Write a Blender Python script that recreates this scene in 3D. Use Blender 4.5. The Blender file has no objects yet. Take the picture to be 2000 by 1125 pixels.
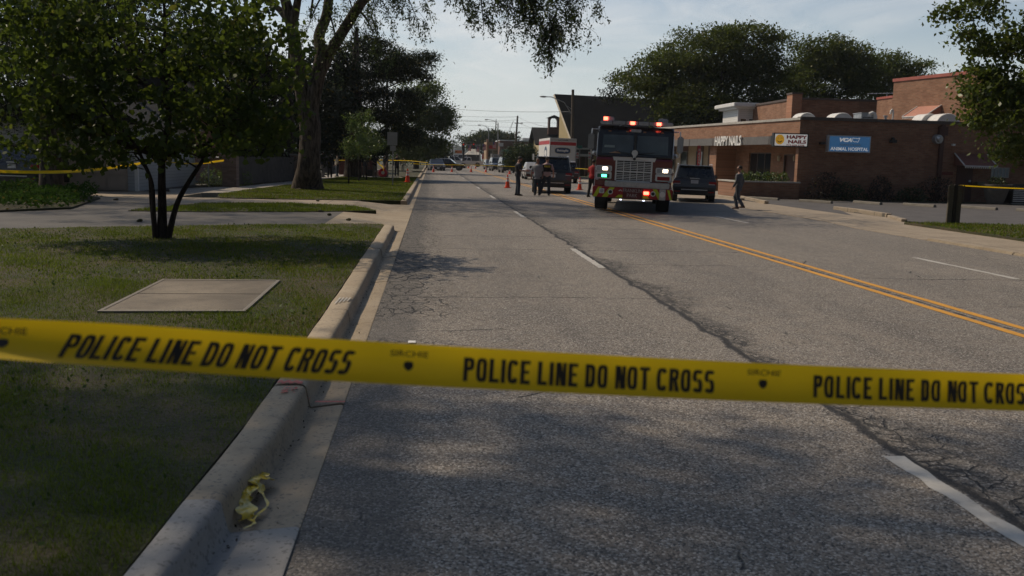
import bpy, bmesh, math, random
import numpy as np
from mathutils import Vector, Matrix, geometry
R=math.radians
S=bpy.context.scene
# ------------------------------------------------------------ camera
F=1800.0; H=1.64; ROLL=R(1.4); CX,CY=1000.0,562.5
_vy=Vector(((842-CX)/F,(307-CY)/F,1)).normalized()
_up=Vector((math.cos(ROLL),math.sin(ROLL),0)).cross(_vy).normalized()
if _up.y>0:_up=-_up
_vx=_vy.cross(_up)
W2C=Matrix(((_vx.x,_vy.x,_up.x),(_vx.y,_vy.y,_up.y),(_vx.z,_vy.z,_up.z)))
C2W=W2C.transposed()
def ray(px,py): return C2W@Vector(((px-CX)/F,(py-CY)/F,1))
def G(px,py,z=0.0):          # ground point seen at a pixel of the photograph
    r=ray(px,py); t=(z-H)/r.z
    return Vector((r.x*t,r.y*t,z))
def A(px,py,Y):              # point at distance Y down the street
    r=ray(px,py); t=Y/r.y
    return Vector((r.x*t,Y,H+r.z*t))
cam=bpy.data.cameras.new('camera'); camo=bpy.data.objects.new('camera',cam); S.collection.objects.link(camo)
cam.sensor_width=36; cam.lens=36*F/2000; cam.clip_end=6000; cam.clip_start=.05
camo.matrix_world=Matrix.Translation((0,0,H))@(C2W@Matrix(((1,0,0),(0,-1,0),(0,0,-1)))).to_4x4()
cam.dof.use_dof=True; cam.dof.focus_distance=15; cam.dof.aperture_fstop=4.0
S.camera=camo
# ------------------------------------------------------------ light
SUN_EL=R(47); SUN_AZ=R(55)    # azimuth measured from the street's far end (+Y) towards the left (-X)
sd=Vector((-math.sin(SUN_AZ)*math.cos(SUN_EL),math.cos(SUN_AZ)*math.cos(SUN_EL),math.sin(SUN_EL)))
sl=bpy.data.lights.new('sun','SUN'); sl.energy=2.9; sl.angle=R(.6); sl.color=(1,.83,.62)
so=bpy.data.objects.new('sun',sl); S.collection.objects.link(so)
so.rotation_euler=sd.to_track_quat('Z','Y').to_euler()
W=bpy.data.worlds.new('World'); S.world=W; W.use_nodes=True
S.view_settings.view_transform='Standard'; S.view_settings.look='None'; S.view_settings.exposure=0.0; S.view_settings.gamma=1
S.cycles.max_bounces=6; S.cycles.transparent_max_bounces=8; S.cycles.volume_bounces=0
S.cycles.use_denoising=True
# ------------------------------------------------------------ node helper
class NT:
    def __init__(s,tree): s.t=tree; s.n=tree.nodes; s.l=tree.links
    def N(s,typ,**k):
        x=s.n.new(typ)
        for a,b in k.items(): setattr(x,a,b)
        return x
    def put(s,sock,v):
        if isinstance(v,bpy.types.NodeSocket): s.l.new(v,sock)
        elif v is not None:
            if isinstance(v,(tuple,list)) and len(v)==3 and sock.type=='RGBA': v=(*v,1)
            sock.default_value=v
    def m(s,op,a,b=None,c=None,clamp=False):
        x=s.N('ShaderNodeMath',operation=op,use_clamp=clamp); s.put(x.inputs[0],a)
        if b is not None: s.put(x.inputs[1],b)
        if c is not None: s.put(x.inputs[2],c)
        return x.outputs[0]
    def noise(s,vec,scale,detail=3,rough=.55,dim='3D',col=False):
        x=s.N('ShaderNodeTexNoise',noise_dimensions=dim); s.put(x.inputs['Vector'],vec)
        x.inputs['Scale'].default_value=scale; x.inputs['Detail'].default_value=detail; x.inputs['Roughness'].default_value=rough
        return x.outputs[1 if col else 0]
    def vor(s,vec,scale,feature='F1',out=0):
        x=s.N('ShaderNodeTexVoronoi',feature=feature); s.put(x.inputs['Vector'],vec); x.inputs['Scale'].default_value=scale
        return x.outputs[out]
    def ss(s,v,a,b,o0=0.,o1=1.):     # smooth step a..b -> o0..o1
        x=s.N('ShaderNodeMapRange',interpolation_type='SMOOTHSTEP'); s.put(x.inputs[0],v)
        for i,q in enumerate((a,b,o0,o1)): s.put(x.inputs[1+i],q)
        return x.outputs[0]
    def mix(s,f,a,b,mode='MIX'):
        x=s.N('ShaderNodeMix',data_type='RGBA',blend_type=mode); s.put(x.inputs[0],f); s.put(x.inputs[6],a); s.put(x.inputs[7],b)
        return x.outputs[2]
    def pos(s): return s.N('ShaderNodeNewGeometry').outputs['Position']
    def obj(s): return s.N('ShaderNodeTexCoord').outputs['Object']
    def sep(s,v):
        x=s.N('ShaderNodeSeparateXYZ'); s.put(x.inputs[0],v); return x.outputs
    def comb(s,a,b,c=0.):
        x=s.N('ShaderNodeCombineXYZ'); s.put(x.inputs[0],a); s.put(x.inputs[1],b); s.put(x.inputs[2],c); return x.outputs[0]
    def vmul(s,v,k):
        x=s.N('ShaderNodeVectorMath',operation='MULTIPLY'); s.put(x.inputs[0],v); x.inputs[1].default_value=k; return x.outputs[0]
    def vadd(s,a,b):
        x=s.N('ShaderNodeVectorMath',operation='ADD'); s.put(x.inputs[0],a); s.put(x.inputs[1],b); return x.outputs[0]
    def bump(s,h,st=.3,d=.01):
        x=s.N('ShaderNodeBump'); x.inputs['Strength'].default_value=st; x.inputs['Distance'].default_value=d; s.put(x.inputs['Height'],h); return x.outputs[0]
MATS={}
def newmat(name):
    m=bpy.data.materials.new(name); m.use_nodes=True; t=NT(m.node_tree); p=t.n['Principled BSDF']; MATS[name]=m
    return m,t,p
def mat(name,col,rough=.6,metal=0.,var=.12,scale=6.,bump=0.,bscale=None,emit=None,es=1.,spec=.5,coat=0.,dirt=None,world=False):
    """procedural paint / stone / cloth: base colour broken up by noise, optional bump and dirt"""
    if name in MATS: return MATS[name]
    m,t,p=newmat(name); v=t.pos() if world else t.obj()
    n=t.noise(v,scale,4,.6); n2=t.noise(v,scale*.17,2)
    f=t.m('ADD',t.m('MULTIPLY',n,.6),t.m('MULTIPLY',n2,.4))
    lo=[c*(1-var) for c in col]; hi=[min(1,c*(1+var)) for c in col]
    c=t.mix(t.ss(f,.3,.7),lo,hi)
    if dirt: c=t.mix(t.ss(t.noise(v,scale*.6,5,.7),.52,.75,0.,.8),c,dirt)
    t.put(p.inputs['Base Color'],c); p.inputs['Roughness'].default_value=rough; p.inputs['Metallic'].default_value=metal
    p.inputs['Specular IOR Level'].default_value=spec
    if coat: p.inputs['Coat Weight'].default_value=coat; p.inputs['Coat Roughness'].default_value=.08
    if bump: t.put(p.inputs['Normal'],t.bump(t.noise(v,bscale or scale*4,4,.6),.5,bump))
    if emit: p.inputs['Emission Color'].default_value=(*emit,1); p.inputs['Emission Strength'].default_value=es
    return m
def leafmat(name,c1,c2,tr=.45,gl=.10):
    m=bpy.data.materials.new(name); m.use_nodes=True; MATS[name]=m; t=NT(m.node_tree); t.n.clear()
    g=t.N('ShaderNodeNewGeometry'); r=g.outputs['Random Per Island']
    n=t.noise(t.obj(),.55,2)
    f=t.m('ADD',t.m('MULTIPLY',r,.65),t.ss(n,.35,.65,0.,.35))
    c=t.mix(f,c1,c2); c=t.mix(t.ss(r,.97,.985),c,(.16,.13,.03))
    d=t.N('ShaderNodeBsdfDiffuse'); t.put(d.inputs[0],c)
    tl=t.N('ShaderNodeBsdfTranslucent'); t.put(tl.inputs[0],t.mix(.35,c,(.22,.30,.03),'MIX') if tr>.3 else c)
    mx=t.N('ShaderNodeMixShader'); mx.inputs[0].default_value=tr; t.l.new(d.outputs[0],mx.inputs[1]); t.l.new(tl.outputs[0],mx.inputs[2])
    gg=t.N('ShaderNodeBsdfGlossy'); gg.inputs['Roughness'].default_value=.38; gg.inputs[0].default_value=(.8,.85,.8,1)
    m2=t.N('ShaderNodeMixShader'); m2.inputs[0].default_value=gl*.45; t.l.new(mx.outputs[0],m2.inputs[1]); t.l.new(gg.outputs[0],m2.inputs[2])
    o=t.N('ShaderNodeOutputMaterial'); t.l.new(m2.outputs[0],o.inputs[0])
    return m
def glassmat(name,col=(.02,.025,.03),rough=.06):
    return mat(name,col,rough,0,.05,3,spec=.7)
# ------------------------------------------------------------ sky
t=NT(W.node_tree); t.n.clear()
sk=t.N('ShaderNodeTexSky',sky_type='NISHITA',sun_disc=False); sk.sun_elevation=SUN_EL
sk.sun_rotation=-SUN_AZ; sk.air_density=1.0; sk.dust_density=2.0; sk.ozone_density=1.2
d=t.N('ShaderNodeTexCoord').outputs['Generated']; x,y,z=t.sep(d)
zz=t.m('ADD',t.m('MAXIMUM',z,0.),.09)
cv=t.comb(t.m('DIVIDE',x,zz),t.m('DIVIDE',y,zz),0.)
cl=t.noise(t.vadd(t.vmul(cv,(.42,.22,1)),t.vmul(t.noise(cv,.6,3,col=True),(.9,.5,0))),.9,7,.6)
cl=t.ss(cl,.43,.66); cl=t.m('MULTIPLY',cl,t.ss(z,.0,.03))
sw=t.m('ADD',t.m('MULTIPLY',x,-.35),t.m('MULTIPLY',y,.94))       # the side of the sky the sun stands on is the bright side
sw=t.ss(sw,-.35,.75,.0,1.)
hz=t.m('MULTIPLY',t.ss(z,0.,.23,.9,0.),t.m('ADD',t.m('MULTIPLY',sw,.7),.3))
hc=t.mix(sw,(3.2,3.6,4.2),(12.0,12.6,12.4))
c=t.mix(hz,t.mix(sw,t.mix(1.,sk.outputs[0],(.55,.55,.58),'MULTIPLY'),t.mix(1.,sk.outputs[0],(1.12,1.34,1.50),'MULTIPLY')),hc)
c=t.mix(t.m('MULTIPLY',cl,t.m('ADD',t.m('MULTIPLY',sw,.6),.15)),c,t.mix(sw,(3.6,3.7,3.8),(13.6,13.3,12.9)))
bg=t.N('ShaderNodeBackground'); t.put(bg.inputs[0],c); bg.inputs[1].default_value=.064
o=t.N('ShaderNodeOutputWorld'); t.l.new(bg.outputs[0],o.inputs[0])
# ------------------------------------------------------------ mesh builder
class MB:
    def __init__(s): s.v=[]; s.f=[]; s.mi=[]; s.cur=0
    def add(s,vs,fs):
        b=len(s.v); s.v+= [tuple(q) for q in vs]; s.f+=[tuple(b+i for i in f) for f in fs]; s.mi+=[s.cur]*len(fs); return s
    def use(s,i): s.cur=i; return s
    def box(s,x0,x1,y0,y1,z0,z1,T=None):
        vs=[(x,y,z) for z in (z0,z1) for y in (y0,y1) for x in (x0,x1)]
        if T is not None: vs=[T@Vector(q) for q in vs]
        return s.add(vs,[(0,2,3,1),(4,5,7,6),(0,1,5,4),(2,6,7,3),(1,3,7,5),(0,4,6,2)])
    def rbox(s,x0,x1,y0,y1,z0,z1,r=.02,T=None):   # chamfered box
        bm=bmesh.new(); bmesh.ops.create_cube(bm,size=1)
        for v in bm.verts: v.co=Vector(((x0+x1)/2+v.co.x*(x1-x0),(y0+y1)/2+v.co.y*(y1-y0),(z0+z1)/2+v.co.z*(z1-z0)))
        bmesh.ops.bevel(bm,geom=bm.edges[:],offset=r,segments=2,affect='EDGES',clamp_overlap=True)
        bm.verts.index_update(); vs=[v.co.copy() for v in bm.verts]
        if T is not None: vs=[T@q for q in vs]
        s.add(vs,[[v.index for v in f.verts] for f in bm.faces]); bm.free(); return s
    def loft(s,rings,cap=True,closed=True):
        n=len(rings[0]); vs=[p for r in rings for p in r]; fs=[]
        for i in range(len(rings)-1):
            for j in range(n if closed else n-1):
                k=(j+1)%n; fs.append((i*n+j,i*n+k,(i+1)*n+k,(i+1)*n+j))
        if cap and closed: fs+= [tuple(range(n-1,-1,-1)),tuple((len(rings)-1)*n+j for j in range(n))]
        return s.add(vs,fs)
    def tube(s,pts,rad,n=8,cap=True,flat=1.):
        pts=[Vector(p) for p in pts]
        if not hasattr(rad,'__len__'): rad=[rad]*len(pts)
        rings=[]; ref=None
        for i,p in enumerate(pts):
            t_=(pts[min(i+1,len(pts)-1)]-pts[max(i-1,0)])
            t_=t_.normalized() if t_.length>1e-9 else Vector((0,0,1))
            if ref is None: ref=Vector((0,1,0)) if abs(t_.y)<.9 else Vector((1,0,0))
            u=t_.cross(ref); u=u.normalized() if u.length>1e-6 else t_.orthogonal().normalized()
            w=t_.cross(u); ref=-w if False else ref
            rings.append([p+u*(math.cos(a)*rad[i])+w*(math.sin(a)*rad[i]*flat) for a in [2*math.pi*j/n for j in range(n)]])
        return s.loft(rings,cap)
    def cyl(s,c,r,h,axis='Z',n=20,r2=None):
        c=Vector(c); a={'X':Vector((1,0,0)),'Y':Vector((0,1,0)),'Z':Vector((0,0,1))}[axis]
        return s.tube([c-a*h/2,c+a*h/2],[r,r if r2 is None else r2],n)
    def sph(s,c,r,n=12,m=8):
        rx,ry,rz=r if hasattr(r,'__len__') else (r,r,r); rings=[]
        for i in range(m+1):
            a=math.pi*i/m; q=max(math.sin(a),.02)
            rings.append([(c[0]+rx*q*math.cos(2*math.pi*j/n),c[1]+ry*q*math.sin(2*math.pi*j/n),c[2]-rz*math.cos(a)) for j in range(n)])
        return s.loft(rings)
    def prism(s,poly,z0,z1):
        n=len(poly); vs=[(p[0],p[1],z0) for p in poly]+[(p[0],p[1],z1) for p in poly]
        return s.add(vs,[tuple(range(n-1,-1,-1)),tuple(range(n,2*n))]+[(j,(j+1)%n,n+(j+1)%n,n+j) for j in range(n)])
    def xprism(s,poly,x0,x1):   # poly in (y,z)
        n=len(poly); vs=[(x0,p[0],p[1]) for p in poly]+[(x1,p[0],p[1]) for p in poly]
        return s.add(vs,[tuple(range(n-1,-1,-1)),tuple(range(n,2*n))]+[(j,(j+1)%n,n+(j+1)%n,n+j) for j in range(n)])
    def quad(s,a,b,c,d): return s.add([a,b,c,d],[(0,1,2,3)])
    def mesh(s,name):
        me=bpy.data.meshes.new(name); me.from_pydata(s.v,[],s.f)
        return me
    def build(s,name,mats,parent=None,smooth=False,bevel=0,loc=None,rz=None,sub=0,fixn=True):
        me=s.mesh(name)
        if not isinstance(mats,(list,tuple)): mats=[mats]
        for m in mats: me.materials.append(m)
        if len(mats)>1: me.polygons.foreach_set('material_index',s.mi)
        if fixn:
            bm=bmesh.new(); bm.from_mesh(me); bmesh.ops.recalc_face_normals(bm,faces=bm.faces); bm.to_mesh(me); bm.free()
        if smooth:
            me.polygons.foreach_set('use_smooth',[True]*len(me.polygons))
            if hasattr(me,'set_sharp_from_angle'): me.set_sharp_from_angle(angle=R(42))
        me.update(); o=bpy.data.objects.new(name,me); S.collection.objects.link(o)
        if parent: o.parent=parent
        if bevel:
            b=o.modifiers.new('bevel','BEVEL'); b.width=bevel; b.segments=2; b.limit_method='ANGLE'; b.angle_limit=R(35)
        if loc is not None: o.location=loc
        if rz is not None: o.rotation_euler=(0,0,rz)
        return o
def tag(o,label=None,cat=None,group=None,kind=None):
    if label: o['label']=label
    if cat: o['category']=cat
    if group: o['group']=group
    if kind: o['kind']=kind
    return o
def thing(name,label,cat,loc=(0,0,0),rz=0,group=None,rx=0,ry=0):
    o=bpy.data.objects.new(name,None); S.collection.objects.link(o); o.location=loc; o.rotation_euler=(rx,ry,rz); o.empty_display_size=.2
    return tag(o,label,cat,group)
def struct(mb,name,m,**k): return tag(mb.build(name,m,**k),kind='structure')
KIDS={}
def dup(root,label=None,loc=None,rz=None,scale=None,mats=None):
    def cp(o,par):
        c=o.copy(); S.collection.objects.link(c); c.parent=par
        for ch in o.children: cp(ch,c)
        return c
    c=cp(root,None)
    if label: c['label']=label
    if loc is not None: c.location=loc
    if rz is not None: c.rotation_euler=(c.rotation_euler[0],c.rotation_euler[1],rz)
    if scale: c.scale=(scale,)*3 if not hasattr(scale,'__len__') else scale
    return c
def textmesh(s,bold=0.,shear=0.):
    cu=bpy.data.curves.new('lettering','FONT'); cu.body=s; cu.size=1; cu.offset=bold; cu.shear=shear; cu.align_x='CENTER'; cu.resolution_u=3
    o=bpy.data.objects.new('lettering',cu); S.collection.objects.link(o); bpy.context.view_layer.update()
    dg=bpy.context.evaluated_depsgraph_get(); me=bpy.data.meshes.new_from_object(o.evaluated_get(dg))
    vs=np.array([v.co[:] for v in me.vertices]); fs=[tuple(p.vertices) for p in me.polygons]
    bpy.data.objects.remove(o); bpy.data.curves.remove(cu); bpy.data.meshes.remove(me)
    lo=vs.min(0); hi=vs.max(0); vs[:,:2]=(vs[:,:2]-(lo[:2]+hi[:2])/2)/np.maximum(hi[:2]-lo[:2],1e-6)
    return vs,fs        # unit box centred on the origin
def text(name,s,c,xd,ud,w,h,m,parent=None,bold=0.,shear=0.,d=.004):
    """flat lettering centred at c, width w along xd, height h along ud, lifted d off the surface"""
    vs,fs=textmesh(s,bold,shear); xd=Vector(xd).normalized(); ud=Vector(ud).normalized(); n=xd.cross(ud); c=Vector(c)+n*d
    mb=MB(); mb.add([c+xd*(v[0]*w)+ud*(v[1]*h) for v in vs],fs)
    return mb.build(name,m,parent,fixn=False)
def npmesh(name,V,faces_n,k,m,parent=None):
    """V: (N*k)x3 vertices, N faces of k corners each"""
    me=bpy.data.meshes.new(name); me.vertices.add(len(V)); me.vertices.foreach_set('co',V.astype(np.float32).ravel())
    me.loops.add(faces_n*k); me.loops.foreach_set('vertex_index',np.arange(faces_n*k,dtype=np.int32))
    me.polygons.add(faces_n); me.polygons.foreach_set('loop_start',np.arange(0,faces_n*k,k,dtype=np.int32))
    me.update(calc_edges=True); me.materials.append(m)
    o=bpy.data.objects.new(name,me); S.collection.objects.link(o)
    if parent: o.parent=parent
    return o
# ============================================================ THE GROUND
def road_material():
    m,t,p=newmat('worn_asphalt'); P=t.pos(); x,y,z=t.sep(P)
    big=t.noise(t.vmul(P,(1,.35,1)),.55,4); med=t.noise(P,3.2,4); fine=t.noise(P,60,2,.7); agg=t.vor(P,95.,'F1',0); aggc=t.vor(P,95.,'F1',1)
    c=t.mix(t.ss(big,.3,.7),(.190,.163,.134),(.260,.222,.180))
    c=t.mix(t.ss(med,.35,.75,0.,.5),c,(.12,.112,.105))
    tire=t.m('MAXIMUM',t.ss(t.m('ABSOLUTE',t.m('SUBTRACT',x,1.15)),.25,.75,1.,0.),t.ss(t.m('ABSOLUTE',t.m('SUBTRACT',x,4.4)),.3,.9,1.,0.))
    c=t.mix(t.m('MULTIPLY',tire,t.ss(t.noise(t.vmul(P,(1.5,.3,1)),1.6,4),.4,.7,.0,.55)),c,(.095,.083,.075))
    tan=t.ss(t.m('ABSOLUTE',t.m('SUBTRACT',x,2.42)),.1,.42,1.,0.); c=t.mix(t.m('MULTIPLY',tan,.4),c,(.25,.215,.175))
    # bright and dark stones of the aggregate
    sp=t.sep(aggc)[0]; c=t.mix(t.ss(sp,.70,.92,0.,.9),c,(.42,.395,.36)); c=t.mix(t.ss(sp,.36,.12,0.,.9),c,(.055,.053,.052))
    c=t.mix(t.ss(fine,.52,.68,0.,.4),c,(.06,.06,.06))
    wob=t.noise(P,1.1,5,.65,col=True); wx,wy,wz=t.sep(wob)
    wx=t.m('SUBTRACT',wx,.5); wy=t.m('SUBTRACT',wy,.5)
    pv=t.vadd(P,t.vmul(wob,(.35,.35,0)))
    # open seam beside the lane line: a ragged dark edge and broken pieces to its right
    sx=t.m('SUBTRACT',x,t.m('ADD',2.76,t.m('MULTIPLY',wx,.34)))
    seam=t.ss(t.m('ABSOLUTE',sx),.012,.06,1.,0.)
    zone=t.m('MULTIPLY',t.ss(sx,.0,.05),t.ss(sx,t.ss(t.noise(t.comb(0.,y,3.),.33,2),.36,.58,.10,.8),0.,0.,1.))
    cr=t.ss(t.vor(pv,5.5,'DISTANCE_TO_EDGE'),.012,.06,1.,0.)
    broken=t.m('MULTIPLY',zone,t.m('MAXIMUM',cr,t.ss(t.noise(pv,9,4,.7),.52,.6,0.,.85)))
    rub=t.m('MULTIPLY',t.ss(t.m('ABSOLUTE',t.m('SUBTRACT',sx,.10)),.05,.20,1.,0.),t.ss(t.noise(t.vmul(pv,(1,.5,1)),8,5,.75),.50,.60))
    rub=t.m('MULTIPLY',rub,t.m('MULTIPLY',t.ss(y,5.,7.),t.ss(y,13.5,16.,1.,.25))); broken=t.m('MAXIMUM',broken,t.m('MULTIPLY',rub,.8))
    # crazed left margin
    lz=t.ss(t.m('ADD',x,t.m('MULTIPLY',wx,1.3)),-.05,.55,1.,0.)
    lz=t.m('MULTIPLY',lz,t.ss(t.noise(t.comb(0.,y,9.),.3,2),.30,.42)); left=t.m('MULTIPLY',lz,t.ss(t.vor(pv,6.5,'DISTANCE_TO_EDGE'),t.m('MULTIPLY',t.noise(P,2.5,3),.03),t.m('MULTIPLY',t.noise(P,2.5,3),.12),1.,0.))
    left=t.m('MULTIPLY',left,t.ss(y,6.2,7.5))
    patch=t.ss(t.m('ADD',x,t.m('MULTIPLY',wy,.5)),-.2,-.02,.75,0.)
    # transverse cracks
    cracks=[(10.87,-.1,2.75),(16.84,-.5,5.9),(19.6,-.3,6.),(22.3,2.7,6.2),(31.5,-.5,11.),(27.3,3,11.),(13.2,6.4,11.),(42.,-.5,11.),(7.4,.6,1.6),(14.6,3.,5.)]
    tot=t.m('MAXIMUM',seam,broken); tot=t.m('MAXIMUM',tot,left)
    for y0,xa,xb in cracks:
        dy=t.m('ABSOLUTE',t.m('SUBTRACT',t.m('ADD',y,t.m('MULTIPLY',wy,.55)),y0+.0))
        q=t.m('MULTIPLY',t.ss(dy,.004+y0*.0004,.014+y0*.0009,1.,0.),t.m('MULTIPLY',t.ss(x,xa-.05,xa+.1),t.ss(x,xb-.1,xb+.05,1.,0.)))
        tot=t.m('MAXIMUM',tot,q)
    cs=t.ss(t.m('ABSOLUTE',t.m('SUBTRACT',x,t.m('ADD',6.09,t.m('MULTIPLY',wx,.1)))),.01,.045,1.,0.); tot=t.m('MAXIMUM',tot,t.m('MULTIPLY',cs,t.ss(t.noise(P,8,3),.35,.6)))
    few=t.m('MULTIPLY',t.ss(t.vor(pv,.55,'DISTANCE_TO_EDGE'),.002,.007,1.,0.),t.ss(t.noise(P,.9,3),.55,.66)); tot=t.m('MAXIMUM',tot,few)
    c=t.mix(t.m('MULTIPLY',patch,.7),c,(.07,.068,.066))
    c=t.mix(t.m('MULTIPLY',t.m('MULTIPLY',zone,.45),t.ss(t.noise(pv,3.,4),.4,.6)),c,(.075,.073,.072))
    c=t.mix(t.m('MULTIPLY',tot,.92),c,(.018,.018,.019))
    t.put(p.inputs['Base Color'],c); p.inputs['Roughness'].default_value=.82; p.inputs['Specular IOR Level'].default_value=.35
    h=t.m('SUBTRACT',t.m('ADD',t.m('MULTIPLY',agg,-.5),fine),t.m('MULTIPLY',tot,2.5))
    t.put(p.inputs['Normal'],t.bump(h,.75,.008)); return m
def concrete(name,c1,c2,joints=None,stain=(.06,.055,.05)):
    m,t,p=newmat(name); P=t.pos(); x,y,z=t.sep(P)
    c=t.mix(t.ss(t.noise(P,1.3,5),.3,.7),c1,c2); c=t.mix(t.ss(t.noise(P,7,5,.7),.5,.8,0.,.5),c,stain)
    c=t.mix(t.ss(t.sep(t.vor(P,70.,'F1',1))[0],.85,.97,0.,.6),c,(.10,.095,.09))
    c=t.mix(t.ss(t.noise(P,120,2),.6,.75,0.,.35),c,(.5,.47,.42))
    if joints:
        for ax,per,off in joints:
            q=t.m('ABSOLUTE',t.m('SUBTRACT',t.m('FRACT',t.m('DIVIDE',t.m('ADD',(x,y)[ax],off),per)),.5))
            c=t.mix(t.ss(q,.5-.02/per,.5-.008/per,0.,.8),c,(.04,.038,.035))
    t.put(p.inputs['Base Color'],c); p.inputs['Roughness'].default_value=.85
    t.put(p.inputs['Normal'],t.bump(t.m('ADD',t.noise(P,40,4,.7),t.noise(P,6,3)),.5,.008)); return m
def soil(name,c1,c2,c3):
    m,t,p=newmat(name); P=t.pos()
    c=t.mix(t.ss(t.noise(P,1.2,5),.35,.65),c1,c2); c=t.mix(t.ss(t.noise(P,14,4,.7),.5,.7,0.,.8),c,c3)
    t.put(p.inputs['Base Color'],c); p.inputs['Roughness'].default_value=.95; t.put(p.inputs['Normal'],t.bump(t.noise(P,30,4,.7),.9,.03)); return m
M_road=road_material()
M_kerb=concrete('kerb_concrete',(.31,.245,.165),(.38,.31,.22))
M_newk=concrete('newer_concrete',(.27,.26,.245),(.33,.32,.30))
M_walk=concrete('walk_concrete',(.27,.24,.20),(.36,.325,.275),joints=[(1,1.52,.3)])
M_apron=concrete('apron_concrete',(.29,.235,.17),(.37,.30,.22),joints=[(1,2.4,.3),(0,3.1,.2)])
M_lot=concrete('lot_asphalt',(.075,.07,.066),(.11,.10,.095))
M_drive=concrete('driveway_asphalt',(.065,.060,.055),(.10,.092,.083))
M_slab=concrete('slab_concrete',(.115,.095,.07),(.24,.20,.15),stain=(.055,.045,.035))
M_lawn=soil('lawn_soil',(.035,.042,.012),(.075,.058,.030),(.018,.018,.008))
M_far=soil('verge_turf',(.035,.05,.016),(.055,.065,.022),(.02,.028,.010))
M_white=mat('line_white',(.48,.46,.42),.7,var=.12,scale=9,dirt=(.22,.21,.2),world=True,bump=.003,bscale=80)
M_yell=mat('line_yellow',(.62,.30,.035),.7,var=.12,scale=9,dirt=(.30,.17,.06),world=True,bump=.003,bscale=80)
M_dark=mat('black_rubber',(.012,.012,.012),.8,var=.2)
struct(MB().box(-480,680,-60,2380,-.4,-.06),'ground',M_far)
LZ=.13
def g2(pts,z=0.): return [tuple(G(a,b,z)[:2]) for a,b in pts]
rd=MB().prism([(-.555,-8),(11.5,-8),(11.5,24),(11.9,27),(12.2,60),(12.2,120),(12.2,1500),(-.555,1500)],-.3,0.)
struct(rd,'road',M_road)
# crossing street far down the road
struct(MB().prism([(-60,196),(-.56,196),(-.56,210),(-60,210)],-.3,.0).prism([(12.21,196),(80,196),(80,210),(12.21,210)],-.3,.0),'side_road',M_lot)
def ksh(y): return -.11*min(max((5.3-y)/1.7,0),1.25)
def gut(y0,y1,m=None,name='kerb',x=0.):
    """kerb and gutter cast in lengths with open joints between them"""
    mb=MB(); rng=random.Random(int(y0*10)); y=y0
    prof=[(-.557,-.2),(-.557,.006),(-.575,.012),(-.77,-.012),(-.780,.0),(-.797,.09),(-.804,.122),(-.820,.137),(-.845,.142),(-.995,.140),(-1.01,.13),(-1.01,-.2)]
    while y<y1-.05:
        L=min(y1-y,3.05); dz=rng.uniform(-.006,.006); dx=rng.uniform(-.008,.008)
        n=max(2,int(L/.5)); rings=[]
        for i in range(n+1):
            yy=y+.006+(L-.012)*i/n; e=.004*math.sin(yy*3.1)+.003*math.sin(yy*7.7)
            rings.append([(a+x+(dx+e*(b>.02)+ksh(yy)*(.5 if a<-.9 else 1))*(a<-.7),yy,b+dz*(b>-.1)) for a,b in prof])
        mb.loft(rings); y+=L
    return struct(mb,name,m or M_kerb,smooth=True)
gut(3.95,5.995); gut(6.01,20.4)
gut(-6,3.94,M_newk)
# the kerb's rounded return at the drive
ret=MB(); rings=[]
for i in range(7):
    a=i/6*R(70); cx=-.80-1.0*(1-math.cos(a)); cy=20.41+1.0*math.sin(a); hgt=.14*(1-i/6*.8)
    nx,ny=math.cos(a),math.sin(a)
    rings.append([(cx+nx*.0,cy+ny*.0,-.1),(cx+.01*nx,cy+.01*ny,hgt*.3),(cx-.02*nx,cy-.02*ny,hgt*.9),(cx-.05*nx,cy-.05*ny,hgt),(cx-.19*nx,cy-.19*ny,hgt),(cx-.21*nx,cy-.21*ny,-.1)])
ret.loft(rings); struct(ret,'kerb',M_kerb,smooth=True)
for a,b in ((31.8,66.5),(71,96),(101,190),(212,420)): gut(a,b)
# pan across the drives
dp=MB()
for a,b in ((20.42,31.78),(66.52,70.98),(96.02,100.98)):
    dp.box(-1.35,-.557,a,b,-.2,.008)
    dp.add([(-1.35,a,.008),(-1.35,b,.008),(-2.4,b,LZ-.03),(-2.4,a,LZ-.03),(-1.35,a,-.2),(-1.35,b,-.2),(-2.4,b,-.2),(-2.4,a,-.2)],[(0,1,2,3),(0,3,7,4),(1,5,6,2),(4,7,6,5),(2,6,7,3),(0,4,5,1)])
struct(dp,'driveway_apron',M_kerb)
# lawns are slabs with a rounded outline
def lawn(pts,name='lawn',z=LZ,m=None):
    return struct(MB().prism(pts,-.1,z),name,m or M_lawn)
near=[(-1.085,-6),(-1.085,3.3),(-1.018,5.3),(-1.018,20.5),(-1.12,20.75),(-1.45,20.9)]+[tuple(G(a,b,LZ)[:2]) for a,b in ((600,438),(400,440),(200,443),(0,447))]+[(-14,17.6),(-14,-6)]
lawn(near)
strip=g2([(735,411),(690,402),(560,396),(400,396),(250,411),(400,413),(600,413)],LZ-.01); lawn(strip,z=LZ-.012)
mid=g2([(430,386),(600,389),(795,392)],LZ)+[(-1.0,34),(-1.0,66.5),(-6.2,66.2)]+g2([(620,352),(560,362),(470,372),(425,380)],LZ); lawn(mid)
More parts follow.
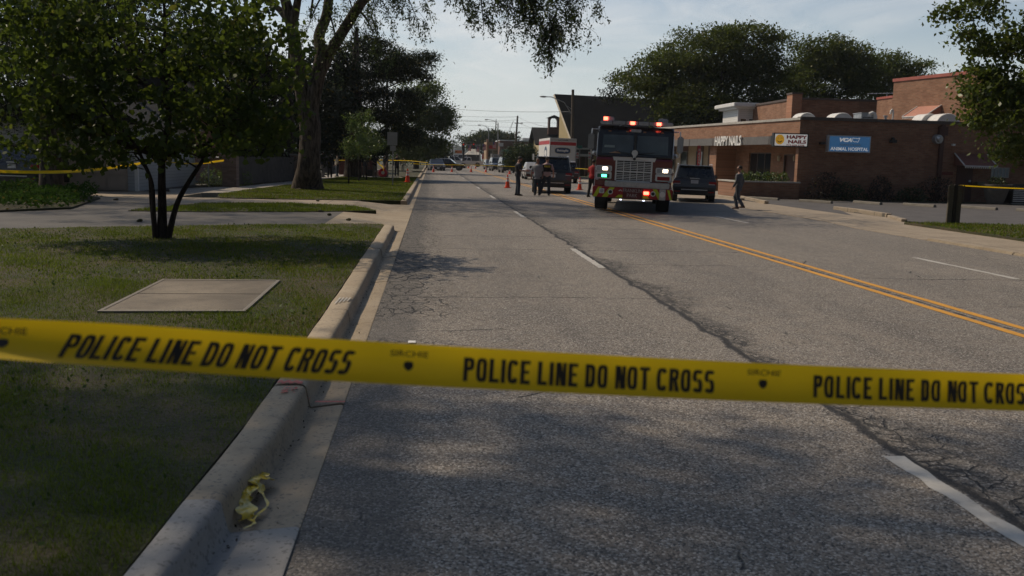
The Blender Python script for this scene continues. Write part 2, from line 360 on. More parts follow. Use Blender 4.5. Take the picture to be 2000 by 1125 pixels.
# driveways and footpath: one sheet a little below the lawns
struct(MB().prism([(-2.38,20.0),(-2.38,31.9),(-8.6,31.9),(-8.6,36),(-10.6,36),(-10.6,46),(-11,46),(-11,35.8),(-22,35.8),(-22,16),(-8,17)],-.1,LZ-.03),'driveway',M_drive)
struct(MB().prism([(-2.38,27.9),(-2.38,31.9),(-8.55,31.9),(-8.55,36.2),(-22,35.7),(-14.,29.),(-8.5,28.0)],-.05,LZ-.024),'driveway',M_apron)
struct(MB().prism(g2([(330,368),(585,348)],LZ)[:1]+[(-8.6,44),(-8.0,52),(-7.4,110),(-5.9,110),(-6.5,66),(-7.2,50),(-7.6,36.2),(-9.5,35.0)],-.05,LZ-.018),'sidewalk',M_walk)
lawn([(-30,36.5),(-11.3,36.5),(-11.3,46),(-9.2,46),(-8.7,50),(-8.0,110),(-30,110)],z=LZ-.02)
lawn([(-1.0,71),(-1.0,96),(-5.8,96),(-5.8,71)]); lawn([(-1.0,101),(-1.0,190),(-30,190),(-30,111),(-5.8,110.5),(-5.8,101)])
struct(MB().prism([(-2.38,66.5),(-2.38,71),(-40,71),(-40,66.5)],-.05,LZ-.028),'driveway',M_drive)
# slab let into the lawn, with its steel frame
sp=g2([(192,607),(318,545),(546,547),(478,607)],LZ+.02)
sl_=thing('concrete_slab','square concrete vault cover with metal rim set into the near lawn','vault cover',(0,0,0))
MB().prism(sp,0,LZ+.016).build('slab',M_slab,sl_)
c0=Vector((sum(p[0] for p in sp)/4,sum(p[1] for p in sp)/4)); fr=MB()
for i in range(4):
    a=Vector(sp[i]); b=Vector(sp[(i+1)%4]); ia=a+(c0-a)*.045; ib=b+(c0-b)*.045; oa=a+(a-c0)*.012; ob=b+(b-c0)*.012
    fr.prism([oa,ob,ib,ia],0,LZ+.021)
fr.build('rim',mat('galvanised_rim',(.24,.215,.18),.55,.3,dirt=(.15,.12,.1)),sl_)
mid_=[(Vector(sp[0])+Vector(sp[1]))/2,(Vector(sp[2])+Vector(sp[3]))/2]
dj=(mid_[1]-mid_[0]).normalized(); nj=Vector((-dj.y,dj.x))*.006
MB().prism([mid_[0]+nj,mid_[0]-nj,mid_[1]-nj,mid_[1]+nj],0,LZ+.0185).build('joint',M_dark,sl_)
# ---- right-hand side
struct(MB().prism([(12.2,24)]+[(12.6,27),(11.9,20.8),(11.51,20.8),(11.51,24)],-.2,-.004),'driveway_apron',M_apron)
apr=[(11.51,20.5),(11.51,24),(11.92,27),(12.21,60),(12.21,120),(14.4,120),(14.4,62),(14.4,46.4),(14.3,40)]+g2([(1629,411),(1738,426),(1765,434)])+g2([(2000,468),(2200,500)])+[(13.8,10),(11.65,10),(11.65,20.5)]
struct(MB().prism(apr,-.2,.012),'sidewalk',M_apron)
rk=MB()
for i in range(8):
    y0=-6+3.32*i; rk.rbox(11.502,11.66,y0+.005,y0+3.315 if y0<17 else 20.48,-.1,.05,.02)
struct(rk,'kerb',M_kerb)
lotp=g2([(1455,399),(1629,409)])[:0]+[(14.41,30.5)]+g2([(1640,411),(1738,425),(1765,432)])+[(16.2,25.6),(45,24),(60,44),(14.41,44)]
struct(MB().prism(lotp,-.2,.016),'parking_lot',M_lot)
rl=g2([(1766,435),(2000,468),(2200,500)],.06)+[(60,10),(60,24),(30,25)]+g2([(1865,437)],.06)
struct(MB().prism(rl,-.1,.07),'lawn',M_lawn)
def kerbrun(pts,h=.15,w=.18,z0=-.02,name='kerb',m=None):
    mb=MB(); pts=[Vector(p) for p in pts]
    for a,b in zip(pts,pts[1:]):
        d=(b-a).normalized(); n=Vector((-d.y,d.x))*w/2; a=a+d*.004; b=b-d*.004
        mb.prism([a-n,b-n,b+n,a+n],z0,h)
    return struct(mb,name,m or M_apron,bevel=.02)
kerbrun(g2([(1631,410),(1680,416),(1736,425)]),.14); kerbrun(g2([(1738,425.5),(1766,434)]),.10)
kerbrun(g2([(1449,388),(1497,399)]),.14)
kerbrun([(14.42,120),(14.42,62.0)],.12); kerbrun([(14.42,47),(14.35,41.6)],.12)
struct(MB().prism([(14.5,46.5),(14.5,120),(20,120),(20,44.6)],-.2,.06),'sidewalk',M_walk)
struct(MB().prism([(14.6,80),(14.6,122),(40,122),(40,80)],-.2,.09),'lawn',M_far)
stops=[((1454,388),(1528,392.5)),((1555,394),(1632,399)),((1657,396),(1733,402)),((1759,401),(1833,406.5)),((1870,406),(1955,412)),((1989,413),(2060,418))]
st0=None; lab=['nearest the brick planter','below the blue and white wall sign','second along the dark wall beside low shrubs','in front of the dark wall left of the wooden post','just right of the wooden post','at the right edge by the planter pot']
for i,(a,b) in enumerate(stops):
    pa=G(*a); pb=G(*b); L=1.83 if i<5 else 1.8; ang=math.atan2(pb.y-pa.y,pb.x-pa.x); c=(pa+pb)/2
    if st0 is None:
        st0=thing('parking_stop','','parking stop',(c.x,c.y,.017),ang,'concrete wheel stops along the car park'); r=[]
        mb=MB(); mb.loft([[(x,-.09,0),(x,-.075,.085),(x,-.045,.115),(x,.045,.115),(x,.075,.085),(x,.09,0)] for x in (-.9,-.87,.87,.9)]); mb.build('body',mat('stop_concrete',(.17,.155,.13),.9,var=.2,scale=5),st0,bevel=.008)
        [MB().cyl((xx,0,.118),.018,.01).build('anchor_pin',M_dark,st0) for xx in (-.6,.6)]; o=st0
    else: o=dup(st0,None,(c.x,c.y,.017),ang)
    o['label']='concrete wheel stop '+lab[i]
# ---- painted lines
wl=MB()
def ragged(mb,x0,x1,y0,y1,z,n=14,seed=0,am=.018):
    r=random.Random(seed); L=[]; Rr=[]
    for i in range(n+1):
        y=y0+(y1-y0)*i/n; L.append((x0+r.uniform(-am,am),y)); Rr.append((x1+r.uniform(-am,am),y))
    for i in range(n): mb.add([(*L[i],z),(*Rr[i],z),(*Rr[i+1],z),(*L[i+1],z)],[(0,1,2,3)])
for k in range(18):
    y=1.85+12.19*k; ragged(wl,2.61,2.72,y,y+3.05,.004,seed=k,am=.012 if k else .014,n=24 if k<2 else 8)
    y=1.15+12.19*k; ragged(wl,8.95,9.06,y,y+3.05,.004,seed=k+50)
struct(wl,'lane_marking',M_white)
yl=MB()
for x in (5.90,6.19): ragged(yl,x,x+.115,2,190,.004,n=380,seed=int(x*10),am=.006)
struct(yl,'lane_marking',M_yell)
# pink survey paint and white marks on the kerb
pk=MB(); r=random.Random(4)
for i in range(26):
    u=i/25; X=-.99+.20*u; Y=6.02+.02*math.sin(i)+ (0 if X<-.84 else (X+.84)*.2); Z=.150 if X<-.84 else .150-(X+.84)*2.3
    pk.add([(X,Y-.012,Z),(X+.009,Y-.012,Z-.0),(X+.009,Y+.045+r.uniform(0,.025),Z),(X,Y+.05,Z)],[(0,1,2,3)])
for i in range(40):
    X=r.uniform(-.93,-.85); Y=r.uniform(5.75,5.92); w=r.uniform(.004,.014); pk.add([(X,Y,.1475),(X+w,Y,.1475),(X+w,Y+w*2,.1475),(X,Y+w*2,.1475)],[(0,1,2,3)])
for i in range(24):
    X=-.745+.185*i/23; pk.add([(X,6.013,.019),(X+.009,6.013,.019),(X+.009,6.04+r.uniform(0,.016),.019),(X,6.045,.019)],[(0,1,2,3)])
struct(pk,'survey_paint',mat('pink_paint',(.60,.16,.12),.7,scale=30,var=.25,world=True))
wp=MB()
for i in range(4):
    X=-.96+.035*i; wp.add([(X,9.35+.06*i,.150),(X+.015,9.35+.06*i,.150),(X+.03,9.75,.150),(X+.015,9.75,.150)],[(0,1,2,3)])
struct(wp,'kerb_mark',M_white)
MB().rbox(-.185,-.115,8.05,8.15,.003,.012,.004,).build('paper_scrap',mat('scrap_white',(.75,.74,.72),.7)); o=bpy.data.objects['paper_scrap']; tag(o,'small white scrap of paper on the cracked asphalt by the gutter','litter')
# ---- grass: blades in one mesh
def inpoly(x,y,poly):
    ins=np.zeros(len(x),bool); n=len(poly); j=n-1
    for i in range(n):
        xi,yi=poly[i]; xj,yj=poly[j]
        c=((yi>y)!=(yj>y))&(x<(xj-xi)*(y-yi)/((yj-yi)+1e-12)+xi); ins^=c; j=i
    return ins
def blades(poly,dens,hgt,wid,z,seed,holes=(),ylim=None,vis=True):
    rng=np.random.default_rng(seed); xs=[p[0] for p in poly]; ys=[p[1] for p in poly]
    x0,x1,y0,y1=min(xs),max(xs),min(ys),max(ys)
    if ylim: y0,y1=max(y0,ylim[0]),min(y1,ylim[1])
    x0=max(x0,-.62*y1-.8)
    n=int((x1-x0)*(y1-y0)*dens); x=rng.uniform(x0,x1,n); y=rng.uniform(y0,y1,n)
    k=inpoly(x,y,poly)&(x>-.62*y-.8)
    pt=np.sin(x*.9+y*.55+2)+np.sin(x*2.3-y*1.1)*.7+rng.normal(0,.45,n)
    if wid<.0055 and dens in(1500,500): k&=(pt+1.1*(x>-2.1)*(y>6.3))>.35
    for h in holes: k&=~inpoly(x,y,h)
    # thin and tall patches
    nz=np.sin(x*1.7+1)*np.sin(y*1.3+.5)+.6*np.sin(x*4.1+y*3.3)+.4*np.sin(x*9+2*y); k&=rng.uniform(0,1,n)<(.72+.2*nz)
    x=x[k]; y=y[k]; nz=nz[k]; n=len(x); h=hgt*rng.uniform(.45,1.25,n)*(1+.18*nz); w=wid*rng.uniform(.6,1.3,n); a=rng.uniform(0,2*np.pi,n); b=rng.uniform(0,2*np.pi,n); ln=rng.uniform(.1,.9,n)*h
    V=np.empty((n,3,3)); V[:,0]=np.c_[x-np.cos(a)*w,y-np.sin(a)*w,np.full(n,z)]; V[:,1]=np.c_[x+np.cos(a)*w,y+np.sin(a)*w,np.full(n,z)]
    V[:,2]=np.c_[x+np.cos(b)*ln,y+np.sin(b)*ln,z+h]; return V.reshape(-1,3)
M_grass=leafmat('grass_blades',(.030,.050,.005),(.180,.235,.024),.42,.01)
M_grass2=leafmat('grass_blades_dry',(.10,.075,.025),(.27,.19,.085),.35,.02)
hole=[sp]
V=np.concatenate([blades(near,9000,.030,.0022,LZ-.005,1,hole,(2.3,6)),blades(near,3600,.034,.0035,LZ-.005,2,hole,(6,11)),blades(near,1300,.036,.006,LZ-.005,3,hole,(11,21.2))])
tag(npmesh('grass',V,len(V)//3,3,M_grass),kind='stuff')
V=np.concatenate([blades(near,500,.024,.0028,LZ-.005,11,hole,(2.3,6)),blades(near,1500,.030,.0040,LZ-.005,13,hole,(6,11)),blades(near,500,.034,.0054,LZ-.005,12,hole,(11,21)),blades(mid,120,.04,.015,LZ,15),blades(rl,90,.05,.02,.065,16)])
tag(npmesh('dry_grass',V,len(V)//3,3,M_grass2),kind='stuff')
V=np.concatenate([blades(mid,330,.045,.014,LZ,4),blades(strip,800,.05,.010,LZ-.014,5),blades(rl,300,.07,.014,.065,6)])
tag(npmesh('grass',V,len(V)//3,3,M_grass),kind='stuff')
# broadleaf weeds and clover in the lawn
def weeds(poly,n,size,z,seed,ylim):
    rng=np.random.default_rng(seed); y=rng.uniform(ylim[0],ylim[1],n); x=rng.uniform(-11,-1.05,n); cx=np.sin(x*1.1+2)*np.sin(y*.9)+rng.normal(0,.5,n)
    k=inpoly(x,y,poly)&~inpoly(x,y,sp)&(x>-.62*y-.8)&(cx>.2); x=x[k];y=y[k]; n=len(x)
    return leafcloud(np.c_[x,y,np.full(n,z)+rng.uniform(.005,.03,n)],size,rng,up=.85)

rng=np.random.default_rng(140); n=300; yy=rng.uniform(3.2,19,n)**1.0; xx=-.775+np.abs(rng.normal(0,.035,n)); xx=np.array([a+ksh(b) for a,b in zip(xx,yy)]); k=rng.uniform(0,1,n)<.22; xx[k]=rng.uniform(-.74,-.40,k.sum())
LIT=np.c_[xx,yy,np.full(n,.006)]
# ============================================================ PLANTS
def leafcloud(C,size,rng,up=0.3,asp=.62,heart=False,droop=0.):
    """one folded leaf per centre: 4 corner quads (base, side, tip, side)"""
    n=len(C); d=rng.normal(size=(n,3)); d[:,2]-=droop; d/=np.linalg.norm(d,axis=1,keepdims=True)
    nn=rng.normal(size=(n,3)); nn[:,2]+=up*3; s=np.cross(d,nn); s/=np.linalg.norm(s,axis=1,keepdims=True)+1e-9; up_=np.cross(s,d)
    L=size*rng.uniform(.6,1.3,(n,1)); w=L*asp*.5
    if heart:
        V=np.empty((n,6,3)); V[:,0]=C; V[:,1]=C+d*L*-.08+s*w*.75; V[:,2]=C+d*L*.42+s*w*1.1+up_*L*.10; V[:,3]=C+d*L; V[:,4]=C+d*L*.42-s*w*1.1+up_*L*.10; V[:,5]=C-d*L*.08-s*w*.75
        return V.reshape(-1,3)
    V=np.empty((n,4,3)); V[:,0]=C; V[:,1]=C+d*L*.45+s*w+up_*L*.08; V[:,2]=C+d*L; V[:,3]=C+d*L*.45-s*w+up_*L*.08
    return V.reshape(-1,3)
V=np.concatenate([weeds(near,9000,.030,LZ,21,(2.3,8)),weeds(near,7000,.040,LZ,22,(8,20))])
tag(npmesh('clover',V,len(V)//4,4,leafmat('weed_leaves',(.035,.065,.012),(.09,.14,.030),.25,.03)),kind='stuff')
def barkmat(name,c1,c2,sc=8.):
    m,t,p=newmat(name); P=t.obj(); v=t.vmul(P,(1,1,.22))
    n=t.noise(v,sc,6,.7); c=t.mix(t.ss(n,.38,.62),c1,c2); t.put(p.inputs['Base Color'],c); p.inputs['Roughness'].default_value=.95; p.inputs['Specular IOR Level'].default_value=.2
    t.put(p.inputs['Normal'],t.bump(n,1.,.05)); return m
B_elm=barkmat('elm_bark',(.030,.024,.018),(.13,.105,.080),9); B_dark=barkmat('dark_bark',(.018,.014,.011),(.055,.042,.034),14); B_pine=barkmat('pine_bark',(.03,.022,.017),(.13,.10,.08),7)
L_red=leafmat('redbud_leaves',(.020,.040,.008),(.075,.108,.018),.45,.05)
L_elm=leafmat('elm_leaves',(.025,.045,.012),(.065,.090,.026),.40,.10)
L_loc=leafmat('locust_leaves',(.026,.038,.009),(.075,.085,.020),.35,.05)
L_map=leafmat('maple_leaves',(.030,.050,.010),(.085,.105,.020),.4,.06)
L_pine=leafmat('pine_needles',(.012,.022,.008),(.042,.055,.018),.15,.05)
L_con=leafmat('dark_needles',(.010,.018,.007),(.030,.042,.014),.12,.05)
L_sap=leafmat('sapling_leaves',(.035,.07,.014),(.085,.14,.030),.45,.12)
L_far=leafmat('far_leaves',(.030,.048,.016),(.070,.088,.030),.3,.05)
L_bush=leafmat('shrub_leaves',(.018,.035,.008),(.055,.080,.020),.3,.1)
L_purp=leafmat('purple_leaves',(.016,.012,.010),(.035,.024,.020),.2,.08)
def ell(n,c,r,rng,shell=.55):
    d=rng.normal(size=(n,3)); d/=np.linalg.norm(d,axis=1,keepdims=True); u=rng.uniform(0,1,(n,1))**(1/3.); u=shell+(1-shell)*u
    u=np.where(rng.uniform(0,1,(n,1))<.3,u*rng.uniform(.3,1,(n,1)),u)
    return np.array(c)+d*u*np.array(r)
def tree(name,label,cat,stems,clumps,leaf,bark,lsize,nleaf,crad,seed=1,group=None,flat=.6,droop=0.,heart=False,asp=.62,up=.3,twig=.012,brfac=.010,strands=0.,base=None):
    """stems: explicit limbs [(points, radii)]; clumps: Nx3 leaf-cluster centres, each reached by a branch grown from the nearest wood"""
    rng=np.random.default_rng(seed); base=Vector(base if base is not None else stems[0][0][0]); root=thing(name,label,cat,base,0,group)
    wood=MB(); nodes=[]; rad=[]
    for pts,rs in stems:
        P=[Vector(p)-base for p in pts]; pp=[]; rr=[]
        for i in range(len(P)-1):           # smooth subdivision
            p0=P[max(i-1,0)];p1=P[i];p2=P[i+1];p3=P[min(i+2,len(P)-1)]
            for k in range(4):
                u=k/4; q=.5*((2*p1)+(p2-p0)*u+(2*p0-5*p1+4*p2-p3)*u*u+(3*p1-p0-3*p2+p3)*u**3); pp.append(q); rr.append(rs[i]*(1-u)+rs[i+1]*u)
        pp.append(P[-1]); rr.append(rs[-1]); wood.tube(pp,rr,14 if rs[0]>.15 else 8)
        nodes+= [tuple(q) for q in pp]; rad+=rr
    nodes=np.array(nodes); rad=np.array(rad); C=np.array(clumps)-np.array(base)
    keep=nodes[:,2]>(nodes[:,2].max()*.25 if len(stems)<40 else -9); nodes=nodes[keep]; rad=rad[keep]
    dmin=np.array([np.min(np.linalg.norm(nodes-c,axis=1)) for c in C]); L=[]
    for i in np.argsort(dmin):
        c=C[i]; dv=c-nodes; dist=np.linalg.norm(dv,axis=1); cost=dist*(1+.5*(dv[:,2]<0)*(strands<=0))+.25/np.maximum(rad,.01)*.02
        j=int(np.argmin(cost)); p=nodes[j]; dd=dist[j]; r0=min(rad[j]*.75,.012+brfac*dd+.004)
        m=max(2,int(dd/.5)+1); m=min(m,9); bend=rng.normal(size=3)*dd*.09; bend[2]+=dd*.10*(1 if not droop else 1.4)
        pts=[p+(c-p)*u+bend*4*u*(1-u)*.6+(rng.normal(size=3)*dd*.02 if 0<u<1 else 0) for u in np.linspace(0,1,m+1)]
        rs=[r0*(1-u)+max(.004,twig*.4)*u for u in np.linspace(0,1,m+1)]
        wood.tube(pts,rs,5 if r0<.05 else 7,cap=False); nodes=np.vstack([nodes,pts[1:]]); rad=np.concatenate([rad,rs[1:]])
        k=max(3,int(nleaf*rng.uniform(.6,1.4))); cr=crad*rng.uniform(.7,1.3); q=rng.normal(size=(k,3))*np.array([cr,cr,cr*flat])*.55
        if strands>0:     # pendulous twigs
            ns=4; a=rng.integers(0,ns,k); off=rng.normal(size=(ns,3))*cr*.5; ln=strands*rng.uniform(.5,1.2,ns); u=rng.uniform(0,1,k)
            q=off[a]+np.c_[rng.normal(size=k)*.05,rng.normal(size=k)*.05,-u*ln[a]]+off[a]*u[:,None]*.3+rng.normal(size=(k,3))*.05
            for b in range(ns): wood.tube([c,c+off[b]*.9,c+off[b]+np.array([0,0,-ln[b]*.5])+off[b]*.15,c+off[b]*1.3+np.array([0,0,-ln[b]])],[.008,.006,.004,.002],3,cap=False)
        else:
            for b in range(3): e=q[b]*1.2; wood.tube([c,c+e*.5,c+e],[max(.004,twig*.4),twig*.3,.002],3,cap=False)
        L.append(c+q)
    wood.build('trunk',bark,root,smooth=True,fixn=False)
    L=np.concatenate(L); V=leafcloud(L,lsize,rng,up=up,asp=asp,heart=heart,droop=droop)
    k=6 if heart else 4; npmesh('crown',V,len(L),k,leaf,root)
    return root
def Ap(pts,Y,dy=None): return [tuple(A(a,b,Y+(dy[i] if dy else 0))) for i,(a,b) in enumerate(pts)]
def blobs(spec,seed):
    """spec: list of (px,py,Y, rx,ry,rz, n): crown lobes as pixel centre + distance, radii in metres"""
    rng=np.random.default_rng(seed); return np.concatenate([ell(n,A(px,py,Y),(rx,ry,rz),rng) for px,py,Y,rx,ry,rz,n in spec])
# --- small multi-stemmed redbud in the near lawn
Y=16.5; b=G(315,465,LZ)
st=[([b+Vector((.0,0,-.1)),*Ap([(317,420),(316,340),(318,290),(330,230),(318,150),(322,60),(318,-40)],Y,[0,0,0,.1,.2,.3,.3])],[.115,.078,.065,.058,.05,.04,.028,.015]),
 ([b+Vector((-.08,-.05,-.1)),*Ap([(300,420),(297,360),(282,320),(262,280),(215,225),(170,150)],Y,[-.1,-.1,-.2,-.3,-.5,-.7])],[.055,.042,.034,.03,.024,.018,.01]),
 ([b+Vector((.10,-.02,-.1)),*Ap([(345,400),(372,350),(392,320),(420,270),(470,200),(520,140)],Y,[-.1,-.2,-.3,-.4,-.6,-.8])],[.06,.046,.038,.033,.028,.02,.01]),
 ([b+Vector((-.1,.05,-.1)),*Ap([(296,400),(290,340),(262,300)],Y,[.1,.1,.2])],[.05,.035,.025,.012]),
 (Ap([(318,318),(290,298),(262,288),(215,268),(150,230),(80,190)],Y,[0,0,-.1,-.3,-.6,-.9]),[.06,.055,.05,.04,.025,.012]),
 (Ap([(318,312),(350,292),(400,282),(470,240),(540,190)],Y,[0,0,.1,.3,.6]),[.05,.045,.035,.025,.012]),
 (Ap([(322,200),(390,130),(440,60)],Y,[.3,.7,1.1]),[.04,.03,.015]),(Ap([(322,200),(240,120),(200,40)],Y,[.3,.9,1.3]),[.04,.03,.015])]
cl=blobs([(300,120,16.6,2.2,2.0,1.7,210),(130,150,16.2,1.5,1.5,1.3,110),(480,140,16.4,1.15,1.4,1.15,80),(60,250,15.8,.9,1.0,.6,26),(420,265,16.,1.3,1.2,.42,36),(200,285,15.8,1.0,.9,.35,26),(530,235,16.2,.45,.8,.45,16),(300,-40,16.8,2.4,2.2,.9,80),(60,60,16.2,1.2,1.5,1.2,45)],5)
tree('redbud_tree','small multi-stemmed tree with large backlit heart-shaped leaves in the near lawn','tree',st,cl,L_red,B_dark,.088,24,.30,7,heart=True,asp=.95,up=.15,flat=.55,twig=.008,brfac=.009,droop=.5)
# --- tall elm with forked trunk
Y=40.65; b=G(601,369,LZ)
st=[([b+Vector((0,0,-.2)),b+Vector((0,0,.15)),*Ap([(603,330),(605,290),(606,250),(601,215)],Y)],[.85,.68,.50,.45,.45,.44]),
 (Ap([(600,225),(590,180),(582,125),(573,71),(567,36),(553,-20),(540,-120)],Y),[.33,.30,.28,.27,.25,.2,.14]),
 (Ap([(567,45),(545,18),(512,-5),(450,-60)],Y,[0,.2,.5,1]),[.2,.13,.11,.07]),
 (Ap([(570,60),(578,20),(586,-30),(596,-130)],Y,[0,-.3,-.6,-1]),[.2,.17,.14,.1]),
 (Ap([(604,225),(612,185),(622,142),(628,107),(623,71),(636,36),(642,0),(650,-80),(640,-200)],Y,[0,0,0,0,.3,.4,.5,.8,1]),[.36,.34,.31,.27,.24,.22,.2,.16,.1]),
 (Ap([(626,140),(640,112),(655,85),(680,45),(706,5),(760,-60),(840,-140)],Y,[0,0,-.3,-.7,-1.2,-2,-3.5]),[.27,.24,.23,.22,.2,.16,.1]),
 (Ap([(700,10),(780,-40),(900,-70),(1000,-60)],Y,[-1,-3,-5,-6.5]),[.14,.11,.07,.04]),
 (Ap([(760,-60),(900,-150),(1060,-160)],Y,[-2,-5,-8]),[.14,.09,.05]),
 (Ap([(612,-10),(608,20),(606,36)],Y,[0,0,0]),[.05,.045,.03])]
hi=np.concatenate([blobs([(660,-180,38,6.,6,3.2,150),(950,-150,34,4.5,4.5,2.2,100),(500,-160,42,3.5,4,2.2,50)],8),ell(110,(-6.5,36.5,12.5),(5.5,4.,2.2),np.random.default_rng(81))])
cl=hi
elm_hi=tree('elm_tree','tall elm with thick forked trunk and drooping boughs over the road','tree',st,cl,L_elm,B_elm,.16,46,.8,9,flat=.5,twig=.012,brfac=.012)
# hanging sprays of the same tree, as further crown and twigs
def sprays(root,spec,seed,lsize,nper,strand):
    rng=np.random.default_rng(seed); base=np.array(root.location); wood=MB(); L=[]
    for (px0,py0,Y0),(px1,py1,Y1),n,wid in spec:
        a=np.array(A(px0,py0,Y0))-base; b_=np.array(A(px1,py1,Y1))-base; mid=(a+b_)/2+np.array([0,0,.5])
        path=[(1-u)**2*a+2*u*(1-u)*mid+u*u*b_ for u in np.linspace(0,1,9)]; wood.tube(path,[.05*(1-u)+.01 for u in np.linspace(0,1,9)],5,cap=False)
        for i in range(n):
            u=rng.uniform(.15,1)**.8; p=path[min(8,int(u*8.99))]+rng.normal(size=3)*.1; e=p+np.array([rng.normal()*wid,rng.normal()*wid,rng.normal()*wid*.4])
            wood.tube([p,(p+e)/2+np.array([0,0,.12]),e],[.014,.010,.006],3,cap=False)
            for s_ in range(3):
                ln=strand*rng.uniform(.4,1.2); sx=rng.normal(size=2)*.22; q=[e,e+np.array([sx[0]*.5,sx[1]*.5,-ln*.3]),e+np.array([sx[0],sx[1],-ln])]
                wood.tube(q,[.006,.004,.002],3,cap=False); uu=rng.uniform(0,1,nper); L.append(e+np.c_[sx[0]*uu,sx[1]*uu,-ln*uu]+rng.normal(size=(nper,3))*.055)
    wood.build('hanging_twigs',B_dark,root,fixn=False); L=np.concatenate(L); V=leafcloud(L,lsize,rng,droop=.8,asp=.5); npmesh('hanging_leaves',V,len(L),4,L_elm,root)
sprays(elm_hi,[((900,-70,35),(1000,25,33),34,.6),((960,-80,34),(1085,55,32.5),44,.5),((1000,-80,34),(1110,10,32),40,.6),((1060,-90,33),(1125,50,31.5),26,.35),((1085,30,32.6),(1072,105,32.2),22,.24),((1020,-20,33),(1050,60,32.6),22,.35),
 ((880,-80,36),(905,20,34),14,.35),((930,-60,35),(945,60,34.),8,.2),((1000,-40,34),(1040,50,33),14,.4),
 ((700,-60,40),(760,30,38.5),22,.55),((760,-60,39),(815,40,38),16,.45),((660,-50,40),(700,60,39.5),22,.6),((640,-20,40),(600,60,39.8),10,.4),((700,20,40),(740,95,39.5),14,.5),((640,20,40.),(665,120,40.),12,.5),((770,-40,39),(850,5,37),8,.3)],3,.115,15,.85)
# --- big tree out of frame on the left that shades the foreground
st=[([(-9.6,9.2,0),(-9.5,9.2,3.),(-9.3,9.4,5.5),(-9,9.6,9.),(-9.2,10.4,14)],[.45,.34,.30,.22,.1]),([(-9.3,9.4,6),(-8.0,10.,10),(-6.4,10.8,14)],[.2,.14,.06]),([(-9.4,9.3,5.2),(-11.5,11.,9),(-13.5,12.4,14)],[.2,.15,.06])]
rng=np.random.default_rng(3); cl=np.concatenate([ell(120,(-8.0,10.6,15),(3.3,2.6,1.8),rng),ell(150,(-13.2,12.4,15.),(3.5,2.6,1.8),rng)])
CLM=cl
tree('maple_tree','broad maple whose crown hangs above the near lawn','tree',st,cl,L_map,B_elm,.18,52,.7,11,flat=.5)
# unseen trees added behind and right of the viewpoint to darken that sky
for i,(X,Yq,hh,r_,lb) in enumerate(((-9.,-13,14,6.5,'big unseen tree added on the left verge behind the viewpoint'),(-10.,-30,15,7,'unseen tree added farther back on the left verge behind the viewpoint'),(17.5,-9,15,7,'big unseen tree added on the right verge behind the viewpoint'),(18.5,-27,15,7,'unseen tree added farther back on the right verge behind the viewpoint'),(21.5,6,14,6,'unseen tree added right of the frame beside the right lawn'))):
    rng=np.random.default_rng(90+i); tree('street_tree',lb,'tree',[([(X,Yq,-.1),(X,Yq,3),(X,Yq,hh*.7)],[.4,.3,.12])],ell(110,(X,Yq,hh*.58),(r_,r_,hh*.36),rng),L_loc,B_dark,.42,40,1.2,91+i)
# --- old pine, trunk behind the ivy bed
b=G(100,377,LZ)
st=[([b+Vector((0,0,-.2)),*Ap([(100,330),(98,250),(92,150),(92,60),(88,-40),(86,-140)],b.y)],[.42,.36,.33,.31,.28,.24,.16])]
cl=blobs([(60,40,32,2.4,2.6,1.6,60),(-40,120,32,1.8,2.2,2.0,50),(150,10,33,1.6,2,.8,26),(20,200,31,1.3,1.8,.8,26),(60,-120,32,3.4,3,1.6,60),(0,-10,33,2.4,2.4,1.6,40),(-120,-330,28,4.4,3.,1.6,80),(210,-20,34,1.5,1.5,.7,16)],12)
tree('pine_tree','old tree with grey furrowed trunk and dark crown behind the ivy bed','tree',st,cl,L_con,B_pine,.15,95,.55,13,flat=.5,asp=.3)
# --- backdrop evergreens and trees on the left
def simple(name,label,cat,px,py,zt,spec,leaf,bark,ls,nl,cr,seed,r=.22,group=None,z=LZ,**k):
    b=G(px,py,z); top=Vector((b.x+.3,b.y,zt)); st=[([b+Vector((0,0,-.2)),b+(top-b)*.35+Vector((.15,0,0)),b+(top-b)*.7,top],[r*1.3,r,r*.6,r*.2])]
    return tree(name,label,cat,st,blobs(spec,seed),leaf,bark,ls,nl,cr,seed,group,**k)
simple('spruce_tree','tall dark conifer with layered boughs behind the fence','tree',455,358,9.4,[(470,95,55,1.6,1.6,.9,40),(455,160,55,2.4,2.2,1.2,70),(440,240,55,3.2,2.8,1.4,110),(470,300,54,3.2,2.4,1.0,70),(505,130,55,1.3,1.3,.8,26)],L_con,B_dark,.22,110,.75,21,r=.25,asp=.3)
simple('spruce_tree','dark evergreen rising behind the garage roof','tree',250,362,12,[(240,40,58,4,3,3.5,110),(160,150,56,3.5,3,3,90),(330,180,57,3.5,3,2.4,80),(380,90,58,2,2,2,50),(60,150,60,3.5,3,4,90)],L_con,B_dark,.26,100,.95,22,r=.3,asp=.35)
simple('pine_tree','broad pine behind the saplings with layered drooping boughs','tree',688,346,10.3,[(745,120,67,2.2,2,1.1,60),(700,165,66,1.8,2,1.1,50),(790,135,68,1.8,1.8,1.0,50),(830,110,68,.7,.8,.4,12),(680,230,65,2.1,2,1.2,70),(760,210,66,2.3,2,1.2,70),(700,290,65,2.0,1.6,.6,40),(780,265,67,1.8,1.8,.8,40),(655,190,66,.9,1.5,1.,24),(720,90,67,1.2,1.2,.6,20)],L_pine,B_pine,.24,110,.75,23,r=.5,asp=.3,flat=.35)
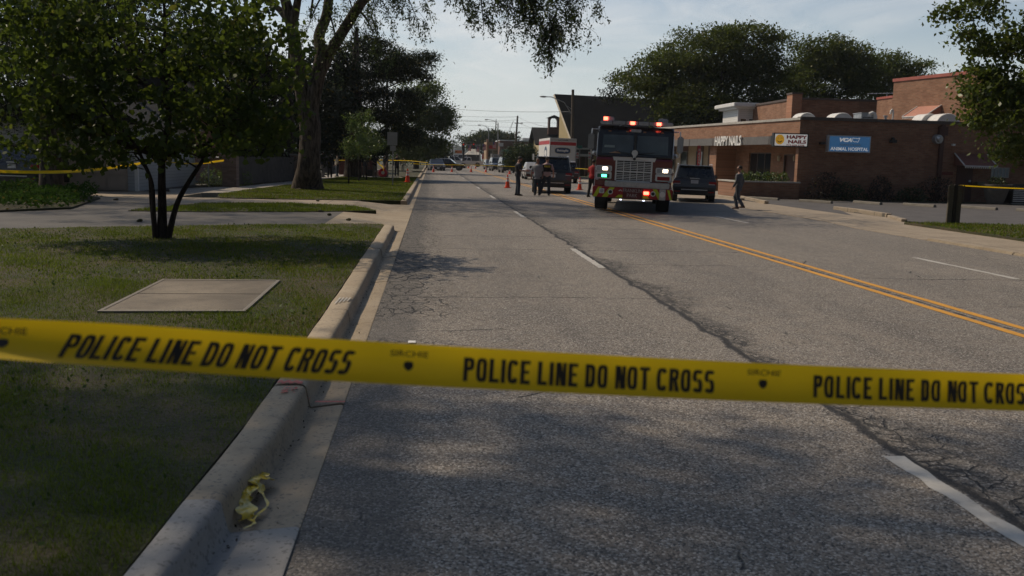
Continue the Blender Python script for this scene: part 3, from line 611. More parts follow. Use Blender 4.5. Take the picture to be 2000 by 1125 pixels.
simple('linden_tree','dense round shade tree hanging over the street beyond the pine','tree',812,330,10.,[(820,180,96,2.6,2.4,1.6,60),(800,240,95,3.2,3,2.,80),(850,235,95,1.9,2,1.5,50),(845,285,95,1.6,2,.9,34),(790,295,95,3,2.4,.8,46),(870,225,95,.8,1,.7,14)],L_elm,B_dark,.24,80,.85,24,r=.3)
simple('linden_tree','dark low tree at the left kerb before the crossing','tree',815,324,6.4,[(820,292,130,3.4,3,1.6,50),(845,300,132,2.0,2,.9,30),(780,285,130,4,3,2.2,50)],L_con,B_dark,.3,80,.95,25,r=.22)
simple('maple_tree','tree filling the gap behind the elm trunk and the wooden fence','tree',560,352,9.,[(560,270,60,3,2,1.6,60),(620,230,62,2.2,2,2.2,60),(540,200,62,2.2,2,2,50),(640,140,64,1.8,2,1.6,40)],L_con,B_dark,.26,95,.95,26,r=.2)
# saplings
for i,(px,py,w,lb) in enumerate(((681,359,1.0,'slender sapling on the verge, nearest of three'),(701,354,.8,'thin dark sapling in the middle of three on the verge'),(716,352,.8,'thin sapling farthest right of three on the verge'))):
    b=G(px,py,LZ); Yb=b.y
    tree('sapling',lb,'tree',[([b-Vector((0,0,.1)),*Ap([(px,py-40),(px+3,py-85),(px+6,py-125)],Yb)],[.045,.04,.03,.012])],blobs([(px+8,py-82,Yb,.55*w,.6,.95,30),(px+22,py-68,Yb,.75*w,.6,.5,20),(px+4,py-118,Yb,.3,.3,.5,10)],30+i),L_sap,B_dark,.10,40,.24,31+i,group='young trees on the verge',flat=.9,twig=.006,brfac=.006)
# --- locust trees behind the shops
def locust(label,px,Y,zt,spec,seed,lf=None):
    X=A(px,200,Y).x; st=[([(X,Y,-.1),(X+.1,Y,3),(X-.2,Y,5.5)],[.4,.32,.26])]
    for k in range(5):
        a=k*1.26+seed; st.append(([(X-.1,Y,4.+.3*k),(X+1.4*math.cos(a),Y+1.4*math.sin(a),6.4+.3*k),(X+3.*math.cos(a),Y+2.6*math.sin(a),zt-3.2)],[.2,.13,.06]))
    return tree('locust_tree',label,'tree',st,blobs(spec,seed),lf or L_loc,B_dark,.25,75,1.0,seed,'locust trees behind the shops',flat=.42,up=.8)
locust('widest locust tree, left of the group behind the brick shops',1400,80,13,[(1540,190,84,3.2,3,2.6,90),(1335,200,77,2.6,3,1.8,60),(1400,110,80,5.6,4,1.5,120),(1400,175,80,5.5,3.5,2.6,150),(1470,210,80,3.5,3,1.6,60),(1420,75,80,5.4,4,1.0,110),(1330,130,79,4.,3.5,1.4,80),(1260,160,78,2.4,2.6,1.5,44),(1285,170,78,1.6,2,1.0,24),(1350,220,76,3.2,3,2.0,80),(1480,135,81,3.6,3,1.2,70),(1420,140,80,4.0,3,1.2,60),(1385,215,78,4.2,3,1.2,60),(1500,200,80,2.2,2,.9,24),(1345,275,76,2.4,2.2,1.6,36)],41)
locust('middle locust tree above the square brick chimney',1590,86,12,[(1612,118,86,3.5,3,1.6,60),(1560,160,86,2.6,3,1.4,36),(1670,130,87,3,2.6,1.6,50),(1620,150,86,3.8,3,2.2,90),(1620,95,86,3.4,3,.9,60),(1585,140,86,2.6,2.6,1.0,40),(1665,135,87,2.6,2.6,1.0,44),(1610,190,85,2.4,2.,.6,16),(1690,175,86,2.4,2,.7,26)],42)
locust('locust tree rising right behind the stepped brick wall',1735,92,12.3,[(1720,150,92,4,3,1.6,60),(1745,165,92,4.,3,1.8,90),(1745,125,92,3.8,3,1.0,60),(1790,165,93,1.9,2.2,.8,26),(1700,165,92,2.6,2.6,1.1,44),(1740,200,92,3.4,2.6,.9,40)],43)
simple('yew_tree','dark low tree filling in under the locusts beside the steep roof','tree',1330,345,6,[(1350,265,74,3.0,2.4,1.8,80),(1420,250,78,4.5,2,1.4,70),(1215,175,110,2.5,2,1.8,30),(1530,225,82,4,2,1.,40)],L_con,B_dark,.28,60,.9,44,r=.2,z=0)
# --- maple on the right whose leaves hang into the frame
st=[([(17.8,22.3,0),(17.7,22.3,2.6),(17.5,22.3,4.6),(17.3,22.3,7.5)],[.3,.24,.2,.12]),([(17.6,22.3,3.4),(15.8,21.8,4.4),(14.2,21.5,4.7)],[.12,.08,.04]),([(17.6,22.3,4.4),(15.6,22.6,6),(13.4,22.6,6.4),(12.6,22.5,6.0)],[.13,.08,.04,.02])]
cl=blobs([(2020,60,21.5,1.3,1.5,.8,46),(1960,95,21.5,.5,1.,.45,16),(1905,15,22,.55,.7,.25,10),(1850,28,22,.38,.4,.18,5),(1935,150,21.5,.55,1,.4,18),(1975,215,21.2,.75,1.,.6,36),(1925,232,21,.4,.7,.25,12),(1990,280,21,.6,.9,.4,26),(2040,170,21.5,1.3,1.4,1.6,80),(1890,175,21.4,.30,.4,.12,5),(2060,-60,22,2.4,2,1.4,60),(1880,65,21.8,.3,.4,.12,5),(1905,195,21.,.4,.5,.2,9)],45)
tree('maple_tree','sunlit maple whose leafy boughs hang in at the right edge','tree',st,cl,L_map,B_elm,.125,46,.30,46,flat=.6,twig=.008)
# distant
simple('street_tree','round tree with flat crown above the far shops','tree',965,322,12.2,[(935,275,232,4.5,4,1.6,50),(965,266,232,5,4,1.3,60),(985,275,232,4,4,1.6,46),(960,285,232,6,4,1.8,50)],L_far,B_dark,.5,60,1.5,51,r=.3,z=0,flat=.4)
simple('street_tree','small bushy tree beside the parked dark cars','tree',1018,333,3.6,[(1018,303,100,1.7,1.6,1.2,90),(1032,312,100,1.1,1.2,1.1,50),(1003,315,100,.9,1.,.9,36)],L_bush,B_dark,.2,40,.45,52,r=.08,z=0)
# far woods down the street
rng=np.random.default_rng(60)
for i in range(11):
    px=[838,850,862,874,886,898,868,845,910,925,893][i]; Yf=[1500,1600,1750,1900,2000,2100,1400,1350,1900,1800,1600][i]; zt=[23,25,23,38,26,22,27,24,26,32,19][i]
    X=A(px,300,Yf).x
    tree('far_tree',['hazy far tree at the left end of the street, near the pole','second hazy far tree from the left','low hazy tree beyond the dark sedan','tallest hazy tree on the skyline','hazy tree over the orange sign','hazy tree behind the left traffic light','nearer hazy tree above the parked pickup','nearer hazy tree left of the pickup','hazy tree left of the white tent roof','dark hazy tree behind the tent roof','lowest hazy tree above the white van'][i],'tree',[([(X,Yf,-.1),(X,Yf,zt*.6)],[1.2,.6])],ell(50,(X,Yf,zt*.5),(zt*1.1,zt*.8,zt*.45),rng),L_far,B_dark,2.4,34,5.2,61+i,group='hazy trees at the end of the street')
# ivy bed, shrubs, hedges
def bushmass(name,label,cat,cs,rs,n,ls,m,seed,kind=None,stem=True,asp=.62):
    rng=np.random.default_rng(seed); P=[]
    for c,r in zip(cs,rs):
        q=ell(n,(0,0,0),r,rng,.6); q[:,2]=np.abs(q[:,2]); P.append(q+np.array(c))
    P=np.concatenate(P); base=np.array(cs).mean(0)
    if kind:
        V=leafcloud(P,ls,rng,asp=asp); return tag(npmesh(name,V,len(P),4,m),kind=kind)
    o=thing(name,label,cat,base); V=leafcloud(P-base,ls,rng,asp=asp); npmesh('foliage',V,len(P),4,m,o); w=MB()
    for c,r in zip(cs,rs):
        for k in range(7):
            a=rng.uniform(0,6.28); w.tube([Vector(c)-Vector(base)+Vector((.05*math.cos(a),.05*math.sin(a),-.05)),Vector(c)-Vector(base)+Vector((r[0]*.55*math.cos(a),r[1]*.55*math.sin(a),r[2]*.75))],[.02,.006],4)
    w.build('stems',B_dark,o,fixn=False); return o
rng=np.random.default_rng(70); ivy=[(-25,23.)]+g2([(0,412),(140,406),(196,387),(150,378),(80,374)],LZ)+[(-25,33)]
xs=[p[0] for p in ivy]; ys=[p[1] for p in ivy]; n=15000; x=rng.uniform(-18,max(xs),n); y=rng.uniform(min(ys),max(ys),n); k=inpoly(x,y,ivy); x=x[k]; y=y[k]
struct(MB().prism(ivy,-.1,LZ+.02),'planting_bed',M_lawn)
hz_=.10+.22*np.clip(np.sin(x*2.2)+np.sin(y*1.9+1),0,2)*.5+.16
V=leafcloud(np.c_[x,y,LZ+rng.uniform(0,1,len(x))**.5*hz_],.12,rng,up=.6); tag(npmesh('ground_cover',V,len(x),4,leafmat('ivy_leaves',(.022,.055,.010),(.06,.11,.02),.3,.0)),kind='stuff')

V=leafcloud(LIT,.016,np.random.default_rng(141),up=.9); tag(npmesh('leaf_litter',V,len(LIT),4,leafmat('litter_leaves',(.020,.016,.010),(.06,.045,.02),.1,.0)),kind='stuff')
# ============================================================ BUILDINGS
def brick(name,ang,c1,c2,mortar,patch=.5):
    """brickwork laid along horizontal direction ang"""
    m,t,p=newmat(name); P=t.pos(); x,y,z=t.sep(P)
    u=t.m('ADD',t.m('MULTIPLY',x,math.cos(ang)),t.m('MULTIPLY',y,math.sin(ang)))
    b=t.N('ShaderNodeTexBrick'); t.put(b.inputs['Vector'],t.comb(u,z,0.)); b.inputs['Scale'].default_value=1
    b.inputs['Brick Width'].default_value=.30; b.inputs['Row Height'].default_value=.085; b.inputs['Mortar Size'].default_value=.010; b.inputs['Bias'].default_value=0
    b.inputs['Color1'].default_value=(*c1,1); b.inputs['Color2'].default_value=(*c2,1); b.inputs['Mortar'].default_value=(*mortar,1)
    c=t.mix(t.ss(t.noise(t.comb(u,t.m('MULTIPLY',z,1.6),0.),1.1,4,.6),.35,.7,0.,patch),b.outputs[0],[q*.62 for q in c1])
    c=t.mix(t.ss(t.noise(t.comb(t.m('MULTIPLY',u,3.),t.m('MULTIPLY',z,9.),0.),1.,3),.5,.8,0.,.35),c,[min(1,q*1.5) for q in c2])
    t.put(p.inputs['Base Color'],c); p.inputs['Roughness'].default_value=.9; t.put(p.inputs['Normal'],t.bump(b.outputs[1],-.6,.01)); return m
BC=((.24,.108,.060),(.34,.170,.100),(.24,.185,.13))
Vc=Vector; 
K=Vector((18.1,44.7,0)); fd=Vector((-2.3,15.6,0)).normalized(); LF=26.; E_=K+Vector((20,1.1,0)); sdn=(E_-K).normalized()
fn=Vector((-fd.y,fd.x,0)); fn=fn if fn.x<0 else -fn      # outward from the street front
sn=Vector((sdn.y,-sdn.x,0))                              # outward from the side wall (towards the camera)
aF=math.atan2(fd.y,fd.x); aS=math.atan2(sdn.y,sdn.x)
BR_F=brick('street_brick',aF,*BC); BR_S=brick('side_brick',aS,*BC)
M_cap=mat('coping',(.10,.075,.06),.6,var=.2); M_capl=mat('pale_coping',(.42,.40,.36),.6,var=.15); M_fas=mat('grey_fascia',(.13,.125,.12),.6,var=.15,dirt=(.12,.11,.10))
M_stuc=mat('tan_panel',(.36,.29,.20),.8,var=.1); M_wfr=mat('window_frame',(.10,.08,.07),.5); M_gl=glassmat('dark_glass'); M_roofm=mat('roof_felt',(.12,.12,.12),.9,var=.2)
M_wht=mat('white_paint',(.74,.74,.72),.5,var=.05,dirt=(.55,.54,.5)); M_blk=mat('black_metal',(.02,.02,.021),.5); M_brn=mat('brown_door',(.085,.035,.024),.6,var=.15); M_met=mat('galvanised',(.42,.43,.44),.4,metal=.6,var=.2)
def frame(o,u,n): # local frame matrix: x along u, y = inward (-n), z up
    u=Vector(u).normalized(); n=Vector(n).normalized()
    return Matrix(((u.x,-n.x,0,o[0]),(u.y,-n.y,0,o[1]),(u.z,-n.z,1,o[2]),(0,0,0,1)))
def onwall(px,py,o,u):   # distance along the wall and height at which a pixel's ray meets it
    r=ray(px,py); n=Vector((-u.y,u.x,0)); t=(o-Vector((0,0,H))).dot(n)/r.dot(n); q=Vector((0,0,H))+r*t
    return (q-o).dot(u),q.z
shop=thing('brick_shop','long low brick shop with flat roof, grey canopy and white letters','building',K)
def bl(v): return Vector(v)-K
HT=3.90
o_f=K+fd*0+fn*-1.3            # recessed shop front line under the canopy
mb=MB(); TF=frame(bl(K),fd,fn); TS=frame(bl(K),sdn,sn)
# parapet band of the street front + full-height side wall
MB().box(0,LF,0,.3,3.12,HT,TF).build('parapet',BR_F,shop)
sw=MB().box(.0,20.,0,.3,0,HT,TS); sw.build('side_wall',BR_S,shop)
MB().box(1.3,1.6,0,0,0,0).v
fw=MB()
# wall pieces between the openings of the recessed front
wo=K-fn*1.3
def fpx(px): return onwall(px,320,wo,fd)[0]
ops=[(fpx(1557),fpx(1530),0.1,2.25,'door'),(fpx(1505),fpx(1462),.85,2.35,'window')]
segs=[]; TR=frame(bl(wo),fd,fn); s0=0.0
for a,b,z0,z1,k in ops:
    fw.box(s0,a,0,.25,0,3.1,TR).box(a,b,0,.25,z1,3.1,TR)
    if z0>.2: fw.box(a,b,0,.25,0,z0,TR)
    s0=b
e1=fpx(1436); fw.box(s0,e1,0,.25,0,3.1,TR); fw.build('front_wall',BR_F,shop)
# brick piers and the tan panelled part farther along
e2=fpx(1415); e3=fpx(1397)
MB().box(e1,e1+.9,-1.25,.25,0,3.1,TR).build('brick_pier',BR_F,shop)
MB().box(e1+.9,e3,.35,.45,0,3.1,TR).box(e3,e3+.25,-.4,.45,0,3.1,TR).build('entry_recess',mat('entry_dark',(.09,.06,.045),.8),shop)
MB().box(e1+1.3,e1+2.5,.28,.35,.1,2.5,TR).build('door',M_gl,shop)
q=MB().box(e3+.25,LF,-.1,.25,0,3.1,TR); q.build('tan_panel',M_stuc,shop)
def window(parent,T,a,b,z0,z1,d=-.02,frame_m=None,glass=None,mull=1,fw_=.06):
    w=MB().box(a,b,d-.03,d,z0,z0+fw_,T).box(a,b,d-.03,d,z1-fw_,z1,T).box(a,a+fw_,d-.03,d,z0+fw_,z1-fw_,T).box(b-fw_,b,d-.03,d,z0+fw_,z1-fw_,T)
    for k in range(1,mull+1):
        x=a+(b-a)*k/(mull+1); w.box(x-fw_*.4,x+fw_*.4,d-.028,d,z0+fw_,z1-fw_,T)
    o=w.build('window',frame_m or M_wfr,parent); MB().box(a+fw_*.5,b-fw_*.5,d-.004,d+.012,z0+fw_*.5,z1-fw_*.5,T).build('pane',glass or M_gl,o); return o
for a,b,z0,z1,k in ops:
    if k=='window':
        window(shop,TR,a,b,z0,z1,.12,mull=2); MB().box(a-.05,b+.05,-.05,.0,z0-.1,z0-.003,TR).build('sill',M_capl,shop)
    else:
        d_=MB().box(a+.05,b-.05,.10,.16,z0,z1-.05,TR).build('door',M_brn,shop); MB().cyl(TR@Vector((a+.2,.07,1.1)),.03,.06,'X').build('handle',M_met,d_)
        MB().box(a,a+.05,.0,.18,z0,z1,TR).box(b-.05,b,.0,.18,z0,z1,TR).box(a+.05,b-.05,0,.18,z1-.05,z1,TR).build('door_frame',M_wfr,shop)
for px0,px1 in ((1346,1333),(1376,1363),(1322,1315)):
    a=onwall(px0,320,wo,fd)[0]; b=onwall(px1,320,wo,fd)[0]; 
    if b>LF-.3: continue
    window(shop,TR,a,b,.95,2.45,-.14,mull=0); MB().box(a-.06,b+.06,-.20,-.105,.78,.94,TR).build('sill',M_brn,shop); MB().box(a,b,-.13,-.103,2.46,3.1,TR).build('lintel_panel',M_brn,shop)
# canopy: fascia, soffit
MB().box(-.9,LF,-.32,-.02,2.72,3.14,TF).box(.05,LF,.0-.02,1.3,2.86,2.98,TF).build('canopy',M_fas,shop)
for k in range(8): MB().box(-.9+3.3*k,-.9+3.3*k+.03,-.335,-.322,2.72,3.14,TF).build('fascia_joint',M_wfr,shop)
MB().box(-.06,LF,-.06,.36,HT,HT+.12,TF).build('coping',M_capl,shop); MB().box(-.0,20.,-.07,.36,HT+.002,HT+.16,TS).build('coping',M_cap,shop)
E2=bl(E_); rf=[bl(K)[:2],tuple(E2[:2]),tuple((E2+fd*LF)[:2]),tuple((bl(K)+fd*LF)[:2])]
MB().prism([tuple(Vector(p)+ (Vector((sum(r_[0] for r_ in rf)/4,sum(r_[1] for r_ in rf)/4))-Vector(p))*.02) for p in rf],HT-.5,HT-.35).build('roof',M_roofm,shop)
# wall lamps by the door
def onF(px,py,off=0.): s,z=onwall(px,py,wo,fd); return TR@Vector((s,-off,z))
for px in (1525,1556):
    q=onF(px,311,.1); l=MB().box(q.x-.02,q.x+.12,q.y-.04,q.y+.04,q.z+.12,q.z+.16).cyl((q.x-.02,q.y,q.z),.07,.2,n=8,r2=.1).sph((q.x-.02,q.y,q.z+.12),.09,8,5); l.build('wall_lamp',mat('lamp_ivory',(.45,.40,.28),.4),shop)
# side wall fittings: downpipe, floodlight, exhaust fan, small lamps, awning + door, glass block window, second awning
def sw_(px,py): return onwall(px,py,K,sdn)
s,z=sw_(1840,250); MB().box(s-.1,s+.1,-.14,-.003,.1,HT-.02,TS).box(s-.22,s+.22,-.2,-.003,HT-.55,HT-.12,TS).build('downpipe',M_brn,shop)
s,z=sw_(1828,272); MB().tube([TS@Vector((s,-.003,z)),TS@Vector((s,-.28,z))],[.24,.22],18).tube([TS@Vector((s,-.28,z)),TS@Vector((s,-.42,z-.02))],[.17,.12],14).build('exhaust_fan',M_met,shop,smooth=True)
s,z=sw_(1742,275); MB().box(s-.14,s+.14,-.25,-.003,z-.1,z+.05,TS).box(s-.05,s+.05,-.16,-.003,z+.05,z+.16,TS).build('floodlight',M_blk,shop)
s,z=sw_(1860,283); MB().box(s-.07,s+.07,-.16,-.003,z-.05,z+.05,TS).build('security_camera',M_wht,shop)
s,z=sw_(1604,280); MB().box(s-.12,s+.12,-.22,-.003,z-.05,z+.05,TS).build('floodlight',M_blk,shop)
s,z=sw_(1967,307); MB().box(s-.12,s+.12,-.16,-.003,z-.12,z+.12,TS).build('floodlight',M_wht,shop)
M_awn=mat('brown_awning',(.20,.085,.060),.7,var=.12); M_awnw=mat('awning_trim',(.60,.58,.55),.5)
def awning(parent,T,s0,s1,z0,z1,dep,m=M_awn):
    P=lambda x,y,z:T@Vector((x,y,z)); a=MB(); 
    a.add([P(s0,-.01,z1),P(s1,-.01,z1),P(s1,-dep,z0),P(s0,-dep,z0),P(s0,-.01,z1-.04),P(s1,-.01,z1-.04),P(s1,-dep,z0-.04),P(s0,-dep,z0-.04)],[(0,1,2,3),(7,6,5,4),(0,3,7,4),(1,5,6,2),(3,2,6,7)])
    a.add([P(s0,-.01,z1),P(s0,-dep,z0),P(s0,-.01,z0)],[(0,1,2)]); a.add([P(s1,-.01,z1),P(s1,-dep,z0),P(s1,-.01,z0)],[(0,1,2)])
    n=int((s1-s0)/.12)
    o=a.build('awning',m,parent); tr=MB()
    for s in (s0-.015,s1+.015): tr.tube([P(s,-.02,z1+.01),P(s,-dep-.02,z0+.01)],.035,6)
    tr.tube([P(s0,-dep-.02,z0-.02),P(s1,-dep-.02,z0-.02)],.035,6)
    for k in range(n): tr.box(s0+k*.12+.02,s0+k*.12+.09,-dep-.02,-dep-.005,z0-.12,z0-.03,T)
    tr.build('trim',M_awnw,o); return o
s0=sw_(1865,300)[0]; s1=sw_(1915,300)[0]; z1=sw_(1870,300)[1]; z0=sw_(1880,326)[1]; awning(shop,TS,s0,s1+.35,z0+.06,z1,.9)
d0=sw_(1866,360)[0]; d1=sw_(1897,360)[0]; dd_=MB().box(d0,d1,-.05,-.003,.05,2.3,TS).build('door',M_brn,shop); MB().box(d1-.22,d1-.10,-.1,-.052,1.05,1.15,TS).build('handle',M_met,dd_)
MB().box((d0+d1)/2-.2,(d0+d1)/2+.2,-.056,-.052,1.85,1.95,TS).build('number_plate',mat('plate_bronze',(.12,.10,.05),.5),dd_)
g0=sw_(1935,336)[0]; g1=sw_(1970,336)[0]; gz1=sw_(1950,327)[1]; gz0=sw_(1950,347)[1]
window(shop,TS,g0,g1,gz0,gz1,-.02,M_capl,mat('glass_block',(.26,.30,.30),.15),mull=4,fw_=.04)
s0=sw_(1993,300)[0]; awning(shop,TS,s0,s0+2.2,sw_(1993,326)[1]+.06,sw_(1993,302)[1],.9)
s0=sw_(1850,338)[0]; MB().box(s0-.3,s0+.3,-.02,-.003,sw_(1855,342)[1],sw_(1855,336)[1],TS).build('door_sign',mat('dull_red',(.16,.03,.02),.6),shop)
s0=sw_(1908,357)[0]; MB().box(s0-.2,s0+.2,-.35,-.003,sw_(1908,361)[1],sw_(1908,355)[1],TS).build('mailbox',mat('mail_bronze',(.16,.13,.07),.4),shop)
# white letters over the canopy
def signtext(name,s,T,sc,zc,w,h,m,parent,off,bold=.03):
    c=T@Vector((sc,-off,zc)); xd=(T@Vector((1,0,0))-T@Vector((0,0,0))); return text(name,s,c,xd,(0,0,1),w,h,m,parent,bold,d=0)
# letters read from the camera: the front's +s direction runs away, so letters run from far to near
def lettersF(s,px0,px1,py0,py1,off,m,name,parent,depth=.1,bold=.05):
    oo=K+fn*off; a,za=onwall(px0,(py0+py1)/2,oo,fd); b,_=onwall(px1,(py0+py1)/2,oo,fd); z1=onwall((px0+px1)/2,py0,oo,fd)[1]; z0=onwall((px0+px1)/2,py1,oo,fd)[1]
    c=bl(oo)+fd*((a+b)/2)+Vector((0,0,(z0+z1)/2)); vs,fs=textmesh(s,bold); mb=MB(); xd=-fd; w=abs(a-b); h=z1-z0
    V0=[c+xd*(v[0]*w)+Vector((0,0,v[1]*h)) for v in vs]; mb.add(V0,fs); mb.add([v-fn*depth for v in V0],[f[::-1] for f in fs])
    from collections import Counter
    e=Counter(); 
    for f in fs:
        for i in range(len(f)): e[(f[i],f[(i+1)%len(f)])]+=1
    n=len(V0); mb.f+= [(a_,b_,b_+n,a_+n) for (a_,b_) in e if (b_,a_) not in e]; mb.mi=[0]*len(mb.f)
    return mb.build(name,m,parent)
M_let=mat('white_letters',(.80,.80,.78),.5,var=.03)
lettersF('HAPPY NAILS',1396,1447,265.5,284.5,.42,M_let,'lettering',shop,depth=.04,bold=.02)
MB().box(fpx(1458),fpx(1448),-.36,-.325,2.75,3.05,TF).build('dark_panel',M_blk,shop)
# projecting box sign facing the camera
def sign_box(name,label,c,xd,w,h,dep,face,edge,parent_cb=None):
    o=thing(name,label,'sign',c); xd=Vector(xd).normalized(); n=xd.cross(Vector((0,0,1)))
    T=Matrix(((xd.x,-n.x,0,0),(xd.y,-n.y,0,0),(0,0,1,0),(0,0,0,1)))
    MB().box(-w/2,w/2,0,dep,-h/2,h/2,T).build('cabinet',edge,o); MB().box(-w/2+.05,w/2-.05,-.006,.001,-h/2+.05,h/2-.05,T).build('panel',face,o)
    return o,T,n,xd
M_sred=mat('sign_red',(.50,.035,.03),.5,var=.04); M_sblue=mat('sign_blue',(.045,.15,.33),.4,var=.06); M_swht=mat('sign_white',(.62,.60,.57),.4,var=.04); M_lit=mat('lit_white_panel',(.62,.60,.57),.4,var=.04,emit=(1,.95,.9),es=.24); M_litb=mat('lit_blue_panel',(.045,.15,.33),.4,var=.06,emit=(.10,.30,.62),es=.17); M_litl=mat('lit_letters',(.8,.8,.78),.4,emit=(1,1,1),es=.22)
Ys=43.3; a=A(1511,273,Ys); b=A(1579,273,Ys); zt=A(1545,260,Ys).z; zb=A(1545,287,Ys).z
c=(a+b)/2; c.z=(zt+zb)/2; w=b.x-a.x; h=zt-zb
o,T,n,xd=sign_box('shop_sign','white box sign with red letters and round yellow face at the shop corner',c,(1,.03,0),w,h,.25,M_lit,M_blk)
text('lettering','HAPPY',T@Vector((w*.165,-.008,.22*h*1.0)),xd,(0,0,1),w*.60,h*.26,M_sred,o,.05)
text('lettering','NAILS',T@Vector((w*.18,-.008,-.12*h)),xd,(0,0,1),w*.53,h*.26,M_sred,o,.05)
text('lettering','773-660-3398',T@Vector((w*.13,-.008,-.37*h)),xd,(0,0,1),w*.52,h*.12,M_sred,o,.03)
em=MB(); cx=-w*.33; cz=h*.02
em.add([T@Vector((cx+h*.34*math.cos(q),-.012,cz+h*.36*math.sin(q))) for q in [2*math.pi*k/28 for k in range(28)]],[tuple(range(28))]); em.build('round_face',mat('face_yellow',(.72,.42,.03),.4,var=.2,scale=2.,emit=(1,.5,.04),es=.22),o)
ey=MB()
for sx in (-1,1): ey.add([T@Vector((cx+sx*h*.13+h*.055*math.cos(q),-.016,cz+h*.09+h*.03*math.sin(q))) for q in [math.pi*k/8 for k in range(9)]],[tuple(range(9))])
pts=[(cx+h*.2*math.cos(q),cz-h*.02+h*.2*math.sin(q)) for q in [math.pi*(1.1+.8*k/10) for k in range(11)]]; pt2=[(cx+h*.2*math.cos(q),cz+h*.0+h*.15*math.sin(q)) for q in [math.pi*(1.1+.8*k/10) for k in range(11)]]
ey.add([T@Vector((p[0],-.016,p[1])) for p in pts+pt2[::-1]],[tuple(range(22))]); ey.build('face_feature',mat('face_brown',(.12,.04,.01),.5),o)
MB().box(-w*.46,-w*.44,.25,.6,-h*.3,h*.3,T).build('bracket',M_blk,o)
# blue hospital sign on the side wall
sa,za=sw_(1613,280); sb,_=sw_(1695,280); z1=sw_(1650,265)[1]; z0=sw_(1650,298)[1]; c=K+sdn*((sa+sb)/2)+sn*.28+Vector((0,0,(z0+z1)/2)); w=sb-sa; h=z1-z0
M_sedge=mat('sign_edge',(.5,.5,.5),.4)
o,T,n,xd=sign_box('hospital_sign','wide blue box sign with white letters high on the dark side wall','sign' and c,sdn,w,h,.27,M_litb,M_sedge)
text('lettering','VCA',T@Vector((-w*.10,-.008,h*.24)),xd,(0,0,1),w*.30,h*.24,M_litl,o,.07,shear=.25)
# jagged outline of the emblem beside the letters
ol=[(0,.5),(.3,.42),(.5,.46),(.62,.3),(.75,.42),(.85,.5),(1,.52),(.92,.2),(.85,-.05),(.8,-.35),(.7,-.5),(.55,-.3),(.35,-.42),(.12,-.3),(0,-.1)]; em=MB()
for i in range(len(ol)):
    p,q=ol[i],ol[(i+1)%len(ol)]; A0=Vector((w*.06+p[0]*w*.17,-.012,h*.24+p[1]*h*.25)); B0=Vector((w*.06+q[0]*w*.17,-.012,h*.24+q[1]*h*.25)); dd=(B0-A0).normalized(); nn=Vector((-dd.z,0,dd.x))*.012
    em.quad(*[T@v for v in (A0-nn,B0-nn,B0+nn,A0+nn)])
em.build('emblem',M_litl,o)
text('lettering','FRANKLIN PARK',T@Vector((w*.02,-.008,-h*.05)),xd,(0,0,1),w*.50,h*.12,mat('pale_blue',(.35,.45,.55),.5),o,.02)
text('lettering','ANIMAL HOSPITAL',T@Vector((0,-.008,-h*.29)),xd,(0,0,1),w*.90,h*.20,M_litl,o,.03)
# ---- upper volumes behind
def rect_building(name,label,x0,x1,y0,y1,z0,z1,mF,mS,cap=None,capm=None,cat='building'):
    o=thing(name,label,cat,(x0,y0,0)); 
    MB().box(0,.3,0,y1-y0,z0,z1).build('street_wall',mF,o); MB().box(.3,x1-x0,0,.3,z0,z1).build('side_wall',mS,o)
    MB().box(.3,x1-x0,.3,y1-y0,z0,z1-.3).build('roof',M_roofm,o)
    if capm: MB().box(-.06,x1-x0+.05,-.06,.4,z1,z1+.14).box(-.06,.4,.4,y1-y0,z1,z1+.14).build('coping',capm,o)
    return o
BRX=brick('back_brick',0,*BC); BRY=brick('back_street_brick',math.pi/2,*BC); M_red=mat('red_coping',(.36,.10,.07),.6)
Yb=58; a=A(1556,195,Yb); b=A(1722,200,Yb); rect_building('brick_block','plain brick block with dark coping standing behind the shop roof',a.x,b.x+6,Yb,Yb+14,0,A(1640,197,Yb).z,BRY,BRX,capm=M_cap)
c1=A(1541,185,Yb-.5); c2=A(1560,185,Yb-.5); o=thing('chimney','square sunlit brick chimney stack at the corner behind the shop roof','chimney',(c1.x,Yb-1.1,HT-.6)); zz_=c1.z-HT+.6
MB().box(0,c2.x-c1.x,0,.9,0,zz_).build('stack',brick('chimney_brick',0,(.40,.17,.09),(.46,.21,.12),(.3,.24,.18)),o); MB().box(-.04,c2.x-c1.x+.04,-.04,.94,zz_,zz_+.1).build('cap',M_cap,o)
# tall stepped building at the right: its long face is angled towards the street
p0=Vector((A(1746,160,54).x,54,0)); p1=Vector((A(1921,145,45.3+2).x,47.3,0)); u=(p1-p0).normalized(); z1=A(1746,160,54).z; z2=z1
tb=thing('stepped_brick_building','taller brick building with red coping and stepped parapet behind the dark wall','building',p0); n_=Vector((u.y,-u.x,0)); n_=n_ if n_.y<0 else -n_; Tt=frame((0,0,0),u,n_); L=(p1-p0).length
MB().box(0,L,0,.3,0,z1,Tt).build('front_wall',brick('angled_brick',math.atan2(u.y,u.x),*BC),tb); MB().box(0,L,.3,9,0,z1-.3,Tt).build('roof',M_roofm,tb); MB().box(-.05,L+.05,-.06,.36,z1,z1+.18,Tt).build('coping',M_red,tb)
l0=Vector((A(1712,195,56).x,56,0)); zl=A(1730,193,55).z; ul=(p0-l0).normalized(); nl=Vector((ul.y,-ul.x,0)); nl=nl if nl.y<0 else -nl; Tl=frame(l0-p0,ul,nl); Ll=(p0-l0).length-.01
MB().box(0,Ll,.05,.3,0,zl,Tl).build('low_wall',brick('low_brick',math.atan2(ul.y,ul.x),*BC),tb); MB().box(-.04,Ll-.02,.0,.36,zl,zl+.14,Tl).build('coping',M_red,tb)
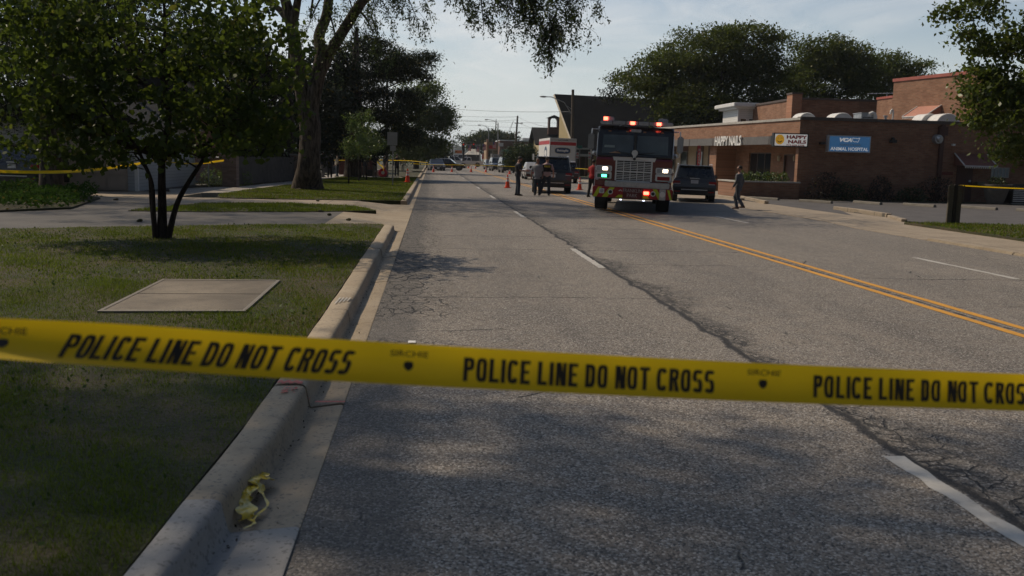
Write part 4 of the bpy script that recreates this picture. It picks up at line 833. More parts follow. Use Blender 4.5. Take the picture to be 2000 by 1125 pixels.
sa,z=onwall(1792,215,p0,u); sb,_=onwall(1838,215,p0,u); awning(tb,Tt,sa,sb,onwall(1800,229,p0,u)[1],onwall(1830,206,p0,u)[1],1.0,mat('salmon_awning',(.42,.19,.13),.7))
ys=MB(); ys.box(1,2,.2,.4,0,0)
# rooftop antenna
q=A(1732,188,57); an=MB().tube([(0,0,-1.4),(0,0,.25)],.03,6).tube([(-1.2,0,.12),(.5,0,.2)],.02,5)
for k in range(6): an.tube([(-1.1+.28*k,-.4+.03*k,.13+.012*k),(-1.1+.28*k,.4-.03*k,.13+.012*k)],.012,4)
tag(an.build('antenna',M_met,loc=q),'thin television antenna standing left of the stepped brick wall','antenna')
# white clapboard upper room behind the street parapet
wh=thing('white_upper_room','white flat-roofed upper room with small windows behind the brick parapet','building',(A(1442,230,66).x,66,0)); X0=wh.location.x
X1=X0; X2=A(1545,230,66).x; zt=A(1420,208,66).z
M_clap,t,p=newmat('clapboard'); zz2=t.sep(t.pos())[2]; t.put(p.inputs['Base Color'],t.mix(t.ss(t.m('FRACT',t.m('DIVIDE',zz2,.14)),0.,.12),(.30,.30,.29),(.70,.69,.66))); p.inputs['Roughness'].default_value=.6
MB().box(0,X2-X0,0,3.6,3.2,zt).build('wall',M_clap,wh); MB().rbox(-.55,X2-X0,-.6,4.1,zt,zt+.28,.04).build('eaves',M_wht,wh); MB().box(-.3,X2-X0,-.3,3.8,zt-.14,zt-.002).build('soffit',M_wht,wh)
TW=Matrix.Identity(4)
for k in range(6):
    a=.12+.62*k+(.25 if k>1 else 0); window(wh,TW,a,a+.5,A(1420,237,66).z-.25,A(1420,230,66).z,-.01,M_wht,mull=0,fw_=.05)
MB().box(X1-X0-.06,X1-X0+.06,-.06,-.003,3.2,zt-.14).build('corner_post',M_wht,wh)
# roof-top vents and plant on the shop roof
def roofthing(px0,px1,py0,Y): a=A(px0,py0,Y); b=A(px1,py0,Y); return a,b
M_vent=mat('vent_white',(.70,.68,.64),.5,var=.06,dirt=(.5,.47,.42))
for i,(x0,x1,y0,Y,lb) in enumerate(((1553,1588,219,50,'white domed roof vent behind the shop corner, beside the chimney'),(1618,1660,219,48.5,'white domed roof vent standing alone above the blue sign'),(1790,1826,221,48.5,'smaller white domed roof vent, left one of the pair under the salmon awning'),(1818,1868,220,47.4,'larger white domed roof vent, right one of the pair near the maple'))):
    a,b=roofthing(x0,x1,y0,Y); r_=(b.x-a.x)/2; o=thing('roof_vent',lb,'roof vent',((a.x+b.x)/2,Y,HT-.35),0,'white domed roof vents'); zc=a.z-r_-(HT-.35)
    v=MB(); n=14; prof=[(r_*math.cos(q),zc+r_*.95*math.sin(q)) for q in [math.pi*k/n for k in range(n+1)]]; prof=[(r_,0)]+prof+[(-r_,0)]
    v.add([(p_[0],-.5,p_[1]) for p_ in prof]+[(p_[0]*.97,-.55,p_[1]*.97) for p_ in prof]+[(p_[0],.5,p_[1]) for p_ in prof],[]); m_=len(prof)
    v.f=[tuple(m_+k for k in range(m_)),tuple(2*m_+k for k in range(m_-1,-1,-1))]+[(k,k+1,m_+k+1,m_+k) for k in range(m_-1)]+[(k+1,k,2*m_+k,2*m_+k+1) for k in range(m_-1)]; v.mi=[0]*len(v.f)
    v.build('hood',M_vent,o); MB().box(-r_*1.02,r_*1.02,-.57,-.551,.0,.1).build('flange',M_met,o)
a,b=roofthing(1675,1699,222,48.5); o=thing('rooftop_unit','grey air handling box on the roof right of the domed vent','air unit',((a.x+b.x)/2,48.5,HT-.35)); hh=a.z-HT+.35; ww=(b.x-a.x)/2
MB().rbox(-ww,ww,-.5,.5,0,hh,.03).build('casing',M_met,o); MB().box(-ww-.03,ww+.03,-.53,.53,hh,hh+.04).build('lid',M_met,o); l=MB()
for k in range(5): l.box(-ww*.85,ww*.85,-.52,-.502,hh*.2+k*hh*.14,hh*.2+k*hh*.14+.03)
l.build('louvre',M_blk,o)
for px,py,w_,lb,kind in ((1710,221,.14,'short white elbow pipe beside the grey roof unit',1),(1730,226,.12,'small capped metal pipe right of the white elbow pipe',0),(1745,214,.06,'thin white gooseneck vent pipe in front of the stepped wall',2)):
    q=A(px,py,48); h_=q.z-HT+.35; m=MB()
    if kind==0: m.cyl((0,0,h_/2-.03),w_*.6,h_-.06).cyl((0,0,h_-.02),w_,.06)
    else: m.tube([(0,0,0),(0,0,h_*.8),(-w_*.4,0,h_*.95),(-w_*1.2,0,h_),(-w_*2.2,0,h_*.95),(-w_*2.4,0,h_*.8)],w_*.75,10)
    tag(m.build('vent_pipe',M_vent if kind else M_met,smooth=True,loc=(q.x,48,HT-.35)),lb,'vent pipe')
# ---- planter, hedge, shrubs along the dark wall
pl=thing('brick_planter','low brick planter with stone cap in front of the shop corner','planter',(14.95,44.3,0)); 
MB().box(0,3.15,0,.25,-.05,.80).box(0,.25,.25,3,-.05,.80).box(2.9,3.15,.25,3,-.05,.80).build('wall',brick('planter_brick',0,*BC),pl); MB().box(-.05,3.2,-.05,.30,.80,.87).box(-.05,.30,.30,3.,.80,.87).build('cap',M_capl,pl); MB().box(.25,2.9,.25,3,0,.7).build('soil',M_lawn,pl)
bushmass('hedge','clipped green hedge growing in the brick planter','hedge',[(15.4+.42*i,45.,.72) for i in range(6)],[(.36,.5,.62)]*6,420,.09,leafmat('hedge_leaves',(.025,.05,.010),(.09,.14,.03),.35,.12),80)
for i,(px,py,w,h,m,lb) in enumerate(((1612,386,.95,1.2,L_purp,'dark purple rounded shrub at the foot of the wall under the blue sign'),(1655,390,.9,.8,L_bush,'loose green shrub with pale sprigs right of the purple one'),(1718,392,.62,1.05,L_purp,'upright dark shrub in the middle of the dark wall'),(1778,396,.8,.6,L_bush,'low green ground shrub between two dark ones'),(1826,399,1.1,1.15,L_purp,'wide dark shrub left of the wooden post'))):
    q=G(px,py); Yq=K.y-.9+.05*(q.x-18); X=A(px,py,Yq).x; bushmass('shrub',lb,'shrub',[(X,Yq,.0)],[(w*1.1,.6,h*1.2)],900,.10,m,81+i)
struct(MB().box(18.2,38,43.1,44.68,-.1,.05),'planting_bed',M_lawn)
# ---- pot and air conditioner near the right door
q=Vector((A(1938,400,43.6).x,43.4,.02)); o=thing('planter_pot','large tapered stone pot beside the awninged door','planter',q); MB().cyl((0,0,.45),.36,.9,r2=.62,n=24).cyl((0,0,.93),.66,.08,n=24).build('pot',mat('pot_stone',(.11,.10,.085),.9,var=.2),o,smooth=True); 
bushmass('shrub','leafy plant spilling from the tapered stone pot','shrub',[(q.x,q.y,.95)],[(.5,.45,.42)],260,.1,L_bush,88)
q=Vector((A(1977,400,43.8).x,43.6,.02)); o=thing('condenser_unit','dark air conditioner cabinet on the ground right of the stone pot','air unit',q); MB().rbox(-.45,.45,-.4,.4,.06,1.,.03).build('casing',M_blk,o); l=MB()
for k in range(8): l.box(-.4,.4,-.412,-.401,.15+k*.09,.19+k*.09)
l.build('louvre',M_met,o); MB().box(-.4,.4,-.35,.35,0,.06).build('foot',M_met,o)
# ---- wooden post with boards at the right lawn
q=G(1860,437,.06); M_wood=mat('weathered_wood',(.10,.085,.060),.85,var=.3,scale=20,bump=.004); o=thing('wooden_post','weathered wooden post with short boards nailed to both sides at the lawn edge','post',q)
MB().rbox(-.05,.05,-.05,.05,-.1,1.16,.01).build('post',mat('post_dark',(.03,.025,.02),.9),o)
MB().rbox(-.21,-.06,-.05,.02,.0,1.14,.01).build('board',M_wood,o); MB().rbox(.06,.20,-.05,.02,.0,1.14,.01).build('board',M_wood,o); MB().rbox(-.26,-.215,-.08,-.055,.62,1.14,.01).rbox(.205,.25,-.08,-.055,.66,1.14,.01).build('board',M_wood,o)
POST=q
# ---- church with the steep roof
M_shing,t,p=newmat('dark_shingles'); P=t.pos(); x,y,z=t.sep(P); bt=t.N('ShaderNodeTexBrick'); t.put(bt.inputs['Vector'],t.comb(x,z,0.)); bt.inputs['Brick Width'].default_value=.5; bt.inputs['Row Height'].default_value=.2; bt.inputs['Mortar Size'].default_value=.015
bt.inputs['Color1'].default_value=(.010,.010,.011,1); bt.inputs['Color2'].default_value=(.017,.017,.018,1); bt.inputs['Mortar'].default_value=(.006,.006,.006,1)
t.put(p.inputs['Base Color'],t.mix(t.ss(t.noise(P,.6,5),.4,.65,0.,.5),bt.outputs[0],(.022,.022,.023))); p.inputs['Roughness'].default_value=.9; p.inputs['Specular IOR Level'].default_value=.2
M_tanw=mat('tan_facade',(.42,.33,.17),.75,var=.08,scale=2,dirt=(.3,.23,.13)); Pr=A(1094,186,111); Pe=A(1133,290,105.3); zr=Pr.z; ze=Pe.z
dv=Vector((Pr.x-Pe.x,Pr.y-Pe.y)); ch=thing('church','church with very steep black shingle roof and tan street gable','church',(Pr.x,Pr.y,0),math.atan2(dv.y,dv.x)-math.pi/2); Lc=24.; ya=-dv.length
MB().add([(0,ya,0),(0,0,0),(0,0,zr-.2),(0,ya,ze),(Lc,ya,0),(Lc,0,0),(Lc,0,zr-.2),(Lc,ya,ze)],[(0,1,2,3),(7,6,5,4),(0,3,7,4),(1,5,6,2)]).build('wall',M_tanw,ch)
sl_y=(zr-ze)/-ya
MB().add([(-.7,.1,zr+.12),(Lc,.1,zr+.12),(Lc,ya-.5,ze-.5*sl_y),(-.7,ya-.5,ze-.5*sl_y),(-.7,.1,zr-.14),(Lc,.1,zr-.14),(Lc,ya-.5,ze-.5*sl_y-.26),(-.7,ya-.5,ze-.5*sl_y-.26)],[(0,3,2,1),(4,5,6,7),(3,7,6,2),(0,4,7,3),(1,2,6,5),(0,1,5,4)]).build('roof',M_shing,ch)
MB().tube([(-.74,.1,zr-.02),(-.74,ya-.5,ze-.5*sl_y-.14)],.13,4).build('rake_board',mat('rake_cream',(.60,.52,.38),.6),ch)
# porch at the church's near corner
po=thing('church_porch','flat-roofed porch on brown columns beside the steep roof','porch',(A(1127,300,93).x,93,0)); pw=A(1156,300,93).x-po.location.x
zc=A(1140,291,93).z; MB().box(-.2,pw,-.2,2.2,zc-.05,zc+.12).build('roof',M_capl,po); MB().box(-.1,pw,-.1,2.1,zc-.55,zc-.06).build('beam',M_blk,po); MB().box(-.12,pw,-.14,-.11,zc-.75,zc-.5).build('fascia',M_capl,po)
for k in range(3): MB().rbox(.25+.62*k,.45+.62*k,0,.2,0,zc-.55,.02).build('column',M_brn,po)
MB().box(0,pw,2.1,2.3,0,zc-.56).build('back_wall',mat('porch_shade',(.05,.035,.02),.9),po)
# gabled house with bell cupola
hx=A(1048,262,150).x; hh=thing('gabled_hall','dark-roofed hall with tan gable and open bell cupola','building',(hx,150,0)); zr=A(1060,249,150).z; ze_=A(1045,278,150).z; W_=9.
MB().add([(0,-5,0),(0,5,0),(0,5,ze_),(0,0,zr-.2),(0,-5,ze_),(W_,-5,0),(W_,5,0),(W_,5,ze_),(W_,0,zr-.2),(W_,-5,ze_)],[(0,1,2,3,4),(9,8,7,6,5),(0,4,9,5),(1,6,7,2)]).build('wall',M_tanw,hh)
MB().add([(-.8,0,zr),(W_,0,zr),(W_,-5.8,ze_-.3),(-.8,-5.8,ze_-.3),(-.8,0,zr-.25),(W_,0,zr-.25),(W_,-5.8,ze_-.55),(-.8,-5.8,ze_-.55),(-.8,5.8,ze_-.3),(W_,5.8,ze_-.3),(-.8,5.8,ze_-.55),(W_,5.8,ze_-.55)],[(0,3,2,1),(4,5,6,7),(3,7,6,2),(0,4,7,3),(1,2,6,5),(0,1,9,8),(4,10,11,5),(8,9,11,10),(0,8,10,4),(1,5,11,9)]).build('roof',M_shing,hh)
cu=A(1081,240,147).x-hx; c0_=A(1072,250,147).z; c1_=A(1081,234,147).z; ct=A(1082,225,147).z; cp_=MB(); rr=.85
cp_.box(cu-rr,cu-rr+.28,-3.6,-2.4,c0_-1.,c1_+.3).box(cu+rr-.28,cu+rr,-3.6,-2.4,c0_-1.,c1_+.3).box(cu-rr+.28,cu+rr-.28,-3.6,-2.4,c0_-1.,c0_+.15)
n=8
for k in range(n):
    a0=math.pi*k/n; a1=math.pi*(k+1)/n; ri=rr-.28
    P4=[(cu+ri*math.cos(a0),c1_-.25+ri*math.sin(a0)),(cu+ri*math.cos(a1),c1_-.25+ri*math.sin(a1)),(cu+ri*math.cos(a1),c1_+.5),(cu+ri*math.cos(a0),c1_+.5)]
    cp_.add([(p_[0],-3.6,p_[1]) for p_ in P4]+[(p_[0],-2.4,p_[1]) for p_ in P4],[(0,1,2,3),(7,6,5,4),(0,4,5,1),(3,2,6,7)])
cp_.build('cupola',M_brn,hh); MB().add([(cu-rr-.3,-3.8,c1_+.25),(cu,-3.8,ct),(cu+rr+.3,-3.8,c1_+.25),(cu-rr-.3,-2.2,c1_+.25),(cu,-2.2,ct),(cu+rr+.3,-2.2,c1_+.25)],[(0,2,1),(3,4,5),(0,1,4,3),(1,2,5,4),(0,3,5,2)]).build('cupola_roof',M_shing,hh)
# brick store row
M_brb=brick('store_brick',0,(.16,.075,.05),(.20,.10,.07),(.12,.09,.07),.3); x0=A(976,285,188).x; x1=A(1050,285,188).x; zt=A(1000,275.5,188).z
br=thing('brick_store','long dull brown brick store front beyond the bushy tree','building',(x0,188,0)); MB().box(0,x1-x0,0,12,0,zt).build('wall',M_brb,br); MB().box(-.1,x1-x0,-.15,12,zt,zt+.18).build('coping',M_wht,br)
MB().box(1.2,6,-.9,-.01,2.1,3.1).build('awning',mat('grey_awning',(.12,.13,.13),.7),br); MB().box(.4,2.2,-.5,-.01,3.1,3.6).build('awning',mat('green_awning',(.05,.16,.11),.7),br)
for k in range(3): MB().box(1.2+3*k,3.4+3*k,-.03,-.002,.5,2.).build('window',M_gl,br)
MB().box(5,8,3,5,zt+.18,zt+.75).build('rooftop_unit',M_met,br); MB().cyl((7.6,4,zt+1.),.3,.7).build('vent_pipe',M_blk,br); MB().box(9,11.5,4,6,zt+.18,zt+.7).build('rooftop_unit',M_met,br)
x0=A(950,285,176).x; x1=A(972,285,176).x; zt=A(960,272,176).z
b2=thing('corner_store','narrow tan corner shopfront with red sign beside the street lamps','building',(x0,176,0)); MB().box(0,x1-x0,0,8,0,zt-.5).build('wall',mat('store_tan',(.32,.22,.13),.8),b2); MB().box(.0,.35,-.3,0,0,zt).build('pilaster',mat('orange_stone',(.45,.25,.14),.8),b2)
MB().box(.5,1.8,-.12,-.002,3.5,4.1).build('sign_panel',M_sred,b2); MB().box(.4,2.0,-.1,-.003,2.,3.2).build('window',M_gl,b2)
# white tent-like roof across the junction
x0=A(912,300,226).x; x1=A(941,300,226).x; za=A(928,287,226).z; zb=A(925,302,226).z; xm=A(926,290,226).x
tr=thing('tent_roof_building','low building with pale pyramid roof past the junction','building',(x0,226,0)); w=x1-x0
MB().add([(-.4,-.4,zb),(w,-.4,zb),(w,5,zb),(-.4,5,zb),(xm-x0,2.2,za)],[(0,1,4),(1,2,4),(2,3,4),(3,0,4),(0,3,2,1)]).build('roof',mat('tent_cream',(.66,.62,.54),.7),tr); MB().box(0,w-.4,0,4.6,0,zb-.01).build('wall',M_blk,tr)
# ---- left side: garage, house behind, fence line
gx=-10.9; gy=35.7; M_side,t,p=newmat('siding'); z_=t.sep(t.pos())[2]; t.put(p.inputs['Base Color'],t.mix(t.ss(t.m('FRACT',t.m('DIVIDE',z_,.13)),0.,.14),(.15,.16,.165),(.42,.44,.45))); p.inputs['Roughness'].default_value=.6
ga=thing('garage','pale garage with wide tan panelled door and blue-white siding','garage',(gx,gy,LZ-.02)); 
gd=MB().box(-4.0,-.35,-.03,.1,.02,2.25).build('door',mat('garage_tan',(.42,.35,.28),.7,var=.08,scale=3),ga); q=MB()
for r_ in range(4):
    for c_ in range(5): q.rbox(-3.95+c_*.72,-3.95+c_*.72+.66,-.045,-.028,.08+r_*.55,.08+r_*.55+.47,.01)
q.build('door_panel',mat('garage_tan2',(.45,.37,.30),.7,var=.08,scale=3),gd)
MB().box(-5.2,-4.0,0,.12,0,2.5).box(-.35,0,0,.12,0,2.5).box(-4.,-.35,0,.12,2.25,2.5).box(-.0-.12,0,.12,8.4,0,2.5).box(-5.2,-5.08,.12,8.4,0,2.5).box(-5.08,-.12,8.28,8.4,0,2.5).build('wall',M_side,ga)
MB().box(-.10,.02,-.02,-.002,0,2.5).box(.002,.02,0,.12,0,2.5).build('corner_board',M_wht,ga)
MB().add([(-5.6,-.4,2.45),(.4,-.4,2.45),(-2.6,-.4,4.3),(-5.6,8.8,2.45),(.4,8.8,2.45),(-2.6,8.8,4.3)],[(0,1,2),(3,5,4),(0,2,5,3),(1,4,5,2),(0,3,4,1)]).build('roof',M_shing,ga)
ho=thing('grey_house','dim grey house with a pale framed window behind the people','house',(A(632,300,80).x,80,0)); hw=A(705,300,80).x-ho.location.x; MB().box(0,hw,0,8,0,3.4).build('wall',M_side if False else mat('house_grey',(.11,.11,.115),.8,var=.1),ho)
MB().add([(-.5,-.5,3.4),(hw+.5,-.5,3.4),(hw+.5,8.5,3.4),(-.5,8.5,3.4),(hw/2,4,6.)],[(0,1,4),(1,2,4),(2,3,4),(3,0,4),(0,3,2,1)]).build('roof',M_shing,ho)
a=A(643,300,80).x-ho.location.x; b=A(656,300,80).x-ho.location.x; window(ho,TW,a,b,A(650,302,80).z,A(650,282,80).z,-.01,M_capl,mat('dim_glass',(.05,.055,.06),.2),mull=0)
ho2=thing('brick_house','house with red brick wall and white gable trim glimpsed behind the garage','house',(-19,50,0)); MB().box(0,8,0,9,0,3.6).build('wall',BRX,ho2); MB().add([(-.5,-.5,3.5),(8.5,-.5,3.5),(4,-.5,6.6),(-.5,9.5,3.5),(8.5,9.5,3.5),(4,9.5,6.6)],[(0,1,2),(3,5,4),(0,2,5,3),(1,4,5,2),(0,3,4,1)]).build('roof',M_shing,ho2); window(ho2,TW,2,3.4,1.2,2.6,-.01,M_wht)
# brick pillars and slatted fence
M_pb=brick('pillar_brick',0,(.20,.13,.10),(.28,.19,.15),(.20,.17,.14),.3)
def pillar(px,py,label,s=.5,h=1.42):
    q=G(px,py,LZ); o=thing('brick_pillar',label,'pillar',q); MB().box(-s/2,s/2,-s/2,s/2,-.1,h).build('shaft',M_pb,o); MB().rbox(-s/2-.05,s/2+.05,-s/2-.05,s/2+.05,h,h+.09,.015).build('cap',M_newk,o); return q
pa=pillar(451,364,'brick gate pillar at the near end of the dark slat fence',.62); pb=pillar(577,353,'pale brick gate pillar at the far end of the dark slat fence',.5)
fo=thing('slat_fence','dark vertical slat fence running between two brick pillars','fence',(pa.x,pa.y+.4,LZ)); d=Vector((pb.x-pa.x,pb.y-pa.y-.7,0)); L=d.length; a_=math.atan2(d.y,d.x); fo.rotation_euler=(0,0,a_); sl2=MB(); rng=random.Random(5); k=0; M_fw=mat('fence_wood',(.075,.068,.060),.9,var=.35,scale=3,bump=.004)
while k*.14<L-.15: sl2.box(k*.14,k*.14+.125,-.01,.01,.05,1.32+rng.uniform(-.02,.02)); k+=1
sl2.build('slat',M_fw,fo); MB().box(0,L,.012,.05,.3,.38).box(0,L,.012,.05,1.05,1.13).build('rail',M_fw,fo)
for k in range(5): MB().box(k*L/4-.05,k*L/4+.05,.052,.14,-.1,1.36).build('post',M_fw,fo)
# chain link fence by the garage
c0=Vector((-10.85,43.9,LZ)); c1=Vector((pa.x-.35,pa.y+.1,LZ)); cf=thing('chain_link_fence','chain link fence with weeds between garage and brick pillar','fence',c0); d=c1-c0; L=d.length; cf.rotation_euler=(0,0,math.atan2(d.y,d.x)); w_=MB()
k=0
while k*.09<L+1.2:
    xa=k*.09
    for sg in (1,-1):
        xb=xa+sg*1.2; x_a,x_b,z_a,z_b=xa,xb,0.03,1.25
        if x_b>L: z_b=z_a+(L-x_a)/(x_b-x_a)*(z_b-z_a); x_b=L
        if x_b<0: z_b=z_a+(0-x_a)/(x_b-x_a)*(z_b-z_a); x_b=0
        if x_a>L: continue
        w_.tube([(x_a,0,z_a),(x_b,0,z_b)],.003,3,cap=False)
    k+=1
w_.build('mesh',M_met,cf,fixn=False); MB().tube([(0,0,1.27),(L,0,1.27)],.022,6).build('top_rail',M_met,cf)
for x_ in (0,L*.5,L): MB().tube([(x_,0,-.1),(x_,0,1.32)],.03,6).build('post',M_met,cf)
bushmass('weeds','',None,[(-10.4+.35*i,44.3,LZ) for i in range(6)],[(.35,.5,.75)]*6,150,.10,L_sap,90,kind='stuff')
bushmass('weeds','',None,[(-10.2+.4*i,43.0,LZ) for i in range(4)],[(.3,.4,.35)]*4,110,.07,M_grass2,91,kind='stuff')
# brown board fence behind the people
a=A(662,330,73); b=A(735,330,73); o=thing('board_fence','low reddish brown board fence behind the group of people','fence',(a.x,73,LZ)); MB().box(0,b.x-a.x,0,.05,0,1.3).build('boards',mat('fence_red',(.10,.035,.028),.9,var=.3),o); MB().box(0,b.x-a.x,-.02,.07,1.3,1.36).build('rail',M_fw,o)
# ============================================================ STREET FURNITURE
M_pole=mat('pole_grey',(.22,.22,.215),.5,metal=.3,var=.15); M_wp=mat('utility_wood',(.12,.095,.07),.9,var=.25,scale=3); M_lens=mat('lamp_lens',(.45,.46,.45),.3)
def lamp(name,label,X,Y,ztop,arm,zarm,m=M_pole,r=.11,group=None,pole=True,z=0.,tilt=0):
    o=thing(name,label,'street lamp',(X,Y,z),0,group)
    if pole: MB().tube([(0,0,-.1),(tilt*.5,0,ztop*.5),(tilt,0,ztop)],[r,r*.8,r*.6],10).build('pole',m,o,smooth=True)
    s=1 if arm>0 else -1; MB().tube([(tilt,0,ztop*.93),(arm*.35,0,zarm-.35),(arm*.75,0,zarm-.02),(arm,0,zarm)],[.05,.045,.04,.035],8).tube([(tilt,0,ztop*.985),(arm*.3,0,zarm-.22),(arm*.5,0,zarm-.08)],.025,6).build('arm',m,o,smooth=True)
    h=MB().sph((arm+s*.38,0,zarm-.02),(.42,.17,.10),12,8).build('lamp_head',m,o,smooth=True); MB().sph((arm+s*.45,0,zarm-.09),(.24,.12,.07),10,6).build('lens',M_lens,h,smooth=True); return o
def poleat(px,pyt,Y): q=A(px,pyt,Y); return q.x,q.z
for px,pt,Y,hx,hy,lb in ((973,240,190,951,233.5,'nearest grey street lamp of the row beyond the dark parked cars'),(954.5,250,211,937,244,'second grey street lamp of the far row'),(937,258,236,923,255,'third grey street lamp of the far row'),(934.5,261,262,920,258,'farthest grey street lamp of the row')):
    X,zt=poleat(px,pt,Y); ar=A(hx,hy,Y); lamp('street_lamp',lb,X,Y,zt,ar.x-X+.3,ar.z,group='lamps along the far kerb',r=.15)
q=G(755,345,LZ); ar=A(826,152,q.y); lamp('street_lamp','lamp post with long pale arm reaching out of the dark trees on the left verge',q.x,q.y,A(752,158,q.y).z-LZ,ar.x-q.x,ar.z-LZ,z=LZ,r=.13,m=mat('lamp_wood',(.10,.09,.075),.8))
# utility poles
def upole(label,px,pyt,pyb,Y,r=.17,lean=0.):
    X=A(px,pyb,Y).x; zt=A(px,pyt,Y).z; Xt=A(px+lean,pyt,Y).x; o=thing('utility_pole',label,'utility pole',(X,Y,0)); MB().tube([(0,0,-.2),(Xt-X,0,zt)],[r*1.2,r*.8],12).build('pole',M_wp,o,smooth=True); return o,Vector((Xt,Y,zt))
o1,t1=upole('tall wooden utility pole in front of the church gable',1117,175,340,95,.17,2)
X=o1.location.x; ar=A(1066,189,95); s=ar.x-X
m_=MB().tube([(0,0,A(1117,230,95).z),(s*.35,0,A(1100,200,95).z),(s*.8,0,ar.z),(s,0,ar.z)],[.06,.05,.045,.04],8).tube([(0,0,A(1117,216,95).z),(s*.3,0,A(1103,205,95).z)],.03,6).build('lamp_arm',M_pole,o1,smooth=True)
MB().sph((s-.25,0,ar.z),(.4,.15,.09),12,8).build('lamp_head',M_pole,o1,smooth=True)
o2,t2=upole('wooden utility pole leaning slightly beyond the bushy tree',1004,226,325,180,.2,7)
MB().box(-.1,1.5,-.05,.05,t2.z-1.5,t2.z-1.4).box(.1,.9,-.05,.05,t2.z-4.6,t2.z-4.5).build('cross_arm',M_wp,o2); MB().sph((1.3,0,t2.z-1.35),.16,8,5).sph((.9,0,t2.z-4.4),.16,8,5).build('insulator',M_met,o2)
rngp=random.Random(9)
for i,(px,pt,Y,lb) in enumerate(((884,283,330,'thin distant pole with a crossarm against the hazy trees'),(874,290,400,'smaller distant pole left of the one with the crossarm'),(876.5,287,360,'slim distant pole between two others on the skyline'))):
    o,tt=upole(lb,px,pt,322,Y,.22); MB().box(-1.3,1.3,-.08,.08,tt.z-.9,tt.z-.7).build('cross_arm',M_wp,o)
# overhead wires: each sags between its ends, 190 m down the street
def wire(a,b,label,sag=.5,r=.02):
    a=Vector(a); b=Vector(b); pts=[a+(b-a)*u-Vector((0,0,sag*4*u*(1-u))) for u in [k/16 for k in range(17)]]
    return tag(MB().tube([p-a for p in pts],r,4,cap=False).build('overhead_wire',M_blk,loc=a),label,'wire',None)
wd=[((820,220,178),(1010,228,180),'top overhead wire meeting the leaning utility pole from the left'),((820,230,178),(1150,240,200),'second overhead wire crossing above the street lamps'),((820,233.5,190),(1010,234,180),'overhead wire just under the second one, ending at the leaning pole'),((820,238,190),(1160,252,200),'overhead wire crossing at the height of the first lamp head'),((820,243,200),(940,262,236),'thin wire sloping down to the third far lamp'),((800,263,200),(960,272,236),'low overhead wire left of the far round tree'),((800,268,150),(912,270,220),'lowest thick wire from the dark trees toward the signals'),((1010,228,180),(1085,250,150),'wire running from the leaning pole down to the bell cupola'),((1012,240,180),(1100,262,160),'lower wire from the leaning pole to the steep roof'),((820,206,150),(1117,218,95),'faint high wire ending at the tall pole by the church')]
for a,b,l in wd: wire(A(*a),A(*b),l,.35)
# traffic signals
M_grn=mat('signal_off',(.02,.03,.02),.4); M_sigr=mat('signal_red_lens',(.5,.02,.02),.3,emit=(1,.05,.02),es=.35)
def signal(label,px,pyc,Y,h=1.15,lit=True):
    q=A(px,pyc,Y); o=thing('traffic_signal',label,'traffic light',q,0,'signals over the junction'); MB().rbox(-.26,.26,-.12,.12,-h/2,h/2,.03).build('housing',M_blk,o)
    for k,m in enumerate((M_sigr if lit else M_grn,M_grn,M_grn)):
        l=MB().cyl((0,-.14,h*.33-k*h*.33),.13,.05,'Y',16).build('lens',m,o); MB().tube([(0,-.13,h*.33-k*h*.33+.14),(0,-.36,h*.33-k*h*.33+.12)],[.14,.13],8,cap=False,flat=.25).build('visor',M_blk,l)
    return o
signal('tall traffic light hanging left over the junction',905,287,172,1.35); signal('traffic light beside the flags with red lit lens',925,285.5,190); signal('dark traffic light at the edge of the left trees',854.5,283,150,1.1,False)
mp=A(937,300,192); mo=thing('signal_mast','grey signal mast with long horizontal arm over the junction','signal mast',(mp.x,192,0)); zt=A(937,284,192).z
MB().tube([(0,0,-.1),(0,0,zt+.3)],[.13,.09],10).build('mast',M_pole,mo,smooth=True); xe=A(905,282,192).x-mp.x; MB().tube([(0,0,zt),(xe,0,zt+.15)],[.08,.04],8).build('arm',M_pole,mo,smooth=True)
q=A(905,300,172); mo=thing('signal_mast','dark post under the left traffic light','signal mast',(q.x,172,0)); MB().tube([(0,0,-.1),(0,0,A(905,292,172).z)],[.22,.20],10).build('mast',M_blk,mo); MB().cyl((0,0,.1),.3,.3).build('base',M_pole,mo)
# signs
def post_sign(name,label,px,py,z,parts,r=.03,top=None,m=M_met,cat='sign'):
    q=G(px,py,z); o=thing(name,label,cat,q); zt=top if top else parts[0][3]-z
    MB().tube([(0,0,-.2),(0,0,zt)],r,8).build('post',m,o)
    return o,q
q=G(767,361.5,LZ); o=thing('road_sign','blank grey back of a tall rectangular road sign with a smaller plate below','sign',q); s1=A(756.5,258,q.y); s2=A(776,284,q.y); s3=A(762,284.5,q.y); s4=A(773,295,q.y)
M_sback=mat('sign_back',(.30,.30,.285),.45,metal=.4,var=.08); MB().tube([(0,0,-.2),(0,0,s1.z-LZ)],.03,8).build('post',M_pole,o)
MB().rbox(s1.x-q.x,s2.x-q.x,-.05,-.032,s2.z-LZ,s1.z-LZ,.004).build('panel',M_sback,o); MB().rbox(s3.x-q.x,s4.x-q.x,-.05,-.032,s4.z-LZ,s3.z-LZ,.004).build('plate',M_sback,o)
Yb_=100.; q=Vector((A(789,330,Yb_).x,Yb_,LZ)); o=thing('bus_stop_sign','small blue and white flag sign on a slim post left of the street','sign',q); s1=A(791,288.5,Yb_); s2=A(800,296.5,Yb_)
MB().tube([(0,0,-.2),(0,0,s1.z)],.03,8).build('post',M_pole,o); MB().box(s1.x-q.x,s2.x-q.x,-.02,.0,s2.z-LZ,s1.z-LZ).build('panel',mat('bus_blue',(.25,.36,.55),.5),o); MB().box(s1.x-q.x+.05,s2.x-q.x-.05,-.026,-.021,s2.z-LZ+.07,s2.z-LZ+.2).build('stripe',M_wht,o)
